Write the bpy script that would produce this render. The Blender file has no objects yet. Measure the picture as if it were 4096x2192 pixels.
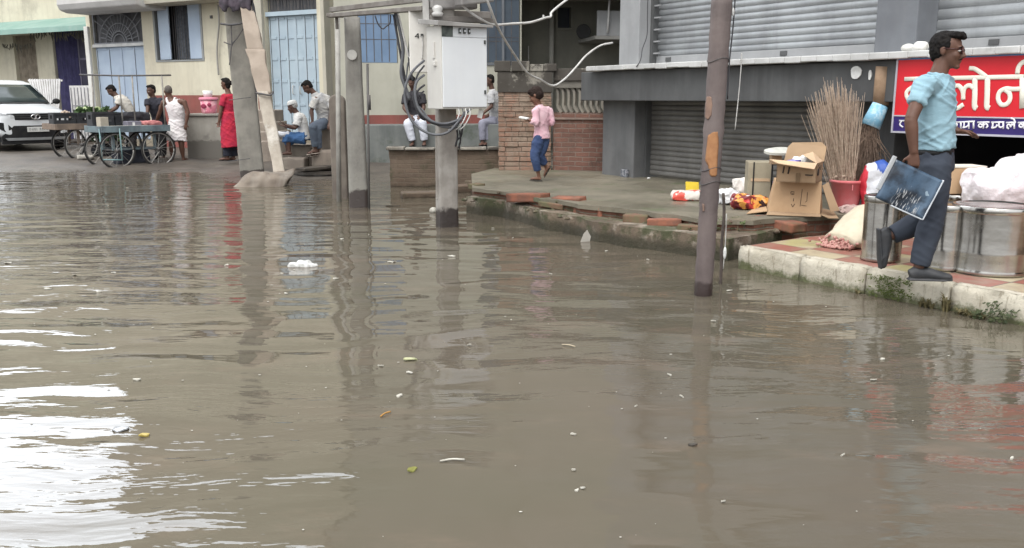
import bpy, bmesh, math, random
from mathutils import Vector, Matrix, noise as mnoise
random.seed(11)
R = math.radians
scene = bpy.context.scene
COL = scene.collection

# ------------------------------------------------------------------ camera, sky, sun, exposure
FPX, CX, CY, CAMH = 3547.0, 2048.0, 1096.0, 1.45
PITCH = math.atan(706 / FPX)
CP, SP = math.cos(PITCH), math.sin(PITCH)
cd = bpy.data.cameras.new('camera')
cam = bpy.data.objects.new('camera', cd)
COL.objects.link(cam)
cam.location = (0, 0, CAMH)
cam.rotation_euler = (R(90) - PITCH, 0, 0)
cd.sensor_width = 36
cd.lens = 36 * FPX / 4096
cd.clip_start = 0.05
cd.clip_end = 2000
scene.camera = cam

SUN_EL, SUN_AZ = 58, 200          # azimuth clockwise from +Y: behind the camera, a little left
world = bpy.data.worlds.new("World")
scene.world = world
world.use_nodes = True
wn, wl = world.node_tree.nodes, world.node_tree.links
sky = wn.new('ShaderNodeTexSky')
sky.sky_type = 'NISHITA'
sky.sun_disc = False
sky.sun_elevation = R(SUN_EL)
sky.sun_rotation = R(SUN_AZ)
sky.dust_density = 6.0
sky.air_density = 1.0
sky.ozone_density = 2.0
hs = wn.new('ShaderNodeHueSaturation')
hs.inputs['Saturation'].default_value = 0.16
hs.inputs['Value'].default_value = 1.0
wl.new(sky.outputs[0], hs.inputs['Color'])
ov = wn.new('ShaderNodeMix'); ov.data_type = 'RGBA'; ov.blend_type = 'ADD'      # thin clear sky plus an even white cloud layer
ov.inputs[0].default_value = 1.0
ov.inputs[7].default_value = (8.4, 8.7, 9.0, 1)
wl.new(hs.outputs[0], ov.inputs[6])
# brighter cloud where the hidden sun lights it, low over the houses on the left
tc = wn.new('ShaderNodeTexCoord'); dt = wn.new('ShaderNodeVectorMath'); dt.operation = 'DOT_PRODUCT'
wl.new(tc.outputs['Generated'], dt.inputs[0])
dt.inputs[1].default_value = (math.sin(R(-24)) * math.cos(R(30)), math.cos(R(-24)) * math.cos(R(30)), math.sin(R(30)))
mr = wn.new('ShaderNodeMapRange'); mr.interpolation_type = 'SMOOTHSTEP'
mr.inputs['From Min'].default_value = math.cos(R(34)); mr.inputs['From Max'].default_value = math.cos(R(10))
mr.inputs['To Min'].default_value = 0.0; mr.inputs['To Max'].default_value = 1.0
wl.new(dt.outputs['Value'], mr.inputs['Value'])
gl_ = wn.new('ShaderNodeMix'); gl_.data_type = 'RGBA'; gl_.blend_type = 'ADD'
gl_.inputs[7].default_value = (36, 38.5, 42, 1)
wl.new(mr.outputs[0], gl_.inputs[0]); wl.new(ov.outputs[2], gl_.inputs[6])
wl.new(gl_.outputs[2], wn['Background'].inputs['Color'])
wn['Background'].inputs['Strength'].default_value = 0.10
sd = bpy.data.lights.new('sun', 'SUN')
sd.energy = 1.2
sd.angle = R(35)
sd.color = (1.0, 0.97, 0.92)
sun = bpy.data.objects.new('sun', sd)
COL.objects.link(sun)
sun.location = (0, -5, 30)
_sd = Vector((math.sin(R(SUN_AZ)) * math.cos(R(SUN_EL)), math.cos(R(SUN_AZ)) * math.cos(R(SUN_EL)), math.sin(R(SUN_EL))))
sun.rotation_euler = _sd.to_track_quat('Z', 'Y').to_euler()
scene.view_settings.view_transform = 'Standard'
scene.view_settings.look = 'None'
scene.view_settings.gamma = 1
scene.view_settings.exposure = 0.35
try:
    scene.cycles.max_bounces = 8
    scene.cycles.use_denoising = True
except Exception:
    pass

# ------------------------------------------------------------------ measuring helpers (photo pixel -> place)
def ray(x, y):
    u, v = (x - CX) / FPX, (CY - y) / FPX
    return Vector((u, CP + v * SP, -SP + v * CP))
def G(x, y, z=0.0):
    r = ray(x, y); t = (z - CAMH) / r.z
    return Vector((r.x * t, r.y * t, z))
def D(x, y, Y):
    r = ray(x, y); t = Y / r.y
    return Vector((r.x * t, Y, CAMH + r.z * t))
class Frame:
    """a vertical wall plane: local x along the wall, y into it, z up"""
    def __init__(s, ox, oy, rz, oz=0.0):
        s.o = Vector((ox, oy, oz)); s.rz = rz
        s.u = Vector((math.cos(rz), math.sin(rz), 0)); s.n = Vector((-math.sin(rz), math.cos(rz), 0))
    def hit(s, x, y, off=0.0):
        r = ray(x, y); c = Vector((0, 0, CAMH)); p0 = s.o + s.n * off
        t = (p0 - c).dot(s.n) / r.dot(s.n); p = c + r * t - s.o
        return p.dot(s.u), p.z
    def w(s, x, y, z):
        return s.o + s.u * x + s.n * y + Vector((0, 0, z))

# ------------------------------------------------------------------ object helpers
def tag(o, label=None, cat=None, group=None, kind=None):
    if label: o['label'] = label
    if cat: o['category'] = cat
    if group: o['group'] = group
    if kind: o['kind'] = kind
    return o
def thing(name, label, cat, loc=(0, 0, 0), rz=0.0, group=None):
    o = bpy.data.objects.new(name, None)
    COL.objects.link(o)
    o.location = loc; o.rotation_euler = (0, 0, rz); o.empty_display_size = 0.2
    return tag(o, label, cat, group)
def copy_tree(o, parent=None):
    c = o.copy(); COL.objects.link(c)
    if parent: c.parent = parent
    for ch in list(o.children): copy_tree(ch, c)
    return c

class MB:
    def __init__(s): s.v = []; s.f = []
    def add(s, vs, fs):
        b = len(s.v); s.v += [tuple(v) for v in vs]; s.f += [tuple(i + b for i in f) for f in fs]; return s
    def box(s, c, size, rz=0.0, M=None):
        hx, hy, hz = size[0] / 2, size[1] / 2, size[2] / 2
        m = M if M is not None else Matrix.Rotation(rz, 3, 'Z')
        vs = [Vector(c) + m @ Vector((x * hx, y * hy, z * hz)) for z in (-1, 1) for y in (-1, 1) for x in (-1, 1)]
        return s.add(vs, [(0, 2, 3, 1), (4, 5, 7, 6), (0, 1, 5, 4), (2, 6, 7, 3), (0, 4, 6, 2), (1, 3, 7, 5)])
    def b2(s, x0, x1, y0, y1, z0, z1):
        return s.box(((x0 + x1) / 2, (y0 + y1) / 2, (z0 + z1) / 2), (abs(x1 - x0), abs(y1 - y0), abs(z1 - z0)))
    def bar(s, p0, p1, w, h, up=(0, 0, 1)):
        p0, p1 = Vector(p0), Vector(p1); d = p1 - p0; L = d.length
        z = d.normalized(); u = Vector(up)
        if abs(z.dot(u)) > .98: u = Vector((1, 0, 0))
        x = u.cross(z).normalized(); y = z.cross(x)
        m = Matrix((x, y, z)).transposed()
        return s.box((p0 + p1) / 2, (w, h, L), M=m)
    def tube(s, pts, r, n=8, sq=None, side=None, cap=True):
        """rings along pts; r: number, list, or list of (ra, rb) with ra along `side`"""
        pts = [Vector(p) for p in pts]; N = len(pts)
        if not isinstance(r, (list, tuple)): r = [r] * N
        t0 = (pts[1] - pts[0]).normalized()
        sd = Vector(side) if side is not None else (Vector((0, 0, 1)) if abs(t0.z) < .9 else Vector((1, 0, 0)))
        vs = []
        a = None
        for i in range(N):
            t = (pts[min(i + 1, N - 1)] - pts[max(i - 1, 0)])
            t = t.normalized() if t.length > 1e-9 else t0
            ref = sd if (side is not None or a is None) else a
            a = ref - t * ref.dot(t)
            a = a.normalized() if a.length > 1e-6 else t.orthogonal().normalized()
            b = t.cross(a)
            ra, rb = r[i] if isinstance(r[i], (list, tuple)) else (r[i], r[i])
            for k in range(n):
                q = 2 * math.pi * k / n
                vs.append(pts[i] + a * ra * math.cos(q) + b * rb * math.sin(q))
        fs = [(i * n + k, i * n + (k + 1) % n, (i + 1) * n + (k + 1) % n, (i + 1) * n + k) for i in range(N - 1) for k in range(n)]
        if cap:
            fs.append(tuple(range(n - 1, -1, -1))); fs.append(tuple((N - 1) * n + k for k in range(n)))
        return s.add(vs, fs)
    def lathe(s, prof, n=24, c=(0, 0, 0), M=None, wob=0.0):
        m = M if M is not None else Matrix.Identity(3); c = Vector(c); vs = []
        for (r, z) in prof:
            for k in range(n):
                q = 2 * math.pi * k / n
                rr = max(r, 1e-4) * (1 + wob * math.sin(3 * q + z * 9) + wob * .6 * math.sin(7 * q + 1))
                vs.append(c + m @ Vector((rr * math.cos(q), rr * math.sin(q), z)))
        N = len(prof)
        fs = [(i * n + k, i * n + (k + 1) % n, (i + 1) * n + (k + 1) % n, (i + 1) * n + k) for i in range(N - 1) for k in range(n)]
        return s.add(vs, fs)
    def ell(s, c, r, M=None, n=16, m_=10):
        c = Vector(c); m = M if M is not None else Matrix.Identity(3)
        if not isinstance(r, (list, tuple)): r = (r, r, r)
        vs = [c + m @ Vector((0, 0, -r[2]))]
        for i in range(1, m_):
            a = -math.pi / 2 + math.pi * i / m_
            for k in range(n):
                q = 2 * math.pi * k / n
                vs.append(c + m @ Vector((r[0] * math.cos(a) * math.cos(q), r[1] * math.cos(a) * math.sin(q), r[2] * math.sin(a))))
        vs.append(c + m @ Vector((0, 0, r[2])))
        fs = [(0, 1 + (k + 1) % n, 1 + k) for k in range(n)]
        for i in range(m_ - 2):
            b = 1 + i * n
            fs += [(b + k, b + (k + 1) % n, b + n + (k + 1) % n, b + n + k) for k in range(n)]
        b = 1 + (m_ - 2) * n; L = len(vs) - 1
        fs += [(b + k, b + (k + 1) % n, L) for k in range(n)]
        return s.add(vs, fs)
    def prism(s, poly, fn0, fn1):
        """poly of 2D points; fn0/fn1 map a 2D point to the two 3D sides"""
        n = len(poly)
        vs = [fn0(*p) for p in poly] + [fn1(*p) for p in poly]
        fs = [tuple(range(n)), tuple(range(2 * n - 1, n - 1, -1))] + [(i, i + n, (i + 1) % n + n, (i + 1) % n) for i in range(n)]
        return s.add(vs, fs)
    def mesh(s, name, fix=True):
        me = bpy.data.meshes.new(name); me.from_pydata(s.v, [], s.f)
        if fix:
            bm = bmesh.new(); bm.from_mesh(me); bmesh.ops.recalc_face_normals(bm, faces=bm.faces); bm.to_mesh(me); bm.free()
        return me
    def build(s, name, mat, parent=None, loc=None, smooth=False, bevel=0.0, rz=None, seg=2):
        me = s.mesh(name); return link(name, me, mat, parent, loc, smooth, bevel, rz, seg)
def link(name, me, mat, parent=None, loc=None, smooth=False, bevel=0.0, rz=None, seg=2):
    me.materials.append(mat)
    o = bpy.data.objects.new(name, me); COL.objects.link(o)
    if parent: o.parent = parent
    if loc is not None: o.location = loc
    if rz is not None: o.rotation_euler = (0, 0, rz)
    if smooth: me.polygons.foreach_set('use_smooth', [True] * len(me.polygons))
    if bevel:
        b = o.modifiers.new('bevel', 'BEVEL'); b.width = bevel; b.segments = seg; b.limit_method = 'ANGLE'; b.angle_limit = R(40)
    return o
def fuse(mb, voxel, smooth=3, fold=None, sub=0):
    """one continuous surface out of overlapping closed volumes"""
    me = mb.mesh('tmp')
    o = bpy.data.objects.new('tmp', me); COL.objects.link(o)
    r = o.modifiers.new('r', 'REMESH'); r.mode = 'VOXEL'; r.voxel_size = voxel; r.use_smooth_shade = True
    if smooth:
        s = o.modifiers.new('s', 'SMOOTH'); s.factor = .5; s.iterations = smooth
    dg = bpy.context.evaluated_depsgraph_get(); dg.update()
    m2 = bpy.data.meshes.new_from_object(o.evaluated_get(dg))
    bpy.data.objects.remove(o); bpy.data.meshes.remove(me)
    if fold:
        for v in m2.vertices:
            v.co += v.normal * fold(v.co)
    m2.polygons.foreach_set('use_smooth', [True] * len(m2.polygons))
    return m2
def smooth_path(pts, n=6):
    """Catmull-Rom"""
    P = [Vector(p) for p in pts]; P = [P[0] * 2 - P[1]] + P + [P[-1] * 2 - P[-2]]; out = []
    for i in range(1, len(P) - 2):
        for k in range(n):
            t = k / n; a, b, c, d = P[i - 1], P[i], P[i + 1], P[i + 2]
            out.append(.5 * ((2 * b) + (c - a) * t + (2 * a - 5 * b + 4 * c - d) * t * t + (3 * b - a - 3 * c + d) * t ** 3))
    out.append(P[-2]); return out

# ------------------------------------------------------------------ materials
def srgb(r, g, b):
    f = lambda c: (c / 255 / 12.92) if c / 255 <= .04045 else ((c / 255 + .055) / 1.055) ** 2.4
    return (f(r), f(g), f(b), 1)
def C(c): return tuple(c) + (1,) if len(c) == 3 else tuple(c)
class NT:
    def __init__(s, name):
        s.m = bpy.data.materials.new(name); s.m.use_nodes = True
        s.n, s.l = s.m.node_tree.nodes, s.m.node_tree.links; s.p = s.n['Principled BSDF']
    def node(s, t, **kw):
        o = s.n.new(t)
        for k, v in kw.items(): setattr(o, k, v)
        return o
    def put(s, sock, v):
        if hasattr(v, 'is_output') or hasattr(v, 'links'): s.l.new(v, sock)
        else: sock.default_value = v
    def noise(s, vec, scale, detail=5, rough=.6, dist=0.0):
        o = s.node('ShaderNodeTexNoise'); o.inputs['Scale'].default_value = scale; o.inputs['Detail'].default_value = detail
        o.inputs['Roughness'].default_value = rough; o.inputs['Distortion'].default_value = dist
        s.put(o.inputs['Vector'], vec); return o.outputs['Fac']
    def mapv(s, vec, scale=(1, 1, 1), loc=(0, 0, 0), rot=(0, 0, 0)):
        o = s.node('ShaderNodeMapping'); o.inputs['Scale'].default_value = scale; o.inputs['Location'].default_value = loc
        o.inputs['Rotation'].default_value = rot
        s.put(o.inputs['Vector'], vec); return o.outputs[0]
    def ramp(s, fac, a, b):
        o = s.node('ShaderNodeMapRange'); o.interpolation_type = 'SMOOTHSTEP'
        o.inputs['From Min'].default_value = a; o.inputs['From Max'].default_value = b
        s.put(o.inputs['Value'], fac); return o.outputs['Result']
    def mix(s, fac, a, b):
        o = s.node('ShaderNodeMix', data_type='RGBA'); s.put(o.inputs[0], fac); s.put(o.inputs[6], a); s.put(o.inputs[7], b); return o.outputs[2]
    def math(s, op, a, b=0.0):
        o = s.node('ShaderNodeMath', operation=op); s.put(o.inputs[0], a); s.put(o.inputs[1], b); return o.outputs[0]
    def pos(s):
        return s.node('ShaderNodeNewGeometry').outputs['Position']
    def obj(s):
        return s.node('ShaderNodeTexCoord').outputs['Object']
    def sep(s, v):
        o = s.node('ShaderNodeSeparateXYZ'); s.put(o.inputs[0], v); return o.outputs
    def comb(s, x, y, z=0.0):
        o = s.node('ShaderNodeCombineXYZ'); s.put(o.inputs[0], x); s.put(o.inputs[1], y); s.put(o.inputs[2], z); return o.outputs[0]
    def bump(s, h, strength=.3, dist=.01, prev=None):
        o = s.node('ShaderNodeBump'); o.inputs['Strength'].default_value = strength; o.inputs['Distance'].default_value = dist
        s.put(o.inputs['Height'], h)
        if prev is not None: s.put(o.inputs['Normal'], prev)
        return o.outputs[0]
    def done(s, col, rough=.8, metal=0.0, normal=None, spec=.5):
        s.put(s.p.inputs['Base Color'], col); s.put(s.p.inputs['Roughness'], rough); s.put(s.p.inputs['Metallic'], metal)
        s.p.inputs['Specular IOR Level'].default_value = spec
        if normal is not None: s.put(s.p.inputs['Normal'], normal)
        return s.m
MATS = {}
def mat(name, c1, c2=None, rough=.8, sc=3.0, cut=(.35, .65), bump=.25, bsc=35, bdist=.006, metal=0.0, streak=None, grime=None, gcut=(.55, .75), gsc=1.3, wet=None, spec=.4, local=False):
    """painted / plastered / worn surface. streak=(colour, amount), grime=colour in patches, wet=(z, colour): soaked up to about z"""
    if name in MATS: return MATS[name]
    t = NT(name); p = t.obj() if local else t.pos()
    c1 = C(c1); c2 = C(c2) if c2 else tuple(x * .82 for x in c1[:3]) + (1,)
    col = t.mix(t.ramp(t.noise(p, sc, 6), *cut), c1, c2)
    if grime: col = t.mix(t.math('MULTIPLY', t.ramp(t.noise(t.mapv(p, loc=(3.1, 7.7, 1.3)), gsc, 8, .7), *gcut), .85), col, C(grime))
    if streak:
        sv = t.noise(t.mapv(p, scale=(3.6, 3.6, .35)), 1.3, 7, .68, .35)
        col = t.mix(t.math('MULTIPLY', t.ramp(sv, .42, .85), streak[1]), col, C(streak[0]))
    rg = rough
    if wet:
        z = t.sep(p)[2] if not local else t.sep(t.pos())[2]
        zz = t.math('ADD', z, t.math('MULTIPLY', t.math('SUBTRACT', t.noise(p, 9, 4), .5), .16))
        w = t.ramp(zz, wet[0] + .02, wet[0] - .02)
        col = t.mix(w, col, C(wet[1]))
        rr = t.node('ShaderNodeMix', data_type='FLOAT'); t.put(rr.inputs[0], w); rr.inputs[2].default_value = rough; rr.inputs[3].default_value = .35
        rg = rr.outputs[0]
    nb = t.bump(t.noise(p, bsc, 6, .65), bump, bdist) if bump else None
    MATS[name] = t.done(col, rg, metal, nb, spec); return MATS[name]
def brick_mat(name, c1, c2, mortar, moss=None, wet=None, w=.23, h=.075, rough=.9, plaster=None, pcut=(.55, .7)):
    t = NT(name); o = t.obj(); s = t.sep(o)
    nz = t.node('ShaderNodeTexNoise'); nz.inputs['Scale'].default_value = 6; t.put(nz.inputs['Vector'], o)
    dx = t.math('MULTIPLY', t.math('SUBTRACT', t.sep(nz.outputs['Color'])[0], .5), .035)
    dy = t.math('MULTIPLY', t.math('SUBTRACT', t.sep(nz.outputs['Color'])[1], .5), .035)
    hx = t.math('ADD', s[0], t.math('MULTIPLY', s[1], 1.0))
    v = t.comb(t.math('ADD', hx, dx), t.math('ADD', s[2], dy))
    b = t.node('ShaderNodeTexBrick'); t.put(b.inputs['Vector'], v)
    b.inputs['Scale'].default_value = 1; b.inputs['Brick Width'].default_value = w; b.inputs['Row Height'].default_value = h
    b.inputs['Mortar Size'].default_value = .009; b.inputs['Mortar Smooth'].default_value = .4
    b.inputs['Color1'].default_value = C(c1); b.inputs['Color2'].default_value = C(c2); b.inputs['Mortar'].default_value = C(mortar)
    col = t.mix(t.math('MULTIPLY', t.ramp(t.noise(o, 3, 8, .7), .4, .7), .6), b.outputs['Color'], tuple(x * .45 for x in C(c1)[:3]) + (1,))
    if plaster: col = t.mix(t.ramp(t.noise(o, 1.6, 8, .7), *pcut), col, C(plaster))
    if moss: col = t.mix(t.math('MULTIPLY', t.ramp(t.noise(t.mapv(o, loc=(5, 2, 9)), 2.2, 8, .75), .48, .66), .85), col, C(moss))
    rg = rough
    if wet:
        z = t.math('ADD', t.sep(t.pos())[2], t.math('MULTIPLY', t.math('SUBTRACT', t.noise(o, 7, 5), .5), .2))
        col = t.mix(t.math('MULTIPLY', t.ramp(z, wet[0] + .05, wet[0] - .05), .9), col, C(wet[1]))
    hgt = t.math('ADD', t.math('MULTIPLY', b.outputs['Fac'], -.6), t.noise(o, 30, 6, .7))
    return t.done(col, rg, 0, t.bump(hgt, .6, .012), .3)

# ------------------------------------------------------------------ ground and water
def shore(X):
    a = max(0, min(1, (X + 6.4) / 1.6)); return 17.4 * (1 - a) + 15.6 * a
def gz(X, Y):
    d = Y - shore(X) + 1.1 * mnoise.noise(Vector((X * .55, Y * .55, 3))) + .5 * mnoise.noise(Vector((X * 1.7, Y * 1.7, 5)))
    z = d * .045
    z = max(-.22, min(.13, z))
    return z + (.018 * mnoise.noise(Vector((X * 2.5, Y * 2.5, 0))) + .008 * mnoise.noise(Vector((X * 7, Y * 7, 0)))) * (1 if z > -.1 else .3)
mb = MB()
xs = [-600, -200, -60, -30] + [-22 + i * .22 for i in range(110)] + [2.4 + i * 1.2 for i in range(14)] + [30, 80, 250, 600]
ys = [-600, -150, -40, -12] + [-6 + i * 1.5 for i in range(12)] + [12 + i * .16 for i in range(100)] + [29, 34, 60, 200, 700]
for y in ys:
    for x in xs: mb.v.append((x, y, gz(x, y)))
nx = len(xs)
mb.f = [(j * nx + i, j * nx + i + 1, (j + 1) * nx + i + 1, (j + 1) * nx + i) for j in range(len(ys) - 1) for i in range(nx - 1)]
t = NT('wet_mud'); p = t.pos()
c = t.mix(t.ramp(t.noise(p, 1.2, 8, .65), .35, .65), (.105, .089, .073, 1), (.062, .053, .045, 1))
c = t.mix(t.ramp(t.noise(p, 14, 6, .7), .58, .72), c, (.15, .13, .105, 1))
z = t.sep(p)[2]
wetf = t.ramp(t.math('ADD', z, t.math('MULTIPLY', t.noise(p, 3, 4), .09)), .12, .02)
c = t.mix(t.math('MULTIPLY', wetf, .6), c, (.07, .056, .044, 1))
rr = t.node('ShaderNodeMix', data_type='FLOAT'); t.put(rr.inputs[0], wetf); rr.inputs[2].default_value = .6; rr.inputs[3].default_value = .18
g = mb.build('ground', t.done(c, rr.outputs[0], 0, t.bump(t.noise(p, 26, 8, .7), .6, .02)), smooth=True)
tag(g, kind='structure')

t = NT('flood_water'); p = t.pos()
# muddy body colour, a little redder along the pavement side
c = t.mix(t.ramp(t.noise(p, .35, 4, .6), .35, .65), (.088, .078, .056, 1), (.100, .083, .063, 1))
c = t.mix(t.ramp(t.noise(t.mapv(p, scale=(1, 2.2, 1), loc=(4, 1, 0)), 1.1, 6, .65), .52, .75), c, (.125, .098, .073, 1))
warp = t.node('ShaderNodeTexNoise'); warp.inputs['Scale'].default_value = .7; warp.inputs['Detail'].default_value = 2
t.put(warp.inputs['Vector'], p)
vm = t.node('ShaderNodeVectorMath', operation='MULTIPLY_ADD'); t.put(vm.inputs[0], warp.outputs['Color']); vm.inputs[1].default_value = (.5, .5, 0); t.put(vm.inputs[2], p)
wp = vm.outputs[0]
n1 = t.noise(t.mapv(wp, scale=(.75, 1.8, 1), rot=(0, 0, R(6))), 1.55, 1, .4)
n2 = t.noise(t.mapv(wp, scale=(.6, 2.2, 1), rot=(0, 0, R(-9))), 5.2, 2, .45)
n3 = t.noise(t.mapv(p, scale=(.8, 2.2, 1)), 13, 2, .5)
calm = t.ramp(t.noise(t.mapv(p, loc=(9, 3, 0)), .3, 3, .5), .3, .7)
h = t.math('ADD', t.math('MULTIPLY', n1, 1.0), t.math('MULTIPLY', t.math('MULTIPLY', n2, .30), calm))
h = t.math('ADD', h, t.math('MULTIPLY', t.math('MULTIPLY', n3, .06), calm))
t.p.inputs['IOR'].default_value = 1.42
WATER = t.done(c, .025, 0, t.bump(h, 1.0, .030), .42)
mb = MB(); mb.add([(-90, -40, 0), (40, -40, 0), (40, 24, 0), (-90, 24, 0)], [(0, 1, 2, 3)])
w = mb.build('water', WATER); tag(w, kind='structure')
# ------------------------------------------------------------------ wall builder
def wall_mb(mb, x0, x1, z0, z1, y0, y1, holes=()):
    xs = sorted({x0, x1} | {min(max(a, x0), x1) for h in holes for a in h[:2]})
    for a, b in zip(xs, xs[1:]):
        if b - a < 1e-4: continue
        mid = (a + b) / 2
        hs_ = sorted((h[2], h[3]) for h in holes if h[0] < mid < h[1])
        z = z0
        for lo, hi in hs_:
            if lo > z + 1e-4: mb.b2(a, b, y0, y1, z, lo)
            z = max(z, hi)
        if z1 > z + 1e-4: mb.b2(a, b, y0, y1, z, z1)
    return mb
def hinv(mb, F, off, px0, px1, y, z0, z1, t0, t1):
    a = F.hit(px0, y, off)[0]; b = F.hit(px1, y, off)[0]; mb.b2(a, b, off + t0, off + t1, z0, z1)

# ================================================================== SHOP (half-basement shutters, grey)
SF = Frame(1.39, 13.45, R(-58.1))
m_grey = mat('grey_paint', (.14, .142, .143), (.108, .109, .11), .7, 2.2, bump=.12, streak=((.06, .065, .07), .5), grime=(.2, .205, .2), gcut=(.66, .8))
m_greyd = mat('dark_grey_paint', (.084, .086, .087), (.064, .065, .066), .75, 2, bump=.1, streak=((.16, .165, .165), .35))
m_white = mat('white_ledge_paint', (.52, .52, .51), (.40, .40, .39), .75, 3, bump=.25, grime=(.2, .2, .19), gcut=(.62, .75), gsc=2.4, streak=((.3, .29, .27), .5))
m_steel_shut = mat('galvanised_shutter', (.36, .375, .385), (.27, .28, .29), .42, 1.6, bump=.15, bsc=60, metal=.55, streak=((.18, .185, .185), .55), grime=(.46, .45, .43), gcut=(.6, .8))
m_shut_low = mat('dirty_shutter', (.175, .17, .16), (.125, .12, .112), .55, 2, bump=.2, metal=.3, streak=((.22, .21, .19), .5))
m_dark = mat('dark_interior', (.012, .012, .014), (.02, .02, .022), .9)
ZS = .31                                    # top of the concrete pavement
shop = thing('shop_building', 'grey shop block with rolling shutters, white ledge and dark half-basement front', 'shop', (SF.o.x, SF.o.y, 0), SF.rz)
def sx(px, py, off=0.0): return SF.hit(px, py, off)[0]
zb0, zb1 = 1.405, 1.815                     # fascia band
xL = sx(2323, 402, -.3)
XR = 13.0
mb = MB()
x_a, x_b = sx(2410, 560), sx(2536, 560)
mb.b2(x_a, x_b, 0, .5, ZS - .3, zb0 + .02)
mb.build('pillar', m_grey, shop, bevel=.012)
x_c, x_d = sx(3400, 560), sx(3578, 560)
MB().b2(x_c, x_d, 0, .5, ZS - .5, zb0 + .02).build('pillar', m_greyd, shop, bevel=.012)
MB().b2(xL, XR, -.3, .45, zb0, zb1).build('fascia', m_greyd, shop, bevel=.01)
xl2 = sx(2343, 275, -.42)
lb = MB()
n_ = 60
for i in range(n_):                         # ledge with a slightly wavy, chipped lip
    a = xl2 + (XR - xl2) * i / n_; b = xl2 + (XR - xl2) * (i + 1) / n_
    lb.b2(a, b, -.42 + random.uniform(-.006, .006), .5, zb1 + .001 + random.uniform(0, .012), zb1 + .075)
lb.build('ledge', m_white, shop, bevel=.01)
x_u0, x_u1 = sx(2478, 130, -.1), sx(2556, 130, -.1)
m_ul = mat('light_grey_paint', (.30, .305, .31), (.25, .255, .26), .7, 2, bump=.1, streak=((.2, .2, .2), .4))
MB().b2(x_u0, x_u1, -.1, .6, zb1 + .075, 4.2).build('pillar', m_ul, shop, bevel=.01)
x_u2, x_u3 = sx(3500, 130, -.1), sx(3665, 130, -.1)
MB().b2(x_u2, x_u3, -.1, .6, zb1 + .075, 4.2).build('pillar', mat('mid_grey_paint', (.155, .165, .18), (.125, .132, .145), .7, 2, bump=.1, streak=((.2, .2, .2), .3)), shop, bevel=.01)
def shutter(name, x0, x1, z0, z1, y, m, pitch=.078, depth=.016, bar=True):
    nrow = int((z1 - z0) / pitch); b = MB(); prof = []
    for i in range(nrow):
        for k in range(6):
            q = k / 6
            prof.append((-depth * (math.sin(math.pi * q) ** .6) if q < .85 else .004, z0 + (i + q) * pitch))
    nseg = 14; W = x1 - x0
    for (dy, z) in prof:
        for j in range(nseg + 1):
            xx = x0 + W * j / nseg
            b.v.append((xx, y + dy + .006 * mnoise.noise(Vector((xx * 1.3, z * 2, 1))), z + .004 * mnoise.noise(Vector((xx * .9, z * 7, 4)))))
    n = nseg + 1
    b.f = [(r * n + j, r * n + j + 1, (r + 1) * n + j + 1, (r + 1) * n + j) for r in range(len(prof) - 1) for j in range(nseg)]
    me = b.mesh(name, fix=False); o = link(name, me, m, shop, smooth=False)
    if bar:
        bb = MB().b2(x0 + .01, x1 - .01, y - .035, y + .01, z0 - .10, z0 + .0)
        k = bb.build('bottom_bar', m_ul, o, bevel=.006)
        for q in (.08, .62, .97): MB().b2(x0 + W * q - .06, x0 + W * q + .04, y - .05, y - .034, z0 - .075, z0 - .02).build('lock_plate', m_greyd, o, bevel=.004)
    return o
zt = zb1 + .078
shutter('shutter', x_u1 + .012, x_u2 - .004, zt + .12, 4.2, .22, m_steel_shut)
shutter('shutter', x_u3 + .012, XR, zt + .12, 4.2, .22, m_steel_shut, pitch=.1)
shutter('shutter', x_b + .02, x_c - .01, ZS + .03, zb0 + .02, .3, m_shut_low, pitch=.072, bar=False)
MB().b2(x_b + .005, x_b + .035, .2, .29, ZS, zb0).build('guide_rail', m_greyd, shop)
MB().b2(x_c - .035, x_c - .005, .2, .29, ZS, zb0).build('guide_rail', m_greyd, shop)
MB().b2(x_u1 + .004, x_u1 + .05, .1, .21, zt, 4.2).build('guide_rail', m_greyd, shop)
for i in range(8): MB().b2(x_u1 + .05, x_u1 + .16, .12, .15, zt + .15 + i * .16, zt + .17 + i * .16).build('shutter_clip', m_ul, shop)
MB().b2(x_u0, XR, -.1, .6, 4.2, 9.5).b2(x_u0, x_u0 + .3, .6, 7, zb1 + .08, 9.5).build('wall', m_ul, shop)
MB().b2(x_a, x_a + .25, .5, 7, 0, zb1).build('wall', m_greyd, shop)
# dark basement room on the right, goods on shelves at the back
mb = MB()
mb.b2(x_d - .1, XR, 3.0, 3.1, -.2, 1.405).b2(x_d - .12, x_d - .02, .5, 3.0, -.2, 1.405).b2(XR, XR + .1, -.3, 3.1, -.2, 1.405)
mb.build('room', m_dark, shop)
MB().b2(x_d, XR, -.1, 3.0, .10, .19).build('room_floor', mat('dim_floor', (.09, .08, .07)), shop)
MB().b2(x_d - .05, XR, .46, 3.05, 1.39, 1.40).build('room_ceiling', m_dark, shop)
shelf = MB()
for z in (.55, .9, 1.2): shelf.b2(x_d + .2, XR - .2, 2.45, 2.95, z, z + .025)
shelf.build('shelf', mat('shelf_wood', (.05, .03, .02)), shop)
gm = [mat('goods_red', (.22, .04, .04)), mat('goods_green', (.03, .13, .09)), mat('goods_pale', (.3, .3, .3)), mat('goods_ochre', (.24, .17, .06))]
for i in range(26):
    x = x_d + .35 + i * .2; z = (.575, .925, .19)[i % 3]
    tag(MB().box((x, 2.62, z + .1), (.15, .2, .2)).build('packet', gm[(i * 7) % 4], None, SF.w(0, 0, 0), bevel=.01, rz=SF.rz),
        'small dim packet on the shelves inside the dark basement shop', 'packet', 'packets on the shop shelves')

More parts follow.
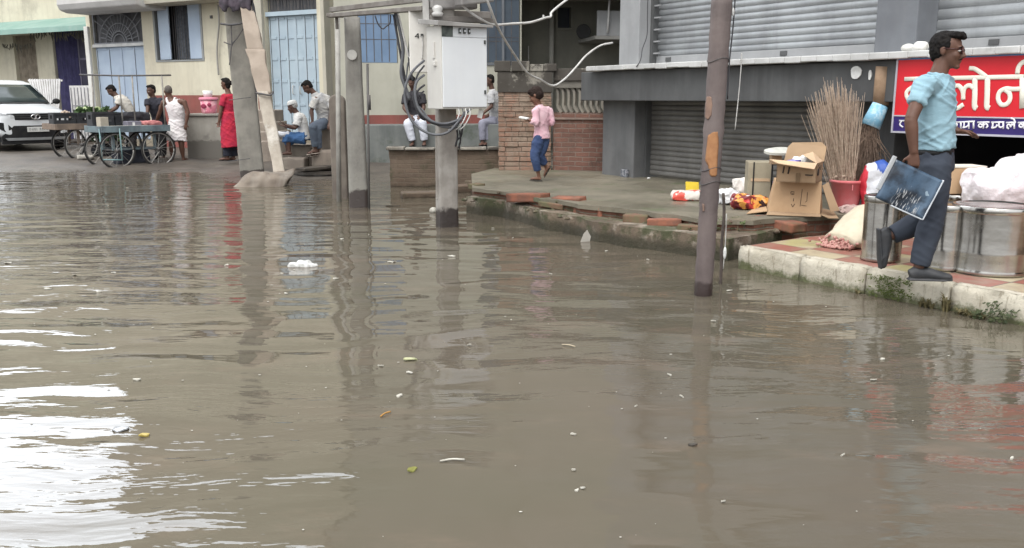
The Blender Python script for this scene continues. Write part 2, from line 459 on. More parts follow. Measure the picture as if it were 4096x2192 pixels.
# drip stains and scraps stuck on the fascia
m_scrap = mat('white_scrap', (.75, .75, .73), (.6, .6, .58), .6, 20)
def disc_on(F, off, px, py, rx, rz_, name, m, label, cat, cutpts=None):
    x, z = F.hit(px, py, off)
    pts = [(x + rx * math.cos(a) * (1 + .12 * math.sin(3 * a + 1)), z + rz_ * math.sin(a)) for a in [2 * math.pi * k / 18 for k in range(18)]]
    if cutpts: pts = [p for i, p in enumerate(pts) if i not in cutpts]
    b = MB().prism(pts, lambda a, c: (a, off, c), lambda a, c: (a, off - .012, c))
    return tag(b.build(name, m, None, F.o, rz=F.rz), label, cat)
disc_on(SF, -.302, 3426, 290, .066, .066, 'torn_sticker', m_scrap, 'torn white round sticker on the grey fascia above the brooms', 'sticker', (0,))
disc_on(SF, -.302, 3482, 300, .018, .05, 'paper_scrap', m_scrap, 'narrow white scrap stuck on the grey fascia near the red signboard', 'scrap')

# cord hanging over the fascia
def wire(name, pts, r, m, label, cat, n=6, parent=None, sub=8):
    o = MB().tube(smooth_path(pts, sub), r, n).build(name, m, parent, smooth=True)
    if label: tag(o, label, cat)
    return o
m_cable_w = mat('white_cable', (.58, .57, .55), (.42, .41, .39), .6, 9)
m_cable_g = mat('grey_cable', (.11, .115, .125), (.07, .072, .08), .5, 6)
m_cable_k = mat('black_cable', (.022, .022, .026), (.04, .04, .045), .5, 6)
def sp(px, py, off):
    x, z = SF.hit(px, py, off); return SF.w(x, off, z)
wire('cord', [sp(2967, 213, -.44), sp(2965, 260, -.42), sp(2955, 380, -.40), sp(2940, 520, -.4)], .006, m_cable_w, 'thin pale cord hanging down over the grey fascia', 'cord')
wire('shutter_cable', [sp(2592, -40, -.12), sp(2590, 60, -.13), sp(2588, 140, -.16), sp(2570, 195, -.25), sp(2562, 240, -.4), sp(2545, 268, -.44)], .006, m_cable_k, 'black wire running down the light pillar onto the white ledge', 'cable')

# ------------------------------------------------------------------ signboard
m_red = mat('sign_red', (.62, .018, .028), (.55, .014, .024), .38, 1.5, bump=.03, grime=(.42, .05, .06), gcut=(.66, .8), spec=.35)
m_blue = mat('sign_blue', (.10, .26, .52), (.09, .22, .46), .4, 2, bump=.03)
m_navy = mat('sign_navy', (.022, .012, .11), (.03, .016, .13), .4, 2, bump=.03)
m_let = mat('sign_lettering', (.74, .73, .64), (.66, .64, .55), .5, 5, bump=.08)
m_rim = mat('sign_rim', (.45, .45, .5), None, .4)
SO = -.345
sign = thing('signboard', 'red shop signboard with big cream Devanagari lettering and navy strip', 'signboard', SF.o, SF.rz)
def zp(X, Y): return SF.hit(3300 + X * .522, Y * .522, SO)          # pixels of the enlarged view -> board plane
s0x = zp(545, 700)[0]; s1x = s0x + 3.6
s_bot, s_nav, s_red, s_top = zp(530, 1003)[1], zp(530, 886)[1], zp(540, 462)[1], zp(545, 434)[1]
MB().b2(s0x, s1x, SO, SO + .04, s_nav, s_red).build('red_panel', m_red, sign)
MB().b2(s0x, s1x, SO, SO + .04, s_red, s_top).build('blue_strip', m_blue, sign)
MB().b2(s0x, s1x, SO, SO + .04, s_bot, s_nav).build('navy_strip', m_navy, sign)
MB().b2(s0x - .018, s0x, SO - .008, SO + .043, s_bot - .018, s_top + .012).b2(s0x, s1x, SO - .008, SO + .043, s_bot - .018, s_bot).b2(s0x, s1x, SO - .008, SO + .043, s_top, s_top + .012).b2(s0x, s1x, SO - .006, SO, s_nav - .006, s_nav + .006).build('rim', m_rim, sign)
def stroke(mb, pts, w, deep=.007, sm=5, off=SO):
    P = [Vector((x, 0, z)) for x, z in pts]
    if sm: P = smooth_path(P, sm)
    N = len(P)
    rad = [(deep, w / 2)] * N
    # end caps slightly shaped like a flat brush
    mb.tube([Vector((p.x, off - .004, p.z)) for p in P], rad, 10, side=(0, 1, 0))
k = (zp(1200, 600)[0] - zp(1100, 600)[0]) / 100                      # metres per view pixel along the board near the letters
def L(*pts): return [zp(x, y) for x, y in pts]
mb = MB(); W1 = .052; W2 = .042
stroke(mb, L((612, 606), (760, 602), (900, 600), (1000, 598), (1200, 594), (1330, 591), (1525, 587)), W2, sm=0)       # head line
# ka (mostly behind the man)
stroke(mb, L((760, 606), (760, 720), (757, 835)), W1, sm=0)
stroke(mb, L((757, 690), (700, 660), (640, 690), (625, 725), (650, 770), (710, 770), (757, 720)), W2)
stroke(mb, L((757, 690), (800, 660), (842, 690), (850, 740), (830, 790)), W2)
stroke(mb, L((905, 602), (905, 720), (903, 830)), W1, sm=0)                                                            # aa
# la
stroke(mb, L((1150, 596), (1150, 720), (1148, 815), (1165, 832)), W1)
stroke(mb, L((1145, 680), (1110, 655), (1075, 672), (1062, 715), (1061, 765)), W2)
stroke(mb, L((1061, 765), (1056, 700), (1030, 660), (995, 662), (968, 700), (962, 760), (975, 812), (1010, 832), (1062, 800)), W2)
# o sign
stroke(mb, L((1247, 592), (1245, 720), (1242, 815), (1262, 830)), W1)
stroke(mb, L((1108, 522), (1150, 528), (1200, 560), (1242, 592)), W2)
# na
stroke(mb, L((1515, 590), (1515, 720), (1513, 830)), W1, sm=0)
stroke(mb, L((1512, 680), (1440, 683), (1385, 680), (1340, 705), (1328, 755), (1350, 800), (1390, 800), (1418, 765), (1415, 715), (1385, 690)), W2)
# ii sign, beyond the frame
stroke(mb, L((1475, 566), (1490, 505), (1540, 470), (1600, 500), (1630, 590)), W2)
stroke(mb, L((1630, 586), (1630, 720), (1628, 830)), W1, sm=0)
stroke(mb, L((1525, 587), (1680, 582)), W2, sm=0)
mb.build('lettering', m_let, sign, smooth=True)
# second line on the navy strip: ...raamaa kampaleks
mb = MB(); w2 = .0155
def S(pts, sm=3, w=w2): stroke(mb, L(*pts), w, .004, sm)
S(((570, 925), (640, 925), (900, 924)), 0); S(((590, 925), (575, 955), (600, 975)), 3)
S(((985, 938), (1150, 930)), 0)
S(((990, 940), (1010, 945), (1012, 965), (995, 970), (1018, 990)))          # ra
S(((1043, 936), (1043, 988)), 0)                                              # aa
S(((1068, 936), (1066, 968), (1060, 978), (1085, 972), (1100, 960)))          # ma
S(((1103, 934), (1103, 988)), 0); S(((1140, 932), (1140, 985)), 0)
S(((1170, 938), (1262, 936)), 0)
S(((1215, 938), (1215, 988)), 0); S(((1213, 960), (1190, 950), (1178, 965), (1195, 976), (1213, 960), (1238, 950), (1248, 968), (1236, 980)))   # ka
S(((1275, 938), (1375, 936)), 0)
S(((1288, 940), (1286, 968), (1280, 980), (1310, 974), (1322, 955)))          # half ma
S(((1335, 938), (1335, 968), (1350, 976), (1366, 968))); S(((1368, 937), (1368, 988)), 0)   # pa
S(((1390, 940), (1465, 938)), 0)
S(((1452, 938), (1452, 988)), 0); S(((1450, 962), (1434, 952), (1424, 972), (1418, 956), (1402, 956), (1398, 978), (1412, 986))); S(((1425, 905), (1450, 915), (1455, 936)))   # le
S(((1480, 940), (1580, 938)), 0)
S(((1525, 938), (1525, 988)), 0); S(((1523, 960), (1500, 950), (1490, 966), (1506, 976), (1523, 960), (1545, 952), (1552, 970)))                  # ka
S(((1595, 938), (1660, 936)), 0); S(((1600, 940), (1618, 950), (1600, 965), (1622, 988))); S(((1648, 938), (1648, 988)), 0)                       # sa
mb.build('small_lettering', mat('small_lettering_white', (.75, .75, .78), None, .5), sign, smooth=True)

# cement lump on the ledge behind the man's head
x, z = SF.hit(3675, 175, -.3)
b = MB()
for i in range(7): b.ell((x + random.uniform(-.1, .1), -.3 + random.uniform(-.05, .05), zb1 + .09 + random.uniform(0, .04)), (.075, .05, .045), n=10, m_=7)
tag(link('white_sack', fuse(b, .014, 2, lambda c: .008 * mnoise.noise(c * 18)), mat('white_plastic', (.72, .71, .68), (.55, .54, .5), .6, 8), None, SF.o, rz=SF.rz), 'small crumpled white sack lying on the white ledge', 'sack')

# ================================================================== PAVEMENT (broken concrete slab) and its brick lip
def jit(pts, z, n=6, amp=.03, sd=0):
    out = []
    for (a, b) in zip(pts, pts[1:]):
        for k in range(n):
            p = a + (b - a) * k / n
            out.append(Vector((p.x + amp * mnoise.noise(Vector((p.x * 4, p.y * 4, sd))), p.y + amp * 1.3 * mnoise.noise(Vector((p.x * 5, p.y * 5, sd + 3))), z)))
    out.append(pts[-1]); return out
t = NT('mossy_concrete'); p = t.pos()
c = t.mix(t.ramp(t.noise(p, 1.3, 8, .65), .35, .65), (.185, .163, .122, 1), (.12, .108, .08, 1))
c = t.mix(t.math('MULTIPLY', t.ramp(t.noise(p, 2.4, 8, .75), .52, .66), .7), c, (.085, .10, .05, 1))
c = t.mix(t.ramp(t.noise(p, 5, 8, .7), .62, .72), c, (.29, .26, .205, 1))
wet = t.ramp(t.noise(t.mapv(p, loc=(2, 2, 2)), .7, 4), .45, .6)
rr = t.node('ShaderNodeMix', data_type='FLOAT'); t.put(rr.inputs[0], wet); rr.inputs[2].default_value = .75; rr.inputs[3].default_value = .3
m_slab = t.done(c, rr.outputs[0], 0, t.bump(t.noise(p, 18, 8, .7), .4, .015), .4)
m_brickedge = brick_mat('mossy_brick_edge', (.17, .075, .05), (.12, .06, .04), (.13, .11, .085), (.035, .045, .018), (.06, (.035, .03, .02, 1)))
edge = [G(x, y, ZS) for x, y in ((1890, 752), (1990, 762), (2073, 775), (2159, 795), (2230, 800), (2312, 818), (2398, 826), (2500, 838), (2611, 850), (2700, 860), (2782, 872), (2880, 880), (3010, 880), (3245, 866))]
edge_j = jit(edge, ZS, 5, .06)
back = [SF.w(x_d + .3, -.05, ZS), SF.w(x_d + .3, .6, ZS), SF.w(x_a, .6, ZS), Vector((1.0, 15.3, ZS)), Vector((-.1, 15.3, ZS)), Vector((-.62, 13.6, ZS))]
poly = edge_j + back
mb = MB(); mb.prism(poly, lambda x, y, z: Vector((x, y, ZS + .012 * mnoise.noise(Vector((x * 1.5, y * 1.5, 0))))), lambda x, y, z: Vector((x, y, ZS - .045)))
s1 = mb.build('pavement', m_slab); tag(s1, kind='structure')
# brick body under the slab: set back a little
poly2 = [Vector((q.x, q.y, 0)) + Vector((.025, .02, 0)) for q in edge_j] + [Vector((q.x, q.y, 0)) for q in back]
poly2[len(edge_j)] = poly2[len(edge_j)] + Vector((0, 0, 0))
mb = MB(); mb.prism(poly2, lambda x, y, z: Vector((x, y, ZS - .047)), lambda x, y, z: Vector((x, y, -.3)))
tag(mb.build('pavement_base', m_brickedge), kind='structure')
lip = [edge[0] - Vector((.06, .10, 0)), edge[1] - Vector((.06, .10, 0)), edge[2] - Vector((.05, .12, 0))] + [G(x, y, 0) for x, y in ((2170, 916), (2278, 938), (2400, 970), (2611, 1003), (2778, 1026), (2905, 1046))] + [G(3075, 926, .2), G(3300, 895, .2)]
lip = [Vector((q.x, q.y, .205)) for q in lip]
lip_j = jit(lip, .205, 6, .05, 9)
inner = [Vector((q.x + .16, q.y + .14, .205)) for q in edge_j[::-1]]
mb = MB()
n_ = len(lip_j)
top = lambda x, y, z: Vector((x, y, z + .02 * mnoise.noise(Vector((x * 6, y * 6, 2)))))
mb.prism(lip_j + inner, top, lambda x, y, z: Vector((x, y, -.3)))
m_lip = None
t = NT('rubble_cement'); p = t.pos()
c = t.mix(t.ramp(t.noise(p, 3, 8, .7), .38, .62), (.185, .14, .10, 1), (.105, .079, .055, 1))
c = t.mix(t.ramp(t.noise(t.mapv(p, loc=(1, 5, 2)), 1.9, 8, .75), .52, .62), c, (.34, .29, .235, 1))
c = t.mix(t.math('MULTIPLY', t.ramp(t.noise(p, 2.6, 8, .75), .46, .58), .85), c, (.050, .060, .022, 1))
c = t.mix(t.math('MULTIPLY', t.ramp(t.math('ADD', t.sep(p)[2], t.math('MULTIPLY', t.noise(p, 8, 4), .1)), .22, .11), .88), c, (.034, .031, .017, 1))
m_lip = t.done(c, .85, 0, t.bump(t.noise(p, 22, 8, .75), .9, .03))
tag(mb.build('pavement_edge', m_lip), kind='structure')

# loose bricks, each its own thing
bm_ = [brick for brick in (mat('loose_brick', (.26, .10, .06), (.17, .08, .055), .9, 9, bump=.5, grime=(.10, .10, .05)), mat('mossy_brick', (.12, .11, .06), (.16, .09, .06), .9, 9, bump=.5, grime=(.06, .08, .03)))]
def loose_brick(px, py, z, rz, size=(.23, .11, .07), tilt=0, m=0, label=''):
    b = MB().box((0, 0, 0), size)
    me = b.mesh('brick'); bmm = bmesh.new(); bmm.from_mesh(me); bmesh.ops.subdivide_edges(bmm, edges=bmm.edges, cuts=4, use_grid_fill=True)
    for v in bmm.verts: v.co += v.co.normalized() * .012 * mnoise.noise(v.co * 14 + Vector((px, py, 0))) ; v.co *= 1 - .10 * max(0, mnoise.noise(v.co * 5 + Vector((px, 0, 0))))
    bmm.to_mesh(me); bmm.free()
    o = link('brick', me, bm_[m], None, G(px, py, z), smooth=True); o.rotation_euler = (tilt, R(random.uniform(-4, 4)), rz)
    return tag(o, label, 'brick', 'loose bricks on the broken pavement edge')
loose_brick(2112, 790, .29, R(-40), (.52, .2, .10), 0, 0, 'long orange red brick piece at the left of the broken pavement edge')
loose_brick(2275, 800, .30, R(-42), (.40, .14, .07), R(9), 0, 'long flat brown brick tipped up on the pavement edge')
loose_brick(2430, 848, .24, R(10), (.24, .13, .1), 0, 0, 'red end brick alone between the long brick and the mossy brick')
loose_brick(2545, 875, .235, R(-18), (.26, .15, .09), 0, 1, 'green mossy brick in the gap of the pavement edge')
loose_brick(2660, 888, .235, R(-14), (.34, .14, .07), 0, 0, 'flat brown brick lying just left of the wooden pole')
loose_brick(1905, 745, .29, R(-60), (.24, .14, .07), R(5), 1, 'grey green brick at the far corner of the pavement')
loose_brick(3120, 895, .25, R(-62), (.5, .2, .09), 0, 0, 'large red brick slab in front of the big carton')

# ================================================================== TILED PAVEMENT with white kerb blocks
KF = Frame(G(2950, 986, .19).x, G(2950, 986, .19).y, math.atan2(G(4096, 1188, .19).y - G(2950, 986, .19).y, G(4096, 1188, .19).x - G(2950, 986, .19).x))
ZT = .19
t = NT('pavement_tiles'); o_ = t.obj(); s_ = t.sep(o_)
ck = t.node('ShaderNodeTexChecker'); t.put(ck.inputs['Vector'], t.comb(t.math('ADD', s_[0], t.math('MULTIPLY', s_[1], .0)), s_[1], .01)); ck.inputs['Scale'].default_value = 1 / .42
ck.inputs['Color1'].default_value = (.42, .36, .24, 1); ck.inputs['Color2'].default_value = (.27, .10, .075, 1)
c = t.mix(t.math('MULTIPLY', t.ramp(t.noise(o_, 1.1, 2), .5, .62), .75), ck.outputs[0], t.mix(ck.outputs['Fac'], (.30, .10, .07, 1), (.34, .32, .12, 1)))
c = t.mix(t.math('MULTIPLY', t.ramp(t.noise(o_, 6, 8, .7), .40, .70), .75), c, (.27, .20, .15, 1))
bk = t.node('ShaderNodeTexBrick'); bk.offset = 0; t.put(bk.inputs['Vector'], o_); bk.inputs['Scale'].default_value = 1; bk.inputs['Brick Width'].default_value = .42; bk.inputs['Row Height'].default_value = .42; bk.inputs['Mortar Size'].default_value = .006
c = t.mix(bk.outputs['Fac'], c, (.13, .11, .09, 1))
m_tiles = t.done(c, .45, 0, t.bump(t.math('SUBTRACT', t.noise(o_, 20, 6), bk.outputs['Fac']), .25, .008))
mb = MB()
lx = 7.5
pl = [(0.0, .115), (lx, .115), (lx, 3.6), (.25, 3.6), (-.02, .9)]
mb.prism(pl, lambda a, b: (a, b, ZT - .004 + .006 * mnoise.noise(Vector((a * 2, b * 2, 0)))), lambda a, b: (a, b, -.3))
tag(mb.build('tiled_pavement', m_tiles, None, KF.o * 1 - Vector((0, 0, 0.19)), rz=KF.rz) if False else mb.build('tiled_pavement', m_tiles, None, (KF.o.x, KF.o.y, 0), rz=KF.rz), kind='structure')
t = NT('kerb_whitewash'); p = t.pos()
c = t.mix(t.ramp(t.noise(p, 2.5, 8, .7), .35, .65), (.56, .52, .43, 1), (.42, .38, .30, 1))
c = t.mix(t.math('MULTIPLY', t.ramp(t.noise(t.mapv(p, scale=(6, 6, .8)), 3, 8, .7), .52, .68), .8), c, (.20, .17, .12, 1))
zz = t.math('ADD', t.sep(p)[2], t.math('MULTIPLY', t.math('SUBTRACT', t.noise(p, 5, 8, .75), .5), .34))
c = t.mix(t.math('MULTIPLY', t.ramp(zz, .075, .0), .92), c, (.075, .085, .03, 1))
c = t.mix(t.math('MULTIPLY', t.ramp(t.noise(t.mapv(p, loc=(2, 9, 4)), 1.6, 8, .8), .58, .66), .8), c, (.10, .115, .045, 1))
m_kerb = t.done(c, .85, 0, t.bump(t.noise(p, 24, 8, .75), .8, .02), .3)
cuts = [0, KF.hit(3196, 1050)[0], KF.hit(3462, 1100)[0], KF.hit(3800, 1150)[0], KF.hit(4110, 1240)[0]]
while cuts[-1] < lx: cuts.append(cuts[-1] + .75)
for a, b in zip(cuts, cuts[1:]):
    bx = MB().b2(a + .008, b - .008, random.uniform(0, .012), .11, -.3, ZT + random.uniform(.0, .012))
    me = bx.mesh('kerb'); bmm = bmesh.new(); bmm.from_mesh(me)
    bmesh.ops.subdivide_edges(bmm, edges=bmm.edges, cuts=9, use_grid_fill=True)
    for v in bmm.verts:
        wv = Vector((v.co.x + a * 3, v.co.y, v.co.z))
        k_ = .016 * mnoise.noise(wv * 5) + .008 * mnoise.noise(wv * 17)
        if v.co.y < .1: v.co.y += k_
        if v.co.z > .1: v.co.z += .4 * k_
        e = min(v.co.x - a, b - v.co.x)
        if e < .04 and v.co.z > ZT - .03: v.co.z -= .018 * random.random()
        if v.co.y < .02 and v.co.z > ZT - .02: v.co.y += .012; v.co.z -= .006
    bmm.to_mesh(me); bmm.free()
    tag(link('kerb', me, m_kerb, None, (KF.o.x, KF.o.y, 0), smooth=True, rz=KF.rz), kind='structure')
# ================================================================== CREAM HOUSE (left, behind the carts)
HF = Frame(-4.35, 21.5, R(-29.5))
def hx(px, py, off=0.0): return HF.hit(px, py, off)[0]
def hz(px, py, off=0.0): return HF.hit(px, py, off)[1]
m_cream = mat('cream_plaster', (.58, .545, .43), (.52, .48, .375), .85, 1.2, bump=.1, streak=((.30, .275, .22), .5), grime=(.36, .33, .265), gcut=(.50, .72), gsc=.8, wet=(.55, (.27, .235, .18)))
m_dado = mat('red_dado', (.23, .07, .058), (.18, .06, .05), .8, 2, bump=.1, streak=((.2, .13, .1), .4))
m_cement = mat('bare_cement', (.27, .255, .225), (.19, .18, .16), .9, 2, bump=.3, streak=((.12, .11, .10), .5), grime=(.33, .30, .25), gcut=(.58, .72))
m_pil = mat('beige_pilaster', (.46, .43, .36), (.38, .36, .30), .85, 1.5, bump=.1, streak=((.25, .24, .21), .4))
m_bluedoor = mat('pale_blue_door', (.37, .44, .53), (.31, .375, .47), .6, 1.5, bump=.1, streak=((.36, .44, .52), .5), grime=(.22, .30, .38), gcut=(.62, .76))
m_teal = mat('teal_door', (.35, .42, .47), (.29, .36, .415), .6, 1.5, bump=.1, streak=((.36, .47, .52), .5), grime=(.20, .30, .36), gcut=(.62, .76))
m_iron = mat('old_iron', (.06, .06, .065), (.10, .09, .085), .6, 9, bump=.2)
m_grey_iron = mat('grey_ironwork', (.20, .205, .22), (.13, .135, .145), .55, 6, bump=.2)
house = thing('cream_house', 'cream plastered house with pale blue double doors, barred window and red dado', 'house', (HF.o.x, HF.o.y, 0), HF.rz)
xl = hx(362, 300)
d1 = (hx(377, 300), hx(583, 300), .30, hz(480, 30))
d1t = hz(480, 178)
wn1 = (hx(622, 130), hx(806, 130), hz(700, 240), hz(700, 8))
d2 = (hx(1068, 250), hx(1284, 250), .55, hz(1180, -30)); d2t = hz(1180, 50)
slit = (hx(968, 200), hx(1024, 300), hz(1000, 425), hz(985, 60))
mb = MB(); wall_mb(mb, xl, 0.12, -.1, 12.6, 0, .3, (d1, wn1, d2, slit)); mb.build('wall', m_cream, house)
MB().b2(xl, .12, .3, 9, 12.2, 12.5).build('roof', m_cement, house)
MB().b2(0.12 - .3, .12, .301, 9, -.1, 12.2).build('side_wall', m_cream, house)
zd = hz(760, 381)
def dado(a, b): MB().b2(a, b, -.012, -.001, .0, zd).build('dado', m_dado, house)
dado(d1[1] + .16, hx(890, 400)); dado(hx(890, 400), slit[0] - .04); dado(slit[1] + .04, d2[0] - .22)
# pilasters
MB().b2(xl - .02, d1[0] - .02, -.08, -.001, -.1, hz(370, 105)).build('pilaster', mat('white_pilaster', (.66, .65, .62), (.58, .57, .53), .85, 2, bump=.1), house, bevel=.01)
MB().b2(hx(1040, 250), d2[0] - .01, -.10, -.001, -.1, 4.6).build('pilaster', m_pil, house, bevel=.01)
MB().b2(d2[1] + .01, hx(1312, 250), -.10, -.001, -.1, 4.6).build('pilaster', m_cream, house, bevel=.01)
MB().b2(hx(1314, 250), .13, -.22, -.001, -.1, 6).build('pilaster', m_pil, house, bevel=.01)
def leaf_door(x0, x1, z0, z1, y, ncol, rows, m, nm='door'):
    """flat sheet-metal double door, framed in raised strips"""
    root = MB().b2(x0, x1, y, y + .04, z0, z1).build(nm, m, house)
    st = MB(); W = (x1 - x0) / ncol
    for i in range(ncol + 1):
        xx = x0 + W * i; w = .035 if i not in (ncol // 2,) else .05
        st.b2(max(x0, xx - w), min(x1, xx + w), y - .014, y - .0005, z0, z1)
    zs = [z0 + (z1 - z0) * q for q in rows]
    for i in range(ncol):
        for zz in zs: st.b2(x0 + W * i + .0505, x0 + W * (i + 1) - .0505, y - .013, y - .0005, zz - .035, zz + .035)
    st.build('door_strips', m, root, bevel=.004)
    gp = MB()
    for i in range(ncol):
        gp.b2(x0 + W * i + .037, x0 + W * i + .043, y - .0145, y + .001, z0 + .04, z1 - .04)
    gp.build('door_gap', m_iron, root)
    h = MB(); xm = (x0 + x1) / 2
    h.tube(smooth_path([(xm - .12, y - .012, z0 + .95), (xm - .12, y - .06, z0 + .97), (xm - .12, y - .06, z0 + 1.13), (xm - .12, y - .012, z0 + 1.15)], 4), .012, 6)
    h.build('handle', m_white, root, smooth=True)
    h = MB(); h.tube(smooth_path([(xm + .12, y - .012, z0 + .95), (xm + .12, y - .06, z0 + .97), (xm + .12, y - .06, z0 + 1.13), (xm + .12, y - .012, z0 + 1.15)], 4), .012, 6)
    h.build('handle', m_white, root, smooth=True)
    return root
leaf_door(d1[0] + .03, d1[1] - .03, .32, d1t - .05, .12, 4, (.02, .98), m_bluedoor)
MB().b2(d1[0], d1[1], .02, .2, d1t - .05, d1t + .03).build('lintel', m_white, house)
leaf_door(d2[0] + .02, d2[1] - .02, .58, d2t - .05, .12, 6, (.02, .25, .45, .64, .82, .98), m_teal)
MB().b2(d2[0], d2[1], .02, .2, d2t - .05, d2t + .05).build('lintel', m_teal, house)
MB().b2(slit[0], slit[1], .2, .24, slit[2], slit[3]).build('shutter', mat('dark_navy', (.018, .02, .04), None, .7), house)  # dark navy panel filling the narrow opening
# fan light over the first door: half-sun of iron bars on a dark sheet
fx0, fx1, fz0, fz1 = d1[0] + .03, d1[1] - .03, d1t + .03, d1[3]
MB().b2(fx0, fx1, .16, .18, fz0, fz1).build('fanlight', mat('dim_grey', (.10, .10, .105), (.06, .06, .065), .8), house)
fx = (fx0 + fx1) / 2; fr = MB()
fr.b2(fx0, fx0 + .05, .06, .12, fz0, fz1).b2(fx1 - .05, fx1, .06, .12, fz0, fz1).b2(fx0 + .05, fx1 - .05, .06, .12, fz1 - .05, fz1).b2(fx0 + .05, fx1 - .05, .06, .12, fz0, fz0 + .04)
def arc(rad, w, n=20):
    pts = [(fx + rad * math.cos(math.pi * k / n), .09, fz0 + .04 + rad * .92 * math.sin(math.pi * k / n)) for k in range(n + 1)]
    fr.tube(pts, w, 6)
Wf = (fx1 - fx0) / 2
for q in (.22, .30, .52, .78): arc(Wf * q, .016)
for k in range(1, 16):
    a = math.pi * k / 16
    for (ra, rb) in ((.30, .5), (.54, .76), (.80, 1.12)):
        a2 = a + (.05 if ra < .4 else -.03)
        p0 = Vector((fx + Wf * ra * math.cos(a2), .09, fz0 + .04 + Wf * ra * .92 * math.sin(a2))); p1 = Vector((fx + Wf * rb * math.cos(a), .09, fz0 + .04 + Wf * rb * .92 * math.sin(a)))
        if p1.z < fz1 - .03 and fx0 + .04 < p1.x < fx1 - .04: fr.tube([p0, p1], .013, 5)
fr.build('sunburst_grille', m_grey_iron, house)
# grille above second door
gl = MB(); nb_ = 24
for k in range(nb_): 
    xx = d2[0] + .05 + (d2[1] - d2[0] - .1) * k / (nb_ - 1); gl.tube([(xx + .03 * math.sin(k * 2.1), .1, d2t + .06), (xx, .1, d2[3])], .012, 5)
gl.build('grille', m_iron, house)
MB().b2(d2[0], d2[1], .2, .22, d2t, d2[3]).build('transom', mat('dim_grey'  , (.1, .1, .1)), house)
# window with shutters ajar, curtain behind bars
MB().b2(wn1[0], wn1[1], .24, .26, wn1[2], wn1[3]).build('window', m_dark, house)
w0, w1, wz0, wz1 = wn1
def sh_panel(xh, ang, w, nm='shutter'):
    r_ = MB().b2(0, w, -.015, .015, wz0 + .02, wz1 - .02)
    o = r_.build(nm, m_bluedoor, house, loc=(xh, .02, 0), rz=ang)
    for z_ in (wz0 + .06, (wz0 + wz1) / 2 - .1, wz1 - .11): MB().b2(0.01, w - .01, -.022, -.0155, z_, z_ + .05).build('shutter_rail', m_bluedoor, o)
    return o
WW = w1 - w0
sh_panel(w0 + .12, R(-6), WW * .27); sh_panel(w1 - .02, R(180 + 4), WW * .24)
cu = MB(); nC = 40
xa, xb = w0 + WW * .36, w0 + WW * .78
for j, zz in enumerate((wz0 + .03, wz1 - .05)):
    for i in range(nC + 1): cu.v.append((xa + (xb - xa) * i / nC, .16 + .03 * math.sin(i * 1.3) + .012 * math.sin(i * 2.9), zz))
cu.f = [(i, i + 1, nC + 2 + i, nC + 1 + i) for i in range(nC)]
cu.build('curtain', mat('grey_blue_curtain', (.14, .155, .18), (.08, .09, .105), .9, 14, streak=((.25, .26, .28), .6)), house)
bb = MB()
for i in range(9): bb.tube([(w0 + WW * (.34 + .05 * i), .08, wz0), (w0 + WW * (.34 + .05 * i), .08, wz1)], .009, 5)
bb.build('window_bars', m_iron, house)
MB().b2(w0 + WW * .80, w1 - WW * .12, .03, .05, wz0 + .02, wz1 - .02).build('pane', mat('pale_pane', (.42, .46, .50), (.34, .38, .43), .35, 1.2), house)
fr = MB().b2(w0 - .05, w0 + .02, -.02, .1, wz0 - .04, wz1 + .04).b2(w1 - .02, w1 + .05, -.02, .1, wz0 - .04, wz1 + .04).b2(w0 + .02, w1 - .02, -.02, .1, wz0 - .04, wz0).b2(w0 + .02, w1 - .02, -.02, .1, wz1, wz1 + .04)
fr.build('window_frame', mat('grey_frame', (.25, .26, .26), None, .7), house)
# rounded balcony slab and sunshade over the doors
bx0, bx1 = hx(255, 30, -.8), hx(565, 10, -.8)
zb = hz(300, 50, -.8)
pr = [( -.001, 0), (-.75, 0), (-.95, .06), (-1.02, .2), (-1.0, .42), (-.001, .5)]
def extr(prof, x0, x1, n=1):
    b = MB(); b.prism(prof, lambda y, z: Vector((x0, y, zb + z)), lambda y, z: Vector((x1, y, zb + z))); return b
extr(pr, bx0, bx1).build('balcony', mat('grey_white_soffit', (.50, .49, .48), (.42, .41, .40), .85, 1.5, bump=.1, streak=((.3, .29, .28), .4)), house, bevel=.04, seg=3)
zb = hz(640, 12, -.7)
extr([(-.001, 0), (-.7, 0), (-.72, .1), (-.001, .16)], hx(545, 10, -.7), hx(850, 10, -.7)).build('sunshade', m_pil, house, bevel=.01)
MB().b2(hx(842, 60), hx(850, 60), -.03, -.004, hz(846, 74), hz(846, 62)).build('switch_box', m_iron, house)
pipe = [HF.w(hx(872 + 4 * math.sin(i), 20 + i * 40, -.08), -.08, hz(872, 20 + i * 40, -.08)) for i in range(8)]
wire('downpipe', pipe, .022, mat('grey_pipe', (.30, .29, .27)), 'thin grey pipe running down the cream wall left of the big concrete pole', 'pipe')
zg = gz(*HF.w(hx(1040, 600, -.8), -.8, 0).xy)

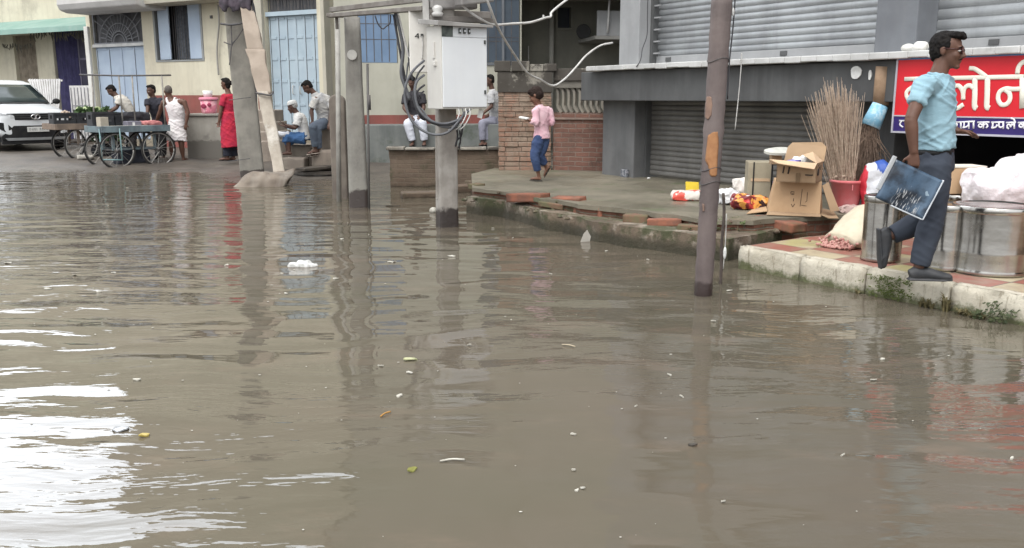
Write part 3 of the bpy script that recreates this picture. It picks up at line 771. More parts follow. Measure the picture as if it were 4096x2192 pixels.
# lean-to part further left, set back, with green awning
AO = HF.w(xl, 1.5, 0)
AF = Frame(AO.x, AO.y, HF.rz)
def ax(px, py, off=0.0): return AF.hit(px, py, off)[0]
def az(px, py, off=0.0): return AF.hit(px, py, off)[1]
annex = thing('lean_to_house', 'cream lean-to house with green awning, purple door and curtained doorway behind the white car', 'house', (AF.o.x, AF.o.y, 0), AF.rz)
pd_ = (ax(222, 300), ax(350, 300), .1, az(280, 118)); cw = (ax(60, 240), ax(148, 240), az(100, 330), az(100, 140))
mb = MB(); wall_mb(mb, -22, .6, -.1, 9.6, 0, .3, (pd_, cw)); mb.build('wall', m_cream, annex)
m_pur = mat('purple_cloth', (.055, .05, .13), (.035, .032, .085), .85, 4, bump=.1, streak=((.10, .10, .17), .5))
def drape(x0, x1, z0, z1, y, m, nm, par, amp=.035, fr=9.0):
    b = MB(); n = 48
    for zz in (z0, (z0 + z1) / 2, z1):
        for i in range(n + 1): b.v.append((x0 + (x1 - x0) * i / n, y + amp * math.sin(i * fr / 7 + zz) + amp * .5 * math.sin(i * fr / 3 + 2 * zz), zz))
    b.f = [(r * (n + 1) + i, r * (n + 1) + i + 1, (r + 1) * (n + 1) + i + 1, (r + 1) * (n + 1) + i) for r in range(2) for i in range(n)]
    return b.build(nm, m, par, smooth=True)
MB().b2(pd_[0], pd_[1], .25, .28, .1, pd_[3]).build('doorway', m_dark, annex)
drape(pd_[0] + .02, pd_[0] + (pd_[1] - pd_[0]) * .66, .15, pd_[3], .1, m_pur, 'door_curtain', annex)
xm = pd_[0] + (pd_[1] - pd_[0]) * .70
dr = MB().b2(xm, pd_[1] - .02, .1, .14, .15, pd_[3] - .05).build('door', mat('dark_purple_paint', (.03, .028, .05), (.05, .045, .075), .7, 4), annex)
MB().b2(xm, pd_[1] - .03, .085, .099, az(300, 240), az(300, 232)).b2(xm, xm + .05, .085, .099, .2, pd_[3] - .1).build('door_rail', mat('grey_violet', (.16, .15, .2)), dr)
MB().b2(cw[0], cw[1], .25, .28, cw[2], cw[3]).build('doorway', m_dark, annex)
drape(cw[0] + .02, cw[1] - .02, cw[2], cw[3], .12, mat('taupe_cloth', (.27, .23, .18), (.18, .15, .115), .9, 5, streak=((.34, .3, .24), .5)), 'curtain', annex)
zaw = az(150, 132, -1.3)
aw = MB(); aw.prism([(-1.3, zaw), (-1.28, zaw + .16), (-.001, zaw + .55), (-.001, zaw + .5)], lambda y, z: Vector((-14, y, z)), lambda y, z: Vector((ax(370, 100, -1.3), y, z)))
aw.build('awning', mat('faded_green_sheet', (.16, .28, .24), (.22, .33, .29), .7, 1.5, bump=.1, streak=((.28, .33, .30), .5)), annex, bevel=.01)
MB().b2(ax(200, 110, -1.0), ax(375, 110, -1.0), -1.0, -.9, az(290, 122, -1), az(290, 105, -1)).build('awning_beam', mat('dark_teal', (.03, .08, .07)), annex)
# garland of mango leaves / tassels under the awning: one thing
gar = MB()
for i in range(34):
    px = 5 + i * 10; a = AF.hit(px, 122 + 3 * math.sin(i), -.5); l = random.uniform(.1, .3)
    q = a[1] - .05 if px > 120 else a[1] - .42
    gar.tube([(a[0], -.5, q), (a[0] + random.uniform(-.06, .06), -.52, q - l * .5), (a[0] + random.uniform(-.1, .1), -.5, q - l)], [.02, .028, .006], 5)
gar.tube([AF.hit(x_, 120, -.5)[0:1] + (-.5, AF.hit(x_, 120, -.5)[1] - .03) for x_ in (2, 120, 240, 345)], .012, 5)
tag(gar.build('leaf_garland', mat('dry_leaf', (.09, .085, .07), (.15, .14, .11), .9, 9), None, (AF.o.x, AF.o.y, 0), rz=AF.rz), 'dry leaf garland hung under the green awning', 'garland')
# white railing and gate in front of the lean-to
m_rail = mat('white_rail_paint', (.68, .67, .66), (.55, .54, .53), .6, 5, bump=.1)
rail = thing('railing', 'white slatted railing leaning in front of the lean-to beside the car', 'railing', (AF.o.x, AF.o.y, 0), AF.rz)
for i in range(13):
    a = AF.hit(118 + i * 10, 316, -1.6); b = AF.hit(150 + i * 7, 440, -1.6)
    MB().bar((a[0], -1.6, a[1]), (b[0], -1.6, b[1]), .075, .02, up=(0, 1, 0)).build('slat', m_rail, rail)
MB().bar((AF.hit(112, 318, -1.58)[0], -1.575, AF.hit(112, 322, -1.58)[1]), (AF.hit(248, 318, -1.58)[0], -1.575, AF.hit(248, 322, -1.58)[1]), .05, .03, up=(0, 1, 0)).build('top_rail', m_rail, rail)
gate = thing('iron_gate', 'low white barred gate below the purple doorway', 'gate', (AF.o.x, AF.o.y, 0), AF.rz)
g0, g1 = ax(280, 380, -.7), ax(388, 380, -.7); gzt, gzb = az(330, 342, -.7), .2
MB().b2(g0, g1, -.7, -.68, gzb, gzt).build('gate_sheet', m_rail, gate)
gb = MB()
for i in range(8): gb.b2(g0 + (g1 - g0) * (i + .5) / 8 - .012, g0 + (g1 - g0) * (i + .5) / 8 + .012, -.72, -.701, gzb, gzt - .06)
for q in (.35, .62): gb.b2(g0 + .1, g1 - .3, -.722, -.721, gzb + (gzt - gzb) * q, gzb + (gzt - gzb) * q + .025)
gb.build('gate_bars', mat('grey_bar', (.28, .28, .3)), gate)

# ================================================================== BLUE-WINDOWED HOUSE (behind the meter box)
KH = Frame(-2.95, 18.6, R(10))
def kx(px, py, off=0.0): return KH.hit(px, py, off)[0]
def kz(px, py, off=0.0): return KH.hit(px, py, off)[1]
m_cream2 = mat('pale_olive_plaster', (.43, .42, .35), (.37, .36, .30), .88, 1.2, bump=.1, streak=((.25, .25, .21), .4), grime=(.33, .33, .29), gcut=(.6, .78))
m_olive_shaded = mat('shaded_olive_plaster', (.20, .195, .16), (.15, .148, .125), .88, 1.2, bump=.1, streak=((.10, .10, .085), .45))  # wall plaster darkened for the porch: overhang shade put into the colour
m_plinth = mat('mossy_plinth', (.17, .18, .17), (.12, .13, .125), .85, 2, bump=.25, streak=((.30, .30, .28), .4), grime=(.07, .085, .06), gcut=(.55, .7))
m_bluew = mat('blue_shutter_paint', (.15, .225, .34), (.125, .19, .29), .6, 2, bump=.1, streak=((.18, .27, .38), .45))
h2 = thing('olive_house', 'pale olive house with blue window shutters, red dado and cement bench plinth', 'house', (KH.o.x, KH.o.y, 0), KH.rz)
zp1 = kz(1560, 499); zr1 = kz(1560, 460, .6)
xk0, xk1 = kx(1352, 500, .6), kx(2440, 400, .6) + 3
MB().b2(kx(1462, 550), kx(2010, 550) + 1.0, 0, .62, -.1, zp1).build('plinth', m_plinth, h2, bevel=.02)
win = (kx(1430, 150, .6), kx(1590, 150, .6), kz(1500, 252, .6), kz(1500, 55, .6))
dwin = (kx(1920, 150, .6), kx(2082, 150, .6), kz(2000, 252, .6), kz(2000, -20, .6))
swin = (kx(2230, 70, 1.6), kx(2284, 70, 1.6), kz(2257, 112, 1.6), kz(2257, 30, 1.6))
xr = kx(2086, 300, .6)
mb = MB(); wall_mb(mb, xk0, xr, -.1, 13.4, .6, .9, (win, dwin)); mb.build('wall', m_cream2, h2)
mb = MB(); wall_mb(mb, xr, xk1 + 4, -.1, 3.6, 1.6, 1.9, (swin,)); mb.build('porch_wall', m_olive_shaded, h2)
MB().b2(xr - .25, xr - .001, .901, 1.9, -.1, 3.6).build('porch_side', m_olive_shaded, h2)
MB().b2(xr, xk1 + 4, .2, 1.9, 3.6, 13.4).build('upper_wall', m_cream2, h2)
MB().b2(xr, xr + 4.2, -.3, .2, 3.5, 3.62).build('eave', mat('dull_pink_eave', (.25, .18, .17), (.18, .14, .14), .8, 3), h2, bevel=.01)
MB().b2(xk0, xk1 + 4, 1.9, 10, 13.0, 13.2).build('roof', m_cement, h2)
MB().b2(kx(1440, 480, .58), xr, .585, .599, zp1, zr1).build('dado', m_dado, h2)
def shut2(a, b, z0, z1, y, m, nm, cols, rows):
    r_ = MB().b2(a, b, y, y + .04, z0, z1).build(nm, m, h2)
    g_ = MB(); W = (b - a) / cols
    for i in range(1, cols): g_.b2(a + W * i - .008, a + W * i + .008, y - .006, y - .0005, z0 + .02, z1 - .02)
    for q in rows:
        for i in range(cols): g_.b2(a + W * i + .0085, a + W * (i + 1) - .0085, y - .005, y - .0005, z0 + (z1 - z0) * q - .006, z0 + (z1 - z0) * q + .006)
    g_.build('shutter_joint', m_iron, r_); return r_
shut2(win[0] + .02, win[1] - .02, win[2] + .01, win[3], .62, m_bluew, 'window_shutter', 5, (.48, .8))
shut2(dwin[0] + .02, dwin[1] - .02, dwin[2] + .01, dwin[3], .66, mat('slate_shutter', (.06, .08, .105), (.045, .06, .08), .6, 2, streak=((.1, .12, .14), .4)), 'window_shutter', 5, (.32, .38))
fr = MB().b2(dwin[0] + .48, dwin[0] + .53, .61, .655, dwin[2], dwin[3]).b2(dwin[0] - .02, dwin[1] + .02, .58, .70, dwin[2] - .05, dwin[2])
fr.build('window_frame', mat('dusty_frame', (.14, .15, .165)), h2)
MB().b2(swin[0], swin[1], 1.75, 1.78, swin[2], swin[3]).build('window', mat('dark_pane', (.03, .035, .045), None, .3), h2)
fr = MB().b2(swin[0] - .05, swin[0], 1.57, 1.7, swin[2] - .05, swin[3] + .05).b2(swin[1], swin[1] + .05, 1.57, 1.7, swin[2] - .05, swin[3] + .05).b2(swin[0], swin[1], 1.57, 1.7, swin[2] - .05, swin[2]).b2(swin[0], swin[1], 1.57, 1.7, swin[3], swin[3] + .05)
fr.build('window_frame', m_olive_shaded, h2)
MB().tube([(kx(2206, 200, 1.5), 1.5, .4), (kx(2206, 200, 1.5), 1.5, 3.6)], .055, 10).build('downpipe', mat('pale_pipe', (.33, .325, .29), (.27, .26, .23)), h2, smooth=True)
MB().tube([(kx(2114, 200, 1.55), 1.55, 1.4), (kx(2114, 200, 1.55), 1.55, 2.6)], .012, 6).build('conduit', m_cable_w, h2)
fc = kx(2332, 127, 1.58), kz(2332, 127, 1.58)
fan = MB().lathe([(.001, 0), (.15, 0), (.17, .03), (.16, .06), (.001, .03)], 16, (fc[0], 1.56, fc[1]), Matrix.Rotation(R(90), 3, 'X'))
fan.build('exhaust_fan', mat('dim_fan', (.07, .07, .07)), h2)
# balcony corner above the boundary wall
bx0_, bx1_ = kx(2372, 100, .3), kx(2372, 100, .3) + 2.2
MB().b2(bx0_, bx1_, .1, 1.6, kz(2400, 160, .3), kz(2400, 145, .3)).build('balcony_slab', mat('balcony_grey', (.24, .235, .22), (.18, .175, .16)), h2, bevel=.01)
MB().b2(bx0_ + .05, bx1_, .12, .2, kz(2400, 145, .3), kz(2400, 45, .3)).build('balcony_panel', m_ul, h2, bevel=.01)
MB().tube([(kx(2438, 30, .05), .05, kz(2438, -20, .05)), (kx(2434, 70, .05), .05, kz(2434, 70, .05)), (kx(2430, 132, .05), .05, kz(2430, 132, .05))], .022, 8).build('balcony_pipe', m_white, h2, smooth=True)

# ================================================================== boundary walls
m_brick = brick_mat('old_brick', (.30, .175, .125), (.23, .135, .095), (.20, .155, .12), (.10, .085, .06), None, plaster=(.28, .215, .165), pcut=(.42, .62))
m_brick2 = brick_mat('dark_brick', (.20, .10, .075), (.14, .075, .058), (.19, .15, .125), (.055, .045, .036), None, plaster=(.15, .10, .08), pcut=(.48, .68))
pb = Vector((-.13, 14.25, 0))
bw_l = D(1993, 500, 14.25).x; bw_r = D(2205, 500, 14.25).x
pil = thing('brick_pillar', 'tall worn brick gate pillar with black mould on its top behind the pink shirted child', 'pillar', (bw_l, 14.25, 0))
W = bw_r - bw_l; ztop = D(2100, 266, 14.25).z
mb = MB(); z = -.1; i = 0
rnd = random.Random(5)
while z < ztop - .12:
    h = .078; i += 1; xb = -rnd.choice((.0, .12)); 
    while xb < W - .02:
        wb = rnd.uniform(.19, .26); x0b, x1b = max(0, xb), min(W, xb + wb)
        if W - x1b < .06: x1b = W
        if x1b - x0b > .03:
            dy = rnd.uniform(-.012, .012); ex = rnd.uniform(-.006, .006)
            mb.b2(x0b + .003 + (ex if x0b == 0 else 0), x1b - .003 + (ex if x1b == W else 0), dy, .42, z + .003 + rnd.uniform(-.002, .002), z + h - .003 + rnd.uniform(-.003, .002))
        xb += wb
        if x1b == W: break
    z += h
mb.build('brickwork', m_brick, pil, bevel=.008)
MB().b2(.015, W - .015, .012, .40, -.1, z).build('mortar_core', mat('mortar', (.17, .13, .10), (.12, .09, .07), .95, 4, bump=.5), pil)
m_mould = mat('black_mould_cement', (.30, .28, .24), (.2, .18, .15), .95, 3, bump=.5, grime=(.035, .03, .026), gcut=(.42, .5), gsc=2.0, streak=((.04, .035, .03), .8))
cap = MB(); xx = -.06
while xx < W + .02:
    w_ = rnd.uniform(.16, .3); cap.b2(xx, min(xx + w_, W + .08), -.05 + rnd.uniform(-.02, .02), .46, z, z + rnd.uniform(.11, .17)); xx += w_ + .008
cap.build('capping', m_mould, pil, bevel=.012)
cap = MB().b2(-.012, W + .012, -.018, -.004, z - .32, z - .002); 
cap.build('cement_band', m_mould, pil, bevel=.006)
# wall running from the pillar to the shop, with a baluster panel above
e0 = Vector((bw_r, 14.25, 0)); e1 = Vector((1.55, 13.95, 0))
BF = Frame(e0.x, e0.y, math.atan2(e1.y - e0.y, e1.x - e0.x)); Lb = (e1 - e0).length + .3
bw = thing('boundary_wall', 'dark brick boundary wall with curled cement balusters between pillar and grey shop', 'wall', (BF.o.x, BF.o.y, 0), BF.rz)
zc = BF.hit(2300, 480)[1]
MB().b2(0.01, Lb, .08, .30, -.1, zc).build('brickwork', m_brick2, bw)
MB().b2(0.01, Lb, .05, .33, zc, zc + .035).build('coping', mat('brown_coping', (.22, .16, .13), (.16, .12, .1), .9, 5, bump=.4), bw, bevel=.008)
MB().b2(0.01, Lb, .10, .28, zc + .035, zc + .11).build('base_rail', m_brick2, bw, bevel=.006)
zt1 = BF.hit(2300, 352)[1]
MB().b2(0.01, BF.hit(2335, 350)[0] + 2, .10, .28, zt1 + .0, zt1 + .11).build('top_rail', mat('grey_brown_cement', (.20, .185, .16), (.15, .14, .12), .9, 4, bump=.3), bw, bevel=.006)
MB().b2(0.01, Lb + .5, .06, .32, zt1 + .11, zt1 + .30).build('top_block', m_mould, bw, bevel=.01)
m_bal = mat('baluster_cement', (.235, .215, .18), (.18, .165, .14), .9, 4, bump=.3)
nb_ = 13
for i in range(nb_):
    xx = .06 + (Lb - .1) * i / nb_
    zz0, zz1 = zc + .11, zt1
    pts = smooth_path([(xx - .03, .19, zz1), (xx, .19, zz1 - .06), (xx + .005, .19, (zz0 + zz1) / 2), (xx + .005, .19, zz0 + .10), (xx + .06, .19, zz0)], 4)
    MB().tube(pts, [(.035, .07)] * len(pts), 6, side=(1, 0, 0)).build('baluster', m_bal, bw)
# low mossy wall by the water
lw0, lw1 = G(1562, 748, 0), G(2030, 735, .05)
LF = Frame(lw0.x, lw0.y, math.atan2(lw1.y - lw0.y, lw1.x - lw0.x)); Ll = (lw1 - lw0).length
low = thing('low_wall', 'low mossy mud and brick wall standing behind the meter box pole', 'wall', (LF.o.x, LF.o.y, 0), LF.rz)
m_low = brick_mat('mud_brick', (.125, .088, .063), (.09, .066, .05), (.13, .105, .08), (.045, .055, .026), (.03, (.05, .038, .026, 1)), plaster=(.13, .098, .072), pcut=(.36, .6))
zl = LF.hit(1700, 590)[1]
b = MB().b2(0, Ll, 0, .28, -.3, zl - .04); me = b.mesh('wall'); bmm = bmesh.new(); bmm.from_mesh(me); bmesh.ops.subdivide_edges(bmm, edges=bmm.edges, cuts=14, use_grid_fill=True)
for v in bmm.verts:
    n_ = mnoise.noise(v.co * 3) * .03 + mnoise.noise(v.co * 9) * .014
    if v.co.y < .2: v.co.y += n_
    if v.co.x < .05: v.co.x += n_ * 2
bmm.to_mesh(me); bmm.free(); link('wall_body', me, m_low, low, smooth=True)
xx = -.05; cp_i = 0
while xx < Ll - .02:
    w_ = rnd.uniform(.3, .55); w_ = min(w_, Ll - xx)
    MB().b2(xx, xx + w_ - .015, -.05 + rnd.uniform(-.03, .02), .3, zl - .04, zl + rnd.uniform(-.005, .02)).build('coping_stone', m_mould, low, bevel=.012); xx += w_
# ledge stones at the foot of the low wall
for i, (a, b_, py) in enumerate(((1610, 1770, 772), (1820, 1900, 752), (1890, 1965, 742))):
    p0 = G(a, py, .08); p1 = G(b_, py - 4, .08)
    o = MB().b2(0, (p1 - p0).length, -.02, .3, -.25, .08 + .03 * i).build('footing_stone', m_low, None, (p0.x, p0.y, 0), rz=math.atan2(p1.y - p0.y, p1.x - p0.x), bevel=.02)
    tag(o, ('longest wet footing slab at the waterline below the low mossy wall', 'middle footing stone right of the meter box pole', 'raised footing stone at the pavement corner')[i], 'stone', 'footing stones at the waterline')
# ================================================================== POLES AND ELECTRICS
m_conc = mat('weathered_concrete', (.255, .24, .21), (.18, .17, .15), .92, 3, bump=.5, bsc=22, bdist=.012, streak=((.33, .31, .27), .5), grime=(.11, .10, .085), gcut=(.6, .75), wet=(.16, (.055, .045, .04)))
m_conc2 = mat('grey_concrete_post', (.225, .215, .19), (.16, .15, .135), .92, 3, bump=.5, bsc=22, bdist=.012, streak=((.30, .30, .28), .6), grime=(.10, .10, .095), gcut=(.6, .75), wet=(.235, (.05, .04, .036)))
m_woodpost = mat('bleached_wood_post', (.34, .32, .29), (.21, .19, .17), .9, 2.5, bump=.5, bsc=22, bdist=.012, streak=((.12, .105, .09), .9), grime=(.16, .14, .12), wet=(.21, (.035, .028, .025)))
def pole_mesh(mb, p0, p1, a0, b0, a1, b1, rz=0, nseg=14, n=4, wob=.008, seed=0, rnd=.18):
    """tapered rounded-square pole from p0 to p1 (half sizes a,b)"""
    p0, p1 = Vector(p0), Vector(p1); m = Matrix.Rotation(rz, 3, 'Z'); K = 20; base = len(mb.v)
    for i in range(nseg + 1):
        q = i / nseg; c = p0 + (p1 - p0) * q; a = a0 + (a1 - a0) * q; b = b0 + (b1 - b0) * q
        for k in range(K):
            th = 2 * math.pi * (k + .5) / K; e = 2 / (2 + 1 / rnd)
            x = a * math.copysign(abs(math.cos(th)) ** e, math.cos(th)); y = b * math.copysign(abs(math.sin(th)) ** e, math.sin(th))
            v = c + m @ Vector((x, y, 0)); f_ = wob * mnoise.noise(Vector((v.x * 7 + seed, v.y * 7, v.z * 3)))
            mb.v.append(v + (v - c).normalized() * f_)
    for i in range(nseg):
        for k in range(K):
            mb.f.append((base + i * K + k, base + i * K + (k + 1) % K, base + (i + 1) * K + (k + 1) % K, base + (i + 1) * K + k))
    mb.f.append(tuple(base + k for k in range(K - 1, -1, -1))); mb.f.append(tuple(base + nseg * K + k for k in range(K)))
    return mb
def pole_thing(name, label, cat, pb_, pt_, a0, b0, a1, b1, m, rz=0, group=None, wob=.008, deep=.35, rnd=.18):
    pb_, pt_ = Vector(pb_), Vector(pt_); ext = (pt_ - pb_) / (pt_ - pb_).z * deep
    root = thing(name, label, cat, pb_, 0, group)
    pole_mesh(MB(), -ext, pt_ - pb_, a0, b0, a1, b1, rz, wob=wob, seed=pb_.x, rnd=rnd).build('shaft', m, root, smooth=True)
    return root
# big tapering pole (left)
Pb = G(1012, 712, 0); Yp = Pb.y
Pt = D(936, -30, Yp)
big = pole_thing('concrete_pole', 'broad tapering concrete pole standing behind the leaning pale slab', 'pole', Pb, Pt + (Pt - Pb) * .25, .215, .16, .185, .13, m_conc, R(14), wob=.012, rnd=.1)
rel = lambda px, py, dy=0.0: D(px, py, Yp + dy) - Pb
b = MB(); b.tube(smooth_path([rel(882, 95, -.25), rel(925, 99, -.27), rel(975, 92, -.25), rel(995, 90, .1)], 5), .018, 6)
b.build('iron_clamp', m_iron, big, smooth=True)
for pts in ([(925, 99), (926, 140), (928, 180)], [(895, 168), (915, 176), (928, 180)], [(975, 112), (950, 150), (928, 180), (922, 225), (918, 260)]):
    MB().tube(smooth_path([rel(px, py, -.24) for px, py in pts], 5), .011, 5).build('tie_wire', m_iron, big, smooth=True)
for i, (px, py) in enumerate(((958, 395), (955, 640))):
    MB().tube(smooth_path([rel(px - 42, py + 6, -.27), rel(px, py, -.275), rel(px + 46, py - 6, -.25)], 4), .007, 5).build('crack_line', m_iron, big, smooth=True)
# rags and dark cables bunched at its top
m_rag = mat('dull_violet_rag', (.10, .08, .10), (.055, .05, .06), .95, 8, bump=.4)
rb = MB()
rnd = random.Random(4)
for i in range(16):
    x0 = rnd.uniform(885, 1000); p0 = D(x0, rnd.uniform(-60, -10), Yp - .28); p1 = D(x0 + rnd.uniform(-14, 14), rnd.uniform(5, 50), Yp - .3)
    rb.tube(smooth_path([p0, (p0 + p1) / 2 + Vector((rnd.uniform(-.05, .05), -.05, 0)), p1], 4), [rnd.uniform(.03, .05)] * 9, 7)
tag(link('rag', fuse(rb, .02, 2), m_rag, None), 'dark violet rags tied round the top of the broad concrete pole', 'rag')
cb = thing('service_cable', 'dark service cables drooping beside the top of the broad concrete pole', 'cable', D(1000, 60, Yp - .3))
o0 = cb.location
for pts in ([(980, -40), (1010, 10), (1020, 60), (1022, 82)], [(965, -30), (985, 30), (1012, 40), (1000, -20)], [(1000, -40), (1008, 5), (1000, 20)]):
    MB().tube(smooth_path([D(px, py, Yp - .3) - o0 for px, py in pts], 6), .018, 6).build('strand', m_cable_k, cb, smooth=True)
# pale slab leaning against it
lb0 = G(1128, 738, 0)
pale = thing('stone_slab', 'long pale cracked stone slab leaning against the broad concrete pole', 'slab', lb0)
m_pale = mat('pale_stone', (.42, .375, .315), (.29, .255, .21), .9, 2.5, bump=.5, bdist=.012, streak=((.24, .20, .165), .4), grime=(.54, .51, .46), gcut=(.55, .66))
lt0 = D(990, 30, Yp - .25) - lb0
pm = MB(); pole_mesh(pm, -lt0 / lt0.z * .3, lt0 * .52, .085, .07, .11, .08, R(10), wob=.02, seed=3)
pm.build('lower_piece', m_pale, pale, smooth=True)
pm = MB(); pole_mesh(pm, lt0 * .505, lt0 * .76, .125, .075, .15, .08, R(10), wob=.03, seed=8, rnd=.12); pm.build('middle_piece', mat('tan_stone', (.36, .30, .245), (.28, .23, .185), .9, 3, bump=.4), pale, smooth=True)
pm = MB(); pole_mesh(pm, lt0 * .745, lt0 * 1.1, .13, .07, .11, .06, R(10), wob=.03, seed=1, rnd=.12); pm.build('upper_piece', MATS['tan_stone'], pale, smooth=True)
q = lt0 * .505; MB().tube(smooth_path([q + Vector((-.12, -.1, .02)), q + Vector((0, -.13, .0)), q + Vector((.13, -.1, -.02)), q + Vector((.17, -.06, .04))], 5), .016, 6).build('tie_wire', m_iron, pale, smooth=True)
# half sunk grey mound of broken drum at its foot
dm = G(1050, 742, 0)
b = MB(); K = 30; rows = 26
for j in range(rows + 1):
    x = -.52 + .9 * j / rows
    for k in range(K + 1):
        a = math.pi * k / K; r_ = .27 * math.sqrt(max(.02, 1 - max(0, (10 - j) / 10) ** 2)) * (1 + .10 * mnoise.noise(Vector((x * 4, a * 2.5, 1))) + .025 * math.sin(j * 1.1))
        b.v.append((x + .16 * math.sin(a), -math.cos(a) * r_ * 1.0, math.sin(a) * r_ * (1.0 + .1 * math.sin(a * 3 + x * 4)) - .02))
b.f = [(j * (K + 1) + k, j * (K + 1) + k + 1, (j + 1) * (K + 1) + k + 1, (j + 1) * (K + 1) + k) for j in range(rows) for k in range(K)]
b.f.append(tuple(range(K, -1, -1)))
o = b.build('broken_drum', mat('muddy_sheet', (.20, .165, .13), (.125, .10, .08), .75, 4, bump=.4, streak=((.30, .29, .26), .5), grime=(.22, .25, .24)), None, dm, smooth=True, rz=R(8))
sl = o.modifiers.new('thick', 'SOLIDIFY'); sl.thickness = .025
tag(o, 'half sunken grey broken drum lying at the foot of the pale slab', 'drum')

# second pole, round-topped plank and steel pipe
P2 = G(1436, 828, 0); Y2 = P2.y; P2t = D(1408, 70, Y2)
p2 = pole_thing('concrete_pole', 'grey round-cornered concrete pole with a pale disc, left of the meter box', 'pole', P2, P2t, .135, .12, .10, .10, m_conc2, R(8), rnd=.28)
MB().lathe([(.001, .0), (.062, 0), (.066, -.006), (.001, -.008)], 20, D(1408, 220, Y2 - .125) - P2, Matrix.Rotation(R(90), 3, 'X')).build('disc_plate', mat('pale_disc', (.42, .41, .38), None, .7, 9), p2, smooth=False)
pl0 = G(1362, 775, 0); Yl = 13.0; pl0 = Vector((D(1362, 760, Yl).x, Yl, 0))
plk = thing('stone_post', 'grey round-topped stone post standing just left of the pale disc pole', 'post', pl0)
zt_ = D(1355, 378, Yl).z; hw = (D(1388, 500, Yl).x - D(1326, 500, Yl).x) / 2
prof = [(-hw, -.4)] + [(-hw * math.cos(math.pi * k / 12), zt_ - hw * .9 + hw * .9 * math.sin(math.pi * k / 12)) for k in range(13)] + [(hw, -.4)]
MB().prism(prof, lambda a, c: (a - .04 * 0, -.06, c), lambda a, c: (a, .08, c)).build('post_body', mat('brown_grey_stone', (.18, .155, .13), (.12, .10, .085), .9, 3, bump=.5, streak=((.24, .22, .19), .4)), plk, bevel=.015)
hp0 = Vector((D(1352, 760, 12.6).x, 12.6, 0))
sp_ = thing('steel_pipe', 'thin pale steel pipe standing upright left of the pale disc pole', 'pipe', hp0)
MB().tube([(0, 0, -.3), (D(1350, 62, 12.6) - hp0)], .035, 8).build('pipe_body', mat('pale_pipe_paint', (.34, .33, .30), (.25, .24, .22), .6, 5), sp_, smooth=True)
hp1 = Vector((D(1472, 760, 11.75).x, 11.75, 0))
sp2 = thing('conduit_pipe', 'thin dark conduit running up the right side of the pale disc pole', 'pipe', hp1)
MB().tube([(0, 0, -.3), D(1470, 255, 11.75) - hp1], .016, 8).build('pipe_body', mat('dark_conduit', (.10, .095, .09), None, .6), sp2, smooth=True)
MB().tube([D(1476, 380, 11.7) - hp1, D(1478, 440, 11.7) - hp1], .02, 6).build('clip', m_iron, sp2, smooth=True)

# third pole, carrying the meter cabinet
P3 = G(1790, 905, 0); Y3 = P3.y; P3t = D(1775, -40, Y3)
p3 = pole_thing('wooden_pole', 'bleached squarish wooden pole with soaked dark foot carrying the meter cabinet', 'pole', P3, P3t, .115, .10, .10, .09, m_woodpost, R(20), rnd=.16, wob=.012)
MB().box((D(1755, 700, Y3 - .02) - P3) + Vector((-.005, -.02, .1)), (.05, .03, .75)).build('splint', m_woodpost, p3, bevel=.008)
m_cab = mat('cabinet_white', (.66, .68, .69), (.60, .62, .64), .45, .8, bump=.03, streak=((.5, .5, .5), .25), spec=.4)
m_cab_shaded = mat('cabinet_white_shaded', (.60, .585, .55), (.52, .505, .47), .5, 1.2, bump=.05, streak=((.42, .40, .36), .4))  # darker, warmer copy of the cabinet white: side shade put into the colour
m_cabd = mat('cabinet_dark', (.05, .055, .05), (.03, .03, .03), .5)
TH = R(30)
c0 = D(1767, 437, 9.62)
cab = thing('meter_cabinet', 'large white electric meter cabinet with meter window and three switches on the wooden pole', 'cabinet', c0, TH)
Wc, Dc = (D(1947, 430, 9.62).x - c0.x) / math.cos(TH), .36
Hc = D(1767, 98, 9.62).z - c0.z
MB().b2(0, Wc, 0, Dc, 0, Hc).build('case', m_cab_shaded, cab, bevel=.008)
dz0, dz1 = .02, Hc - .125
MB().b2(.012, Wc - .012, -.016, -.001, dz0, dz1).build('door', m_cab, cab, bevel=.006)
MB().b2(.14, Wc - .012, -.014, -.001, dz1 + .004, Hc - .012).build('switch_panel', m_cab, cab, bevel=.004)
MB().b2(.012, .136, -.008, -.001, dz1 + .004, Hc - .012).build('meter_window', mat('meter_glass', (.10, .115, .105), (.05, .06, .055), .25, 14), cab)
for i in range(3):
    k = MB().b2(.20 + i * .055, .228 + i * .055, -.034, -.0145, Hc - .085, Hc - .030).build('switch', m_cabd, cab, bevel=.004)
    MB().b2(.208 + i * .055, .22 + i * .055, -.040, -.0345, Hc - .07, Hc - .048).build('toggle', m_cab, k)
for z in (.16, dz1 - .06): MB().b2(Wc - .05, Wc - .03, -.03, -.0165, z, z + .04).build('latch', m_cabd, cab, bevel=.003)
MB().box((-.004, .17, .62), (.02, .05, .17)).build('bracket', m_cab_shaded, cab, bevel=.004)
MB().box((-.010, .14, .48), (.03, .06, .05)).build('bracket', m_cab_shaded, cab, bevel=.004)
b = MB(); b.prism([(-.06, Hc + .004), (Wc + .04, Hc + .004), (Wc + .04, Hc + .03), (-.06, Hc + .055)], lambda x, z: Vector((x, -.07, z - .02)), lambda x, z: Vector((x, Dc + .08, z + .03)))
b.build('rain_hood', mat('grey_hood', (.30, .29, .275), (.22, .21, .2), .6, 4, bump=.15), cab, bevel=.004)
MB().box((Wc - .055, .06, -.05), (.06, .004, .1), M=Matrix.Rotation(R(16), 3, 'Y')).build('paper_tag', m_scrap, cab)
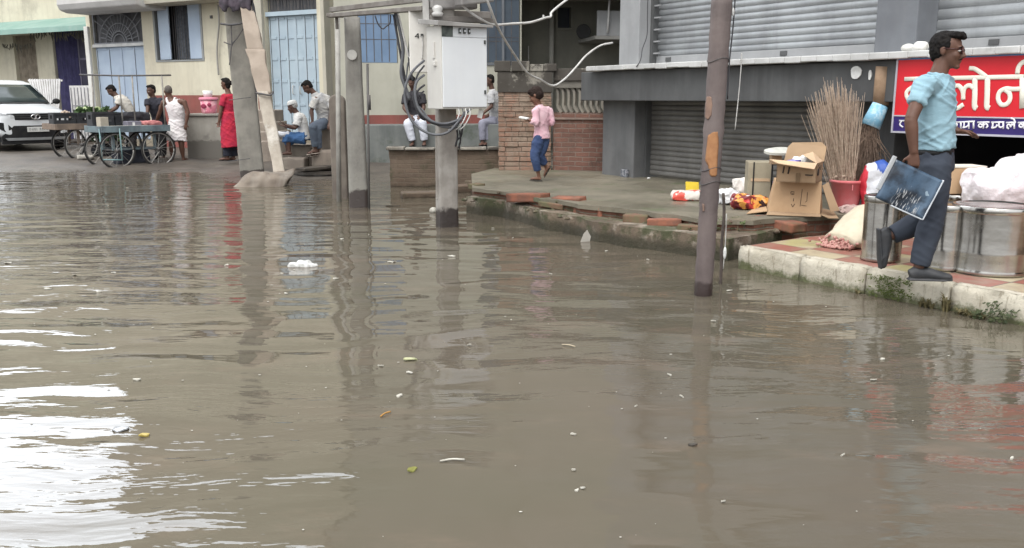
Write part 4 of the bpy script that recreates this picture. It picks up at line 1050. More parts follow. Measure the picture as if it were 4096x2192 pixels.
# pale meter panel behind it
c1 = D(1640, 290, 10.3)
pan = thing('meter_board', 'narrow pale meter panel with two dark marks behind the white cabinet', 'panel', c1, R(8))
Wp = D(1702, 290, 10.3).x - c1.x + .06; Hp = D(1640, 38, 10.3).z - c1.z
MB().b2(0, Wp, 0, .06, 0, Hp).build('board', mat('cream_board', (.66, .64, .60), (.58, .56, .52), .6, 3), pan, bevel=.01)
def stroke2(mb, pts, w, y): mb.tube([Vector((a, y, c)) for a, c in pts], [(.004, w)] * len(pts), 8, side=(0, 1, 0))
mk = MB(); zz = D(1668, 143, 10.3).z - c1.z; xx = D(1668, 143, 10.3).x - c1.x
stroke2(mk, [(xx + .012, zz + .025), (xx - .022, zz - .008), (xx + .022, zz - .008)], .006, -.003); stroke2(mk, [(xx + .012, zz + .027), (xx + .012, zz - .027)], .006, -.003)
mk.build('painted_numeral', m_cabd, pan)
MB().b2(xx + .04, xx + .07, -.012, -.001, zz - .012, zz + .022).build('plug', m_cabd, pan, bevel=.004)
MB().tube(smooth_path([(xx + .055, -.008, zz), (xx + .06, -.02, zz - .12), (xx + .05, -.02, zz - .26)], 5), .006, 6).build('flex', m_cable_w, pan, smooth=True)
# crossarm frame joining the poles
ca = thing('crossarm', 'rusty grey steel crossarm bridging the two poles above the cabinet', 'beam', D(1330, 45, 11.75))
o0 = ca.location.copy()
A0, A1 = D(1325, 62, 11.75) - o0, D(1700, 34, 10.15) - o0
m_arm = mat('rusty_crossarm', (.20, .185, .17), (.13, .115, .10), .7, 5, bump=.3, streak=((.10, .08, .065), .5))
MB().bar(A0, A1, .10, .05).build('channel', m_arm, ca, bevel=.006)
MB().bar(A0 + Vector((0, 0, .07)), A1 + Vector((0, 0, .10)), .05, .06).build('upper_channel', m_arm, ca, bevel=.006)
MB().box((0.05, 0, -.12), (.035, .05, .2)).build('bolt_strap', m_arm, ca, bevel=.004)
MB().box((.03, 0, -.05), (.2, .14, .05)).build('end_plate', m_arm, ca, bevel=.006)
tp = thing('transformer_frame', 'grey steel frame and fuse base mounted above the meter cabinet', 'frame', D(1800, 40, 9.9))
o0 = tp.location.copy(); T_ = lambda px, py, dy=0: D(px, py, 9.9 + dy) - o0
MB().bar(T_(1702, -30), T_(1706, 90), .07, .07, up=(0, 1, 0)).build('upright', mat('pale_upright', (.40, .39, .37), (.3, .29, .28), .6, 4), tp, bevel=.006)
MB().bar(T_(1715, 72), T_(1975, 84, .45), .08, .06).build('base_channel', m_arm, tp, bevel=.006)
MB().bar(T_(1700, 58, .3), T_(1960, 66, .6), .08, .10).build('rear_channel', m_arm, tp, bevel=.006)
MB().bar(T_(1715, 10), T_(1900, 12, .3), .13, .14).build('fuse_base', mat('porcelain_grey', (.26, .25, .24), (.18, .17, .165), .6, 5, bump=.2), tp, bevel=.02)
MB().lathe([(.001, 0), (.05, 0), (.065, .03), (.045, .05), (.06, .08), (.04, .11), (.001, .12)], 14, T_(1750, 66, -.02)).build('insulator', mat('white_porcelain', (.5, .49, .47), None, .35), tp, smooth=True)
MB().bar(T_(1830, 5, -.05), T_(1960, -10, .2), .16, .10).build('switch_casing', MATS['porcelain_grey'], tp, bevel=.015)
# coils of cable at the cabinet's left and below
coil = thing('cable_coil', 'coil of thick grey cables looping out of the cabinet side and back under it', 'cable', D(1700, 520, 9.75))
o0 = coil.location.copy()
def cab_loop(pts, r, m): MB().tube(smooth_path([D(px, py, 9.75 + dy) - o0 for px, py, dy in pts], 8), r, 8).build('cable_loop', m, coil, smooth=True)
cab_loop([(1697, 242, .05), (1655, 280, -.05), (1625, 335, -.1), (1620, 400, -.1), (1640, 470, -.12), (1680, 515, -.14), (1735, 538, -.14), (1790, 530, -.12), (1830, 490, -.08), (1868, 440, .05)], .014, m_cable_g)
cab_loop([(1697, 300, .05), (1668, 325, -.03), (1660, 370, -.06), (1672, 430, -.09), (1710, 475, -.1), (1770, 495, -.1), (1830, 480, -.06), (1882, 436, .05)], .014, m_cable_g)
cab_loop([(1698, 340, .05), (1672, 362, -.02), (1662, 400, -.05), (1680, 450, -.07), (1730, 492, -.09), (1800, 500, -.08), (1850, 470, -.02)], .012, m_cable_k)
cab_loop([(1697, 262, .05), (1670, 300, .0), (1658, 350, -.02), (1655, 400, -.04), (1680, 465, -.06), (1700, 480, .0)], .011, m_cable_k)
cab_loop([(1695, 365, .05), (1680, 380, .0), (1684, 395, .02)], .010, m_cable_k)
cab_loop([(1660, 415, .0), (1690, 440, -.02), (1712, 470, -.03), (1760, 505, -.05), (1822, 512, -.04)], .010, m_cable_g)
for px in (1834, 1850, 1862, 1878):
    MB().tube(smooth_path([D(px, 434, 9.72) - o0, D(px + 2, 460, 9.7) - o0, D(px - 18, 500, 9.7) - o0, D(px - 40, 520, 9.72) - o0], 5), .007, 6).build('lead', m_cable_w if px != 1850 else m_cable_g, coil, smooth=True)
for pts in ([(1825, 505, 0), (1830, 545, .05), (1822, 585, .1)], [(1850, 480, 0), (1846, 540, .04), (1828, 560, .08)], [(1838, 520, 0), (1842, 560, .05), (1835, 590, .1)]):
    cab_loop(pts, .010, m_cable_k)
bd = thing('drop_cable', 'bundle of dark cables dropping from the crossarm behind the pale panel', 'cable', D(1600, 200, 10.7)); o0 = bd.location.copy()
for pts, r_, m in (([(1582, 50), (1600, 120), (1612, 200), (1605, 290), (1618, 340), (1640, 400)], .022, m_cable_g), ([(1590, 48), (1610, 130), (1630, 210), (1640, 235)], .014, m_cable_w), ([(1640, 40), (1642, 90), (1640, 150), (1636, 230), (1642, 280), (1652, 325)], .014, m_cable_k), ([(1575, 60), (1590, 150), (1608, 250), (1622, 330)], .014, m_cable_k), ([(1632, 250), (1626, 300), (1618, 350)], .010, m_cable_g), ([(1500, 62), (1512, 95), (1530, 115), (1545, 105), (1560, 92), (1562, 60)], .008, m_cable_k)):
    MB().tube(smooth_path([D(px, py, 10.7) - o0 for px, py in pts], 6), r_, 7).build('strand', m, bd, smooth=True)
# pale cables slung towards the shop
def Dw(px, py, Y): return D(px, py, Y)
wire('slung_cable', [Dw(1845, 18, 9.9), Dw(1880, 48, 10), Dw(1930, 80, 10.1), Dw(1975, 99, 10.2), Dw(2050, 95, 10.4), Dw(2120, 90, 10.6), Dw(2180, 72, 10.8), Dw(2203, 66, 10.85), Dw(2206, 50, 10.9), Dw(2240, 20, 11.1), Dw(2300, -25, 11.4)], .014, m_cable_w, 'upper pale cable running from the cabinet up past the eave', 'cable')
wire('cable_stub', [Dw(2174, 74, 10.8), Dw(2174, 60, 10.8)], .012, m_cable_w, 'short pale cable end sticking up from the upper slung cable', 'cable', sub=3)
wire('slung_cable', [Dw(1935, -30, 9.8), Dw(1960, 30, 9.9), Dw(1985, 95, 10.1), Dw(2020, 160, 10.4), Dw(2065, 230, 10.8), Dw(2110, 292, 11.1), Dw(2160, 318, 11.4), Dw(2212, 343, 11.7), Dw(2260, 315, 12), Dw(2305, 268, 12.3), Dw(2345, 222, 12.5), Dw(2400, 183, 12.8), Dw(2450, 171, 13.0)], .014, m_cable_w, 'long pale cable sagging low in front of the brick gate pillar', 'cable')

# ------------------------------------------------------------------ near wooden pole on the right
P4 = G(2812, 1180, 0); Y4 = P4.y; P4t = D(2889, -20, Y4)
r0, r1 = 36 * Y4 / FPX, 41 * Y4 / FPX * .98
m_dkwood = mat('dark_wood_pole', (.145, .115, .108), (.095, .075, .072), .8, 2.2, bump=.5, bsc=30, bdist=.008, streak=((.21, .18, .17), .5), grime=(.07, .055, .05), wet=(.115, (.04, .028, .026)))
near = thing('wooden_pole', 'tall dark wooden pole with peeled orange patch standing in water before the shutters', 'pole', P4)
ax4 = (P4t - P4)
pm = MB(); pts = [ax4 * q - (ax4 / ax4.z * .35 if q == 0 else Vector()) for q in [i / 30 for i in range(31)]]
pm.tube(pts, [r0 + (r1 - r0) * i / 30 + .003 * math.sin(i * 2.7) + (.004 if i == 17 else 0) for i in range(31)], 24)
pm.build('shaft', m_dkwood, near, smooth=True)
def peel(name, pix, m, th=.003):
    """bare patch with its own outline (pixels), laid on the round of the pole"""
    b = MB(); n = len(pix); ring = []
    for px, py in pix:
        p = D(px, py, Y4) - P4; c = ax4 * (p.z / ax4.z); r = r0 + (r1 - r0) * (p.z / ax4.z) + th
        dx = max(-.97 * r, min(.97 * r, p.x - c.x)); ring.append((dx, p.z))
    zs = sorted({round(z, 4) for _, z in ring}); z0, z1 = zs[0], zs[-1]; N = 26; K = 8
    def span(z):
        xs_ = []
        for i in range(n):
            (xa, za), (xb, zb_) = ring[i], ring[(i + 1) % n]
            if (za - z) * (zb_ - z) <= 0 and abs(za - zb_) > 1e-6: xs_.append(xa + (xb - xa) * (z - za) / (zb_ - za))
        return (min(xs_), max(xs_)) if len(xs_) > 1 else None
    rows = []
    for i in range(N + 1):
        z = z0 + (z1 - z0) * (i + .5) / (N + 1); s_ = span(z)
        if not s_: continue
        c = ax4 * (z / ax4.z); r = r0 + (r1 - r0) * z / ax4.z + th
        row = []
        for k in range(K + 1):
            dx = s_[0] + (s_[1] - s_[0]) * k / K; edge = .004 if k in (0, K) else 0
            row.append(len(b.v)); b.v.append((c.x + dx, c.y - math.sqrt(max(1e-6, r * r - dx * dx)) + edge, z))
        rows.append(row)
    for ra, rb_ in zip(rows, rows[1:]):
        for k in range(K): b.f.append((ra[k], ra[k + 1], rb_[k + 1], rb_[k]))
    me = b.mesh(name); o = link(name, me, m, near, smooth=True); s_ = o.modifiers.new('t', 'SOLIDIFY'); s_.thickness = .004; s_.offset = 0
m_peel = mat('peeled_orange_wood', (.38, .19, .085), (.27, .12, .05), .75, 9, bump=.4, streak=((.16, .07, .03), .6), grime=(.46, .27, .14))
m_peel2 = mat('scuffed_wood', (.24, .155, .115), (.17, .11, .085), .8, 9, bump=.3)
peel('peeled_patch', [(2848, 520), (2864, 520), (2866, 580), (2862, 640), (2860, 700), (2845, 706), (2832, 700), (2826, 660), (2816, 640), (2820, 600), (2826, 540)], m_peel)
peel('scuffed_patch', [(2825, 385), (2838, 388), (2842, 420), (2838, 460), (2826, 478), (2819, 470), (2820, 420)], m_peel2)
peel('scuffed_patch', [(2804, 812), (2811, 815), (2811, 840), (2806, 842)], m_peel2)
for px, py in ((2830, 683), (2827, 738), (2868, 250)):
    z = D(px, py, Y4).z; c = ax4 * (z / ax4.z); r = r0 + (r1 - r0) * z / ax4.z + .004
    MB().tube([(c.x + r * math.cos(a), c.y + r * math.sin(a), z + .03 * math.cos(a * 1 + 1.2) ** 2) for a in [2 * math.pi * k / 24 for k in range(25)]], .003, 5).build('wire_band', m_iron, near, smooth=True)
b = MB(); z = D(2916, 50, Y4).z; c = ax4 * (z / ax4.z)
MB().ell((c.x + r1 + .004, c.y - .03, z), (.010, .010, .03)).build('insulator_clip', m_white, near, smooth=True)
MB().tube(smooth_path([(c.x + r1 + .01, c.y - .03, z + .4), (c.x + r1 + .012, c.y - .03, z), (c.x + r1 - .004, c.y - .02, z - .35), (c.x + r1 - .008, c.y - .03, z - .6)], 5), .005, 6).build('lead', m_cable_k, near, smooth=True)
rd0 = G(2881, 1135, 0)
rod = thing('iron_rod', 'thin rusty iron rod standing in water beside the tall wooden pole', 'rod', rd0)
MB().tube(smooth_path([(0, 0, -.3), (.002, 0, .1), (-.003, 0, .3), (.004, .0, .56), (-.01, 0, .72)], 4), .012, 7).build('rod_body', mat('rusty_rod', (.09, .07, .06), (.05, .04, .035), .8, 12, bump=.4), rod, smooth=True)
MB().tube(smooth_path([(.02, -.01, .56), (.025, 0, .35), (.015, -.01, .12)], 4), .004, 5).build('hanging_string', m_cable_w, rod, smooth=True)
MB().ell((.022, -.01, .25), (.014, .012, .05)).build('rag_knot', MATS['white_scrap'], rod, smooth=True)

# ================================================================== STEPS and side blocks by the teal door
m_step = mat('stone_step', (.30, .26, .215), (.22, .185, .155), .9, 3, bump=.4, grime=(.13, .11, .09))
stp = thing('stair', 'narrow stair of worn cement treads between the broad pole and the leaning slab', 'stairs', (0, 0, 0))
for i, (yb, yt_) in enumerate(((565, 625), (527, 564), (488, 526), (440, 487))):
    Y = 19.0 + .35 * i
    x0_, x1_ = D(985, yt_, Y).x, D(1100, yt_, Y).x
    MB().b2(x0_, x1_, Y, 20.8, 0 if i == 0 else D(1040, yt_, Y).z - .1, D(1040, yb, Y).z).build('tread', m_step, stp, bevel=.02)
cnt0 = D(752, 640, 20.0); cnt1 = D(892, 640, 20.0)
zc_ = D(800, 455, 20.0).z
ct = thing('cement_counter', 'grey plastered cement counter under the pink tub in front of the red dado', 'counter', (cnt0.x, 20.0, 0))
MB().b2(0, cnt1.x - cnt0.x, 0, 1.0, -.1, zc_ - .05).build('counter_body', mat('stained_counter', (.30, .285, .25), (.22, .205, .18), .9, 1.6, bump=.3, streak=((.16, .15, .13), .5), grime=(.13, .12, .105), gcut=(.55, .7), wet=(.5, (.11, .10, .085))), ct, bevel=.02)
MB().b2(-.03, cnt1.x - cnt0.x + .02, -.04, 1.02, zc_ - .049, zc_).build('counter_top', m_cement, ct, bevel=.012)
# threshold blocks where the two sitters rest
def block(px0, px1, pyt, Y, deep, label, m=m_step, z0=-.1):
    a, b_ = D(px0, pyt, Y), D(px1, pyt, Y)
    me = MB().box(((b_.x - a.x) / 2, deep / 2, (a.z + z0) / 2), (b_.x - a.x, deep, a.z - z0)).mesh('stone_block')
    bmm = bmesh.new(); bmm.from_mesh(me); bmesh.ops.subdivide_edges(bmm, edges=bmm.edges, cuts=7, use_grid_fill=True)
    for v in bmm.verts: v.co += v.co.normalized() * .03 * mnoise.noise(v.co * 4 + Vector((px0, 0, 0)))
    bmm.to_mesh(me); bmm.free()
    o = link('stone_block', me, m, None, (a.x, Y, 0), smooth=True); o['px'] = 0
    return tag(o, label, 'stone', 'stone blocks by the teal door')
block(1160, 1245, 580, 17.9, .6, 'square stone block the white capped man sits on')
block(1128, 1215, 632, 17.4, .45, 'low front stone block under the bare feet of the white capped man')
block(1243, 1335, 502, 17.8, .7, 'tall brown stone ledge the grey shirted man sits on', mat('brown_ledge', (.24, .20, .165), (.16, .135, .11), .9, 3, bump=.4, streak=((.12, .10, .08), .6)))
block(1245, 1330, 600, 17.45, .3, 'rough stone footing under the hanging feet of the grey shirted man', MATS['brown_ledge'])
# plank over the drain and rubbish in it
a = G(1195, 690, .06); b_ = G(1335, 680, .06)
o = MB().box((0, 0, 0), ((b_ - a).length, .30, .05)).build('plank', mat('dark_plank', (.09, .075, .06), (.05, .042, .035), .9, 5, bump=.4), None, (a + b_) / 2 + Vector((0, .1, .06)), bevel=.01); o.rotation_euler = (0, R(-2), math.atan2(b_.y - a.y, b_.x - a.x))
tag(o, 'dark wet plank laid over the drain mouth below the sitters', 'plank')
a = G(1270, 702, .03)
o = MB().prism([(.45 * math.cos(t_) * (1 + .1 * math.sin(3 * t_)), .34 * math.sin(t_)) for t_ in [2 * math.pi * k / 20 for k in range(20)]], lambda x, y: (x, y, .0), lambda x, y: (x, y, -.02)).build('drain_mouth', mat('black_silt', (.012, .011, .010), (.02, .018, .016), .25), None, (a.x, a.y, gz(a.x, a.y) + .035))
tag(o, 'black silted drain mouth in the mud below the dark plank', 'drain')
# ================================================================== CAR
m_car = mat('white_car_paint', (.66, .68, .70), (.60, .62, .64), .22, .8, bump=0, spec=.6, streak=((.5, .5, .49), .25))
m_blk = mat('black_trim', (.014, .014, .016), (.022, .022, .022), .6, 9, spec=.2)
m_glass = mat('windscreen_glass', (.045, .06, .06), (.03, .042, .042), .10, 1.5, bump=0, spec=.35)
m_chrome = mat('bright_chrome', (.75, .75, .76), None, .18, 5, bump=0, metal=1.0)
m_tyre = mat('tyre_rubber', (.018, .018, .018), (.03, .028, .026), .85, 9, bump=.3)
m_silver = mat('silver_skid', (.34, .35, .36), None, .4, 4, bump=0, metal=.5)
cf = D(141, 478, 22.6); YAW = R(49); fwd = Vector((math.sin(YAW), -math.cos(YAW), 0))
cg = gz(-12.6, 24.4)
car = thing('parked_car', 'white SUV with black grille strip and oval badge parked at the far left', 'car', (cf.x - fwd.x * 2.05, cf.y - fwd.y * 2.05, cg + .0), math.atan2(fwd.y, fwd.x))
def sect(b, sts, n=28, e=4.5):
    base = len(b.v)
    for (x, hw, z0, z1) in sts:
        for k in range(n):
            th = 2 * math.pi * (k + .5) / n; c_, s_ = math.cos(th), math.sin(th)
            b.v.append((x, hw * math.copysign(abs(c_) ** (2 / e), c_), (z0 + z1) / 2 + (z1 - z0) / 2 * math.copysign(abs(s_) ** (2 / e), s_)))
    m = len(sts)
    b.f += [(base + i * n + k, base + i * n + (k + 1) % n, base + (i + 1) * n + (k + 1) % n, base + (i + 1) * n + k) for i in range(m - 1) for k in range(n)]
    b.f.append(tuple(base + k for k in range(n - 1, -1, -1))); b.f.append(tuple(base + (m - 1) * n + k for k in range(n)))
    return b
b = MB()
sect(b, [(2.06, .70, .36, .93), (2.03, .82, .33, .98), (1.93, .88, .31, 1.03), (1.6, .91, .30, 1.10), (1.1, .92, .30, 1.18), (.3, .92, .30, 1.20), (-1.5, .92, .32, 1.22), (-2.0, .88, .38, 1.2), (-2.1, .8, .45, 1.1)])
gh = MB()
for (x0, x1, hw, z) in ((1.12, -2.0, .86, 1.12), (.66, -1.95, .80, 1.42), (.28, -1.85, .70, 1.68), (.05, -1.7, .60, 1.755), (-.2, -1.4, .4, 1.775)):
    gh.v += [(x0 - .10, -hw, z), (x0, -hw * .6, z), (x0 + .03, 0, z), (x0, hw * .6, z), (x0 - .10, hw, z), (x1, hw, z), (x1 - .05, 0, z), (x1, -hw, z)]
gh.f = [(i * 8 + k, i * 8 + (k + 1) % 8, i * 8 + 8 + (k + 1) % 8, i * 8 + 8 + k) for i in range(4) for k in range(8)] + [(7, 6, 5, 4, 3, 2, 1, 0), tuple(32 + k for k in range(8))]
b.add(gh.v, gh.f)
body = link('body', fuse(b, .03, 5), m_car, car)
# windscreen and side glass, proud of the fused body
def panel(name, rows, m, th=.012, par=car):
    q = MB(); n = len(rows[0])
    for r_ in rows: q.v += list(r_)
    q.f = [(i * n + k, i * n + k + 1, (i + 1) * n + k + 1, (i + 1) * n + k) for i in range(len(rows) - 1) for k in range(n - 1)]
    o = link(name, q.mesh(name), m, par, smooth=True); s_ = o.modifiers.new('t', 'SOLIDIFY'); s_.thickness = th; s_.offset = 0; return o
def wrow(x0, hw, z): return [(x0 - .075, -hw * .93, z), (x0 + .012, -hw * .6, z), (x0 + .045, 0, z), (x0 + .012, hw * .6, z), (x0 - .075, hw * .93, z)]
ws = panel('windscreen', [wrow(1.085, .84, 1.20), wrow(.90, .815, 1.32), wrow(.68, .78, 1.44), wrow(.46, .73, 1.57), wrow(.33, .70, 1.65)], m_glass)
panel('wiper_cowl', [wrow(1.20, .82, 1.165), wrow(1.10, .83, 1.195)], m_blk)
for s_ in (-1, 1):
    panel('side_window', [[(.75, s_ * .875, 1.22), (-1.7, s_ * .885, 1.24)], [(.30, s_ * .77, 1.56), (-1.55, s_ * .77, 1.58)]], m_glass)
    k = MB(); k.ell((.98, s_ * .99, 1.22), (.07, .10, .075)); k.bar((.95, s_ * .86, 1.16), (.97, s_ * .95, 1.19), .04, .03); k.build('mirror', m_blk, car, smooth=True)
MB().ell((.45, -.35, 1.33), (.05, .13, .16)).ell((.45, -.35, 1.12), (.09, .2, .18)).build('seat_cover', mat('pale_seat_cover', (.45, .45, .44)), car, smooth=True)
XF = 2.075
def front(name, poly, m, x=XF, th=.03, par=car):
    """outline on the nose, bowed back towards the corners"""
    f0 = lambda y, z: Vector((x - .06 * (abs(y) / .9) ** 2.4, y, z)); f1 = lambda y, z: Vector((x - th - .06 * (abs(y) / .9) ** 2.4, y, z))
    P = []
    for (a, c_) in zip(poly, poly[1:] + poly[:1]):
        for k in range(5): P.append((a[0] + (c_[0] - a[0]) * k / 5, a[1] + (c_[1] - a[1]) * k / 5))
    q = MB(); q.prism(P, f0, f1); me = q.mesh(name); bmm = bmesh.new(); bmm.from_mesh(me); bmesh.ops.triangulate(bmm, faces=bmm.faces); bmm.to_mesh(me); bmm.free()
    return link(name, me, m, par)
gr = front('grille', [(-.62, .77), (.62, .77), (.66, .93), (-.66, .93)], m_blk)
for z in (.82, .87): front('grille_bar', [(-.58, z), (.58, z), (.58, z + .008), (-.58, z + .008)], m_greyd, XF + .006, .004, gr)
em = MB(); em.tube([(XF + .02, .105 * math.cos(a), .845 + .062 * math.sin(a)) for a in [2 * math.pi * k / 28 for k in range(29)]], .011, 7)
em.tube(smooth_path([(XF + .02, -.06, .885), (XF + .02, -.02, .878), (XF + .02, -.012, .845), (XF + .02, -.014, .79)], 5), .010, 6).tube(smooth_path([(XF + .02, .06, .885), (XF + .02, .02, .878), (XF + .02, .012, .845), (XF + .02, .014, .79)], 5), .010, 6)
em.build('badge', m_chrome, gr, smooth=True)
for s_ in (-1, 1):
    front('daylight_lamp', [(s_ * .62, .90), (s_ * .87, .97), (s_ * .87, .93), (s_ * .62, .86)][::s_], mat('lamp_lens', (.6, .62, .64), None, .15, 9, bump=0), XF + .008, .03)
    hl = front('headlight', [(s_ * .55, .56), (s_ * .68, .70), (s_ * .86, .72), (s_ * .87, .58), (s_ * .72, .48)][::s_], m_blk, XF + .012, .05)
    MB().lathe([(.001, .0), (.055, .0), (.075, .02)], 16, (XF - .055, s_ * .72, .60), Matrix.Rotation(R(90), 3, 'Y')).build('lamp_reflector', m_chrome, hl, smooth=True)
front('bumper_mask', [(-.82, .30), (.82, .30), (.80, .38), (.52, .63), (-.52, .63), (-.80, .38)], m_blk, XF + .006)
front('skid_plate', [(-.68, .27), (.68, .27), (.74, .335), (-.74, .335)], m_silver, XF + .012)
front('lower_bumper', [(-.8, .18), (.8, .18), (.8, .268), (-.8, .268)], m_blk, XF - .02, .08)
np_ = MB().box((XF + .025, .03, .535), (.012, .52, .125)).build('number_plate', mat('plate_white', (.62, .62, .60), None, .5), car, bevel=.004)
rnd = random.Random(3); pc = MB()
for i in range(8):
    y = -.165 + i * .055 + (.02 if i > 3 else 0); w = (.020, .026, .018, .022)[i % 4]
    pc.b2(XF + .0315, XF + .034, y - w / 2, y - w / 2 + .007, .505, .565)
    if i % 2 == 0: pc.b2(XF + .0315, XF + .034, y - w / 2 + .0075, y + w / 2, .556, .565)
    if i % 3: pc.b2(XF + .0315, XF + .034, y + w / 2 + .0005, y + w / 2 + .007, .505, .565)
pc.build('plate_lettering', m_blk, np_)
for (x, y) in ((1.30, -.80), (1.30, .80), (-1.35, -.80), (-1.35, .80)):
    prof = [(.18, -.10), (.33, -.105), (.355, -.07), (.36, 0), (.355, .07), (.33, .105), (.18, .10)]
    wk = thing('wheel', None, None, (x, y, .36)); wk.parent = car
    MB().lathe(prof, 28, (0, 0, 0), Matrix.Rotation(R(90), 3, 'X')).build('tyre', m_tyre, wk, smooth=True)
    MB().lathe([(.001, .06), (.06, .08), (.17, .07), (.2, .10), (.2, -.1), (.001, -.08)], 20, (0, 0, 0), Matrix.Rotation(R(90 if y < 0 else -90), 3, 'X')).build('rim', m_silver, wk, smooth=True)
MB().b2(-1.9, 1.9, -.75, .75, .22, .33).build('underbody', m_blk, car)

# ================================================================== HAND CARTS
m_turq = mat('turquoise_wood', (.14, .19, .205), (.085, .105, .12), .75, 4, bump=.3, streak=((.26, .30, .31), .5), grime=(.06, .065, .075))
m_bwood = mat('brown_cart_wood', (.20, .15, .115), (.13, .10, .08), .8, 4, bump=.3, streak=((.28, .22, .17), .4))
m_rim = mat('dull_rim', (.36, .35, .33), (.24, .23, .21), .4, 9, metal=.6)
m_post = mat('pale_post', (.30, .28, .25), (.17, .16, .145), .8, 6)
def cart_wheel(par, x, y, r=.385):
    wk = thing('wheel', None, None, (x, y, r)); wk.parent = par
    def ring(rad, w, n=36): return [(rad * math.cos(2 * math.pi * k / n), 0, rad * math.sin(2 * math.pi * k / n)) for k in range(n + 1)]
    MB().tube(ring(r - .02, 0), .02, 8).build('tyre', m_tyre, wk, smooth=True)
    MB().tube(ring(r - .05, 0), .013, 6).build('rim', m_rim, wk, smooth=True)
    sp_ = MB()
    for k in range(14):
        a = 2 * math.pi * k / 14 + .1; sp_.tube([(.03 * math.cos(a + 1.2), .03 * (-1) ** k, .03 * math.sin(a + 1.2)), ((r - .05) * math.cos(a), 0, (r - .05) * math.sin(a))], .0035, 4)
    sp_.build('spokes', m_rim, wk)
    MB().tube([(0, -.06, 0), (0, .06, 0)], .035, 10).build('hub', m_iron, wk, smooth=True)
def hand_cart(label, loc, rz, L, W, H, mtop, mside, wx):
    root = thing('hand_cart', label, 'cart', loc, rz, 'four wheeled vending carts')
    tb = MB()
    for i in range(7): tb.b2(-L / 2 + random.uniform(-.02, .02), L / 2 + random.uniform(-.02, .02), -W / 2 + W * i / 7 + .004, -W / 2 + W * (i + 1) / 7 - .004, H - .03, H + random.uniform(0, .006))
    tb.build('tabletop', mtop, root, bevel=.004)
    for s_ in (-1, 1): MB().b2(-L / 2, L / 2, s_ * W / 2 - .02, s_ * W / 2 + .02, H - .10, H + .03).build('side_rail', mside, root, bevel=.006)
    for s_ in (-1, 1): MB().b2(s_ * L / 2 - .02, s_ * L / 2 + .02, -W / 2 + .021, W / 2 - .021, H - .10, H + .025).build('end_rail', mside, root, bevel=.006)
    for x in wx:
        MB().tube([(x, -W / 2 - .02, .385), (x, W / 2 + .02, .385)], .02, 8).build('axle', m_iron, root, smooth=True)
        for s_ in (-1, 1):
            cart_wheel(root, x, s_ * (W / 2 - .04))
            MB().bar((x - .02, s_ * (W / 2 - .16), .385), (x - .02, s_ * (W / 2 - .16), H - .03), .05, .05).build('leg', mside, root)
    for s_ in (-1, 1): MB().bar((wx[0], s_ * (W / 2 - .16), .41), (wx[1], s_ * (W / 2 - .16), .41), .04, .04, up=(0, 1, 0)).build('brace', mside, root)
    return root
def onc(root_loc, rz, x, y, z): return Vector(root_loc) + Matrix.Rotation(rz, 3, 'Z') @ Vector((x, y, z))
z_ = .0
c2 = D(525, 672, 18.9); c2.z = gz(c2.x, c2.y); c2.z = -.01
R2 = R(47)
cart2 = hand_cart('turquoise edged hand cart with post frame and pink tray, standing nearest the water', c2, R2, 1.45, .80, .86, m_turq, m_turq, (-.42, .46))
# post frame above it
Zt = D(525, 302, 18.9).z - c2.z
for (px0, px1, py) in ((368, 378, 495), (475, 491, 485), (528, 540, 470), (647, 660, 488)):
    a = D(px1, py, 18.75) ; b_ = D(px0, 302, 18.75)
    inv = Matrix.Rotation(-R2, 3, 'Z'); MB().tube([inv @ (a - c2) - Vector((0, 0, .06)), inv @ (b_ - c2)], .016, 7).build('post', m_post, cart2, smooth=True)
a, b_ = D(318, 299, 18.75), D(684, 301, 18.75)
MB().tube([inv @ (a - c2), inv @ (D(480, 303, 18.75) - c2), inv @ (b_ - c2)], .018, 7).build('top_bar', m_iron, cart2, smooth=True)
gd = MB(); hx_ = -.72
for pts in ([(-.74, -.36, .84), (-.74, -.36, .22)], [(-.74, -.36, .22), (-.36, -.44, .20)], [(-.36, -.44, .20), (-.36, -.42, .84)]): gd.tube(pts, .014, 7)
gd.build('turquoise_stay', mat('turquoise_paint', (.20, .32, .33), (.14, .22, .23), .6, 5), cart2, smooth=True)
def soft_box(name, size, m, loc, rz, label, cat, amp=.02, vox=.02, sm=4, group=None, seed=0, bulge=.0, frq=6):
    b = MB().box((0, 0, size[2] / 2), size)
    me0 = b.mesh('t'); bmm = bmesh.new(); bmm.from_mesh(me0); bmesh.ops.subdivide_edges(bmm, edges=bmm.edges, cuts=16, use_grid_fill=True)
    for v in bmm.verts:
        q = Vector((v.co.x / size[0] * 2, v.co.y / size[1] * 2, v.co.z / size[2] * 2 - 1))
        rr = max(abs(q.x), abs(q.y)); f_ = 1 - bulge * max(0, q.z) ** 2
        # pillow: corners pulled in
        l = q.length / max(1e-6, max(abs(q.x), abs(q.y), abs(q.z)))
        s_ = 1 - (l - 1) * .32
        v.co.x *= s_ * f_; v.co.y *= s_ * f_; v.co.z = size[2] / 2 + (v.co.z - size[2] / 2) * (s_ * .85 + .15)
        nn = Vector((seed, seed * 2, 0)) + v.co * frq
        v.co += Vector((mnoise.noise(nn), mnoise.noise(nn + Vector((9, 3, 1))), .7 * mnoise.noise(nn + Vector((2, 8, 5))))) * amp
        n2 = nn * 2.7; v.co += Vector((mnoise.noise(n2), mnoise.noise(n2 + Vector((5, 3, 1))), mnoise.noise(n2 + Vector((2, 9, 5))))) * amp * .55
        v.co.z = max(v.co.z, 0)
    bmm.to_mesh(me0); bmm.free()
    o = link(name, me0, m, None, loc, smooth=True, rz=rz); s_ = o.modifiers.new('s', 'SUBSURF'); s_.levels = 1; s_.render_levels = 1
    return tag(o, label, cat, group)
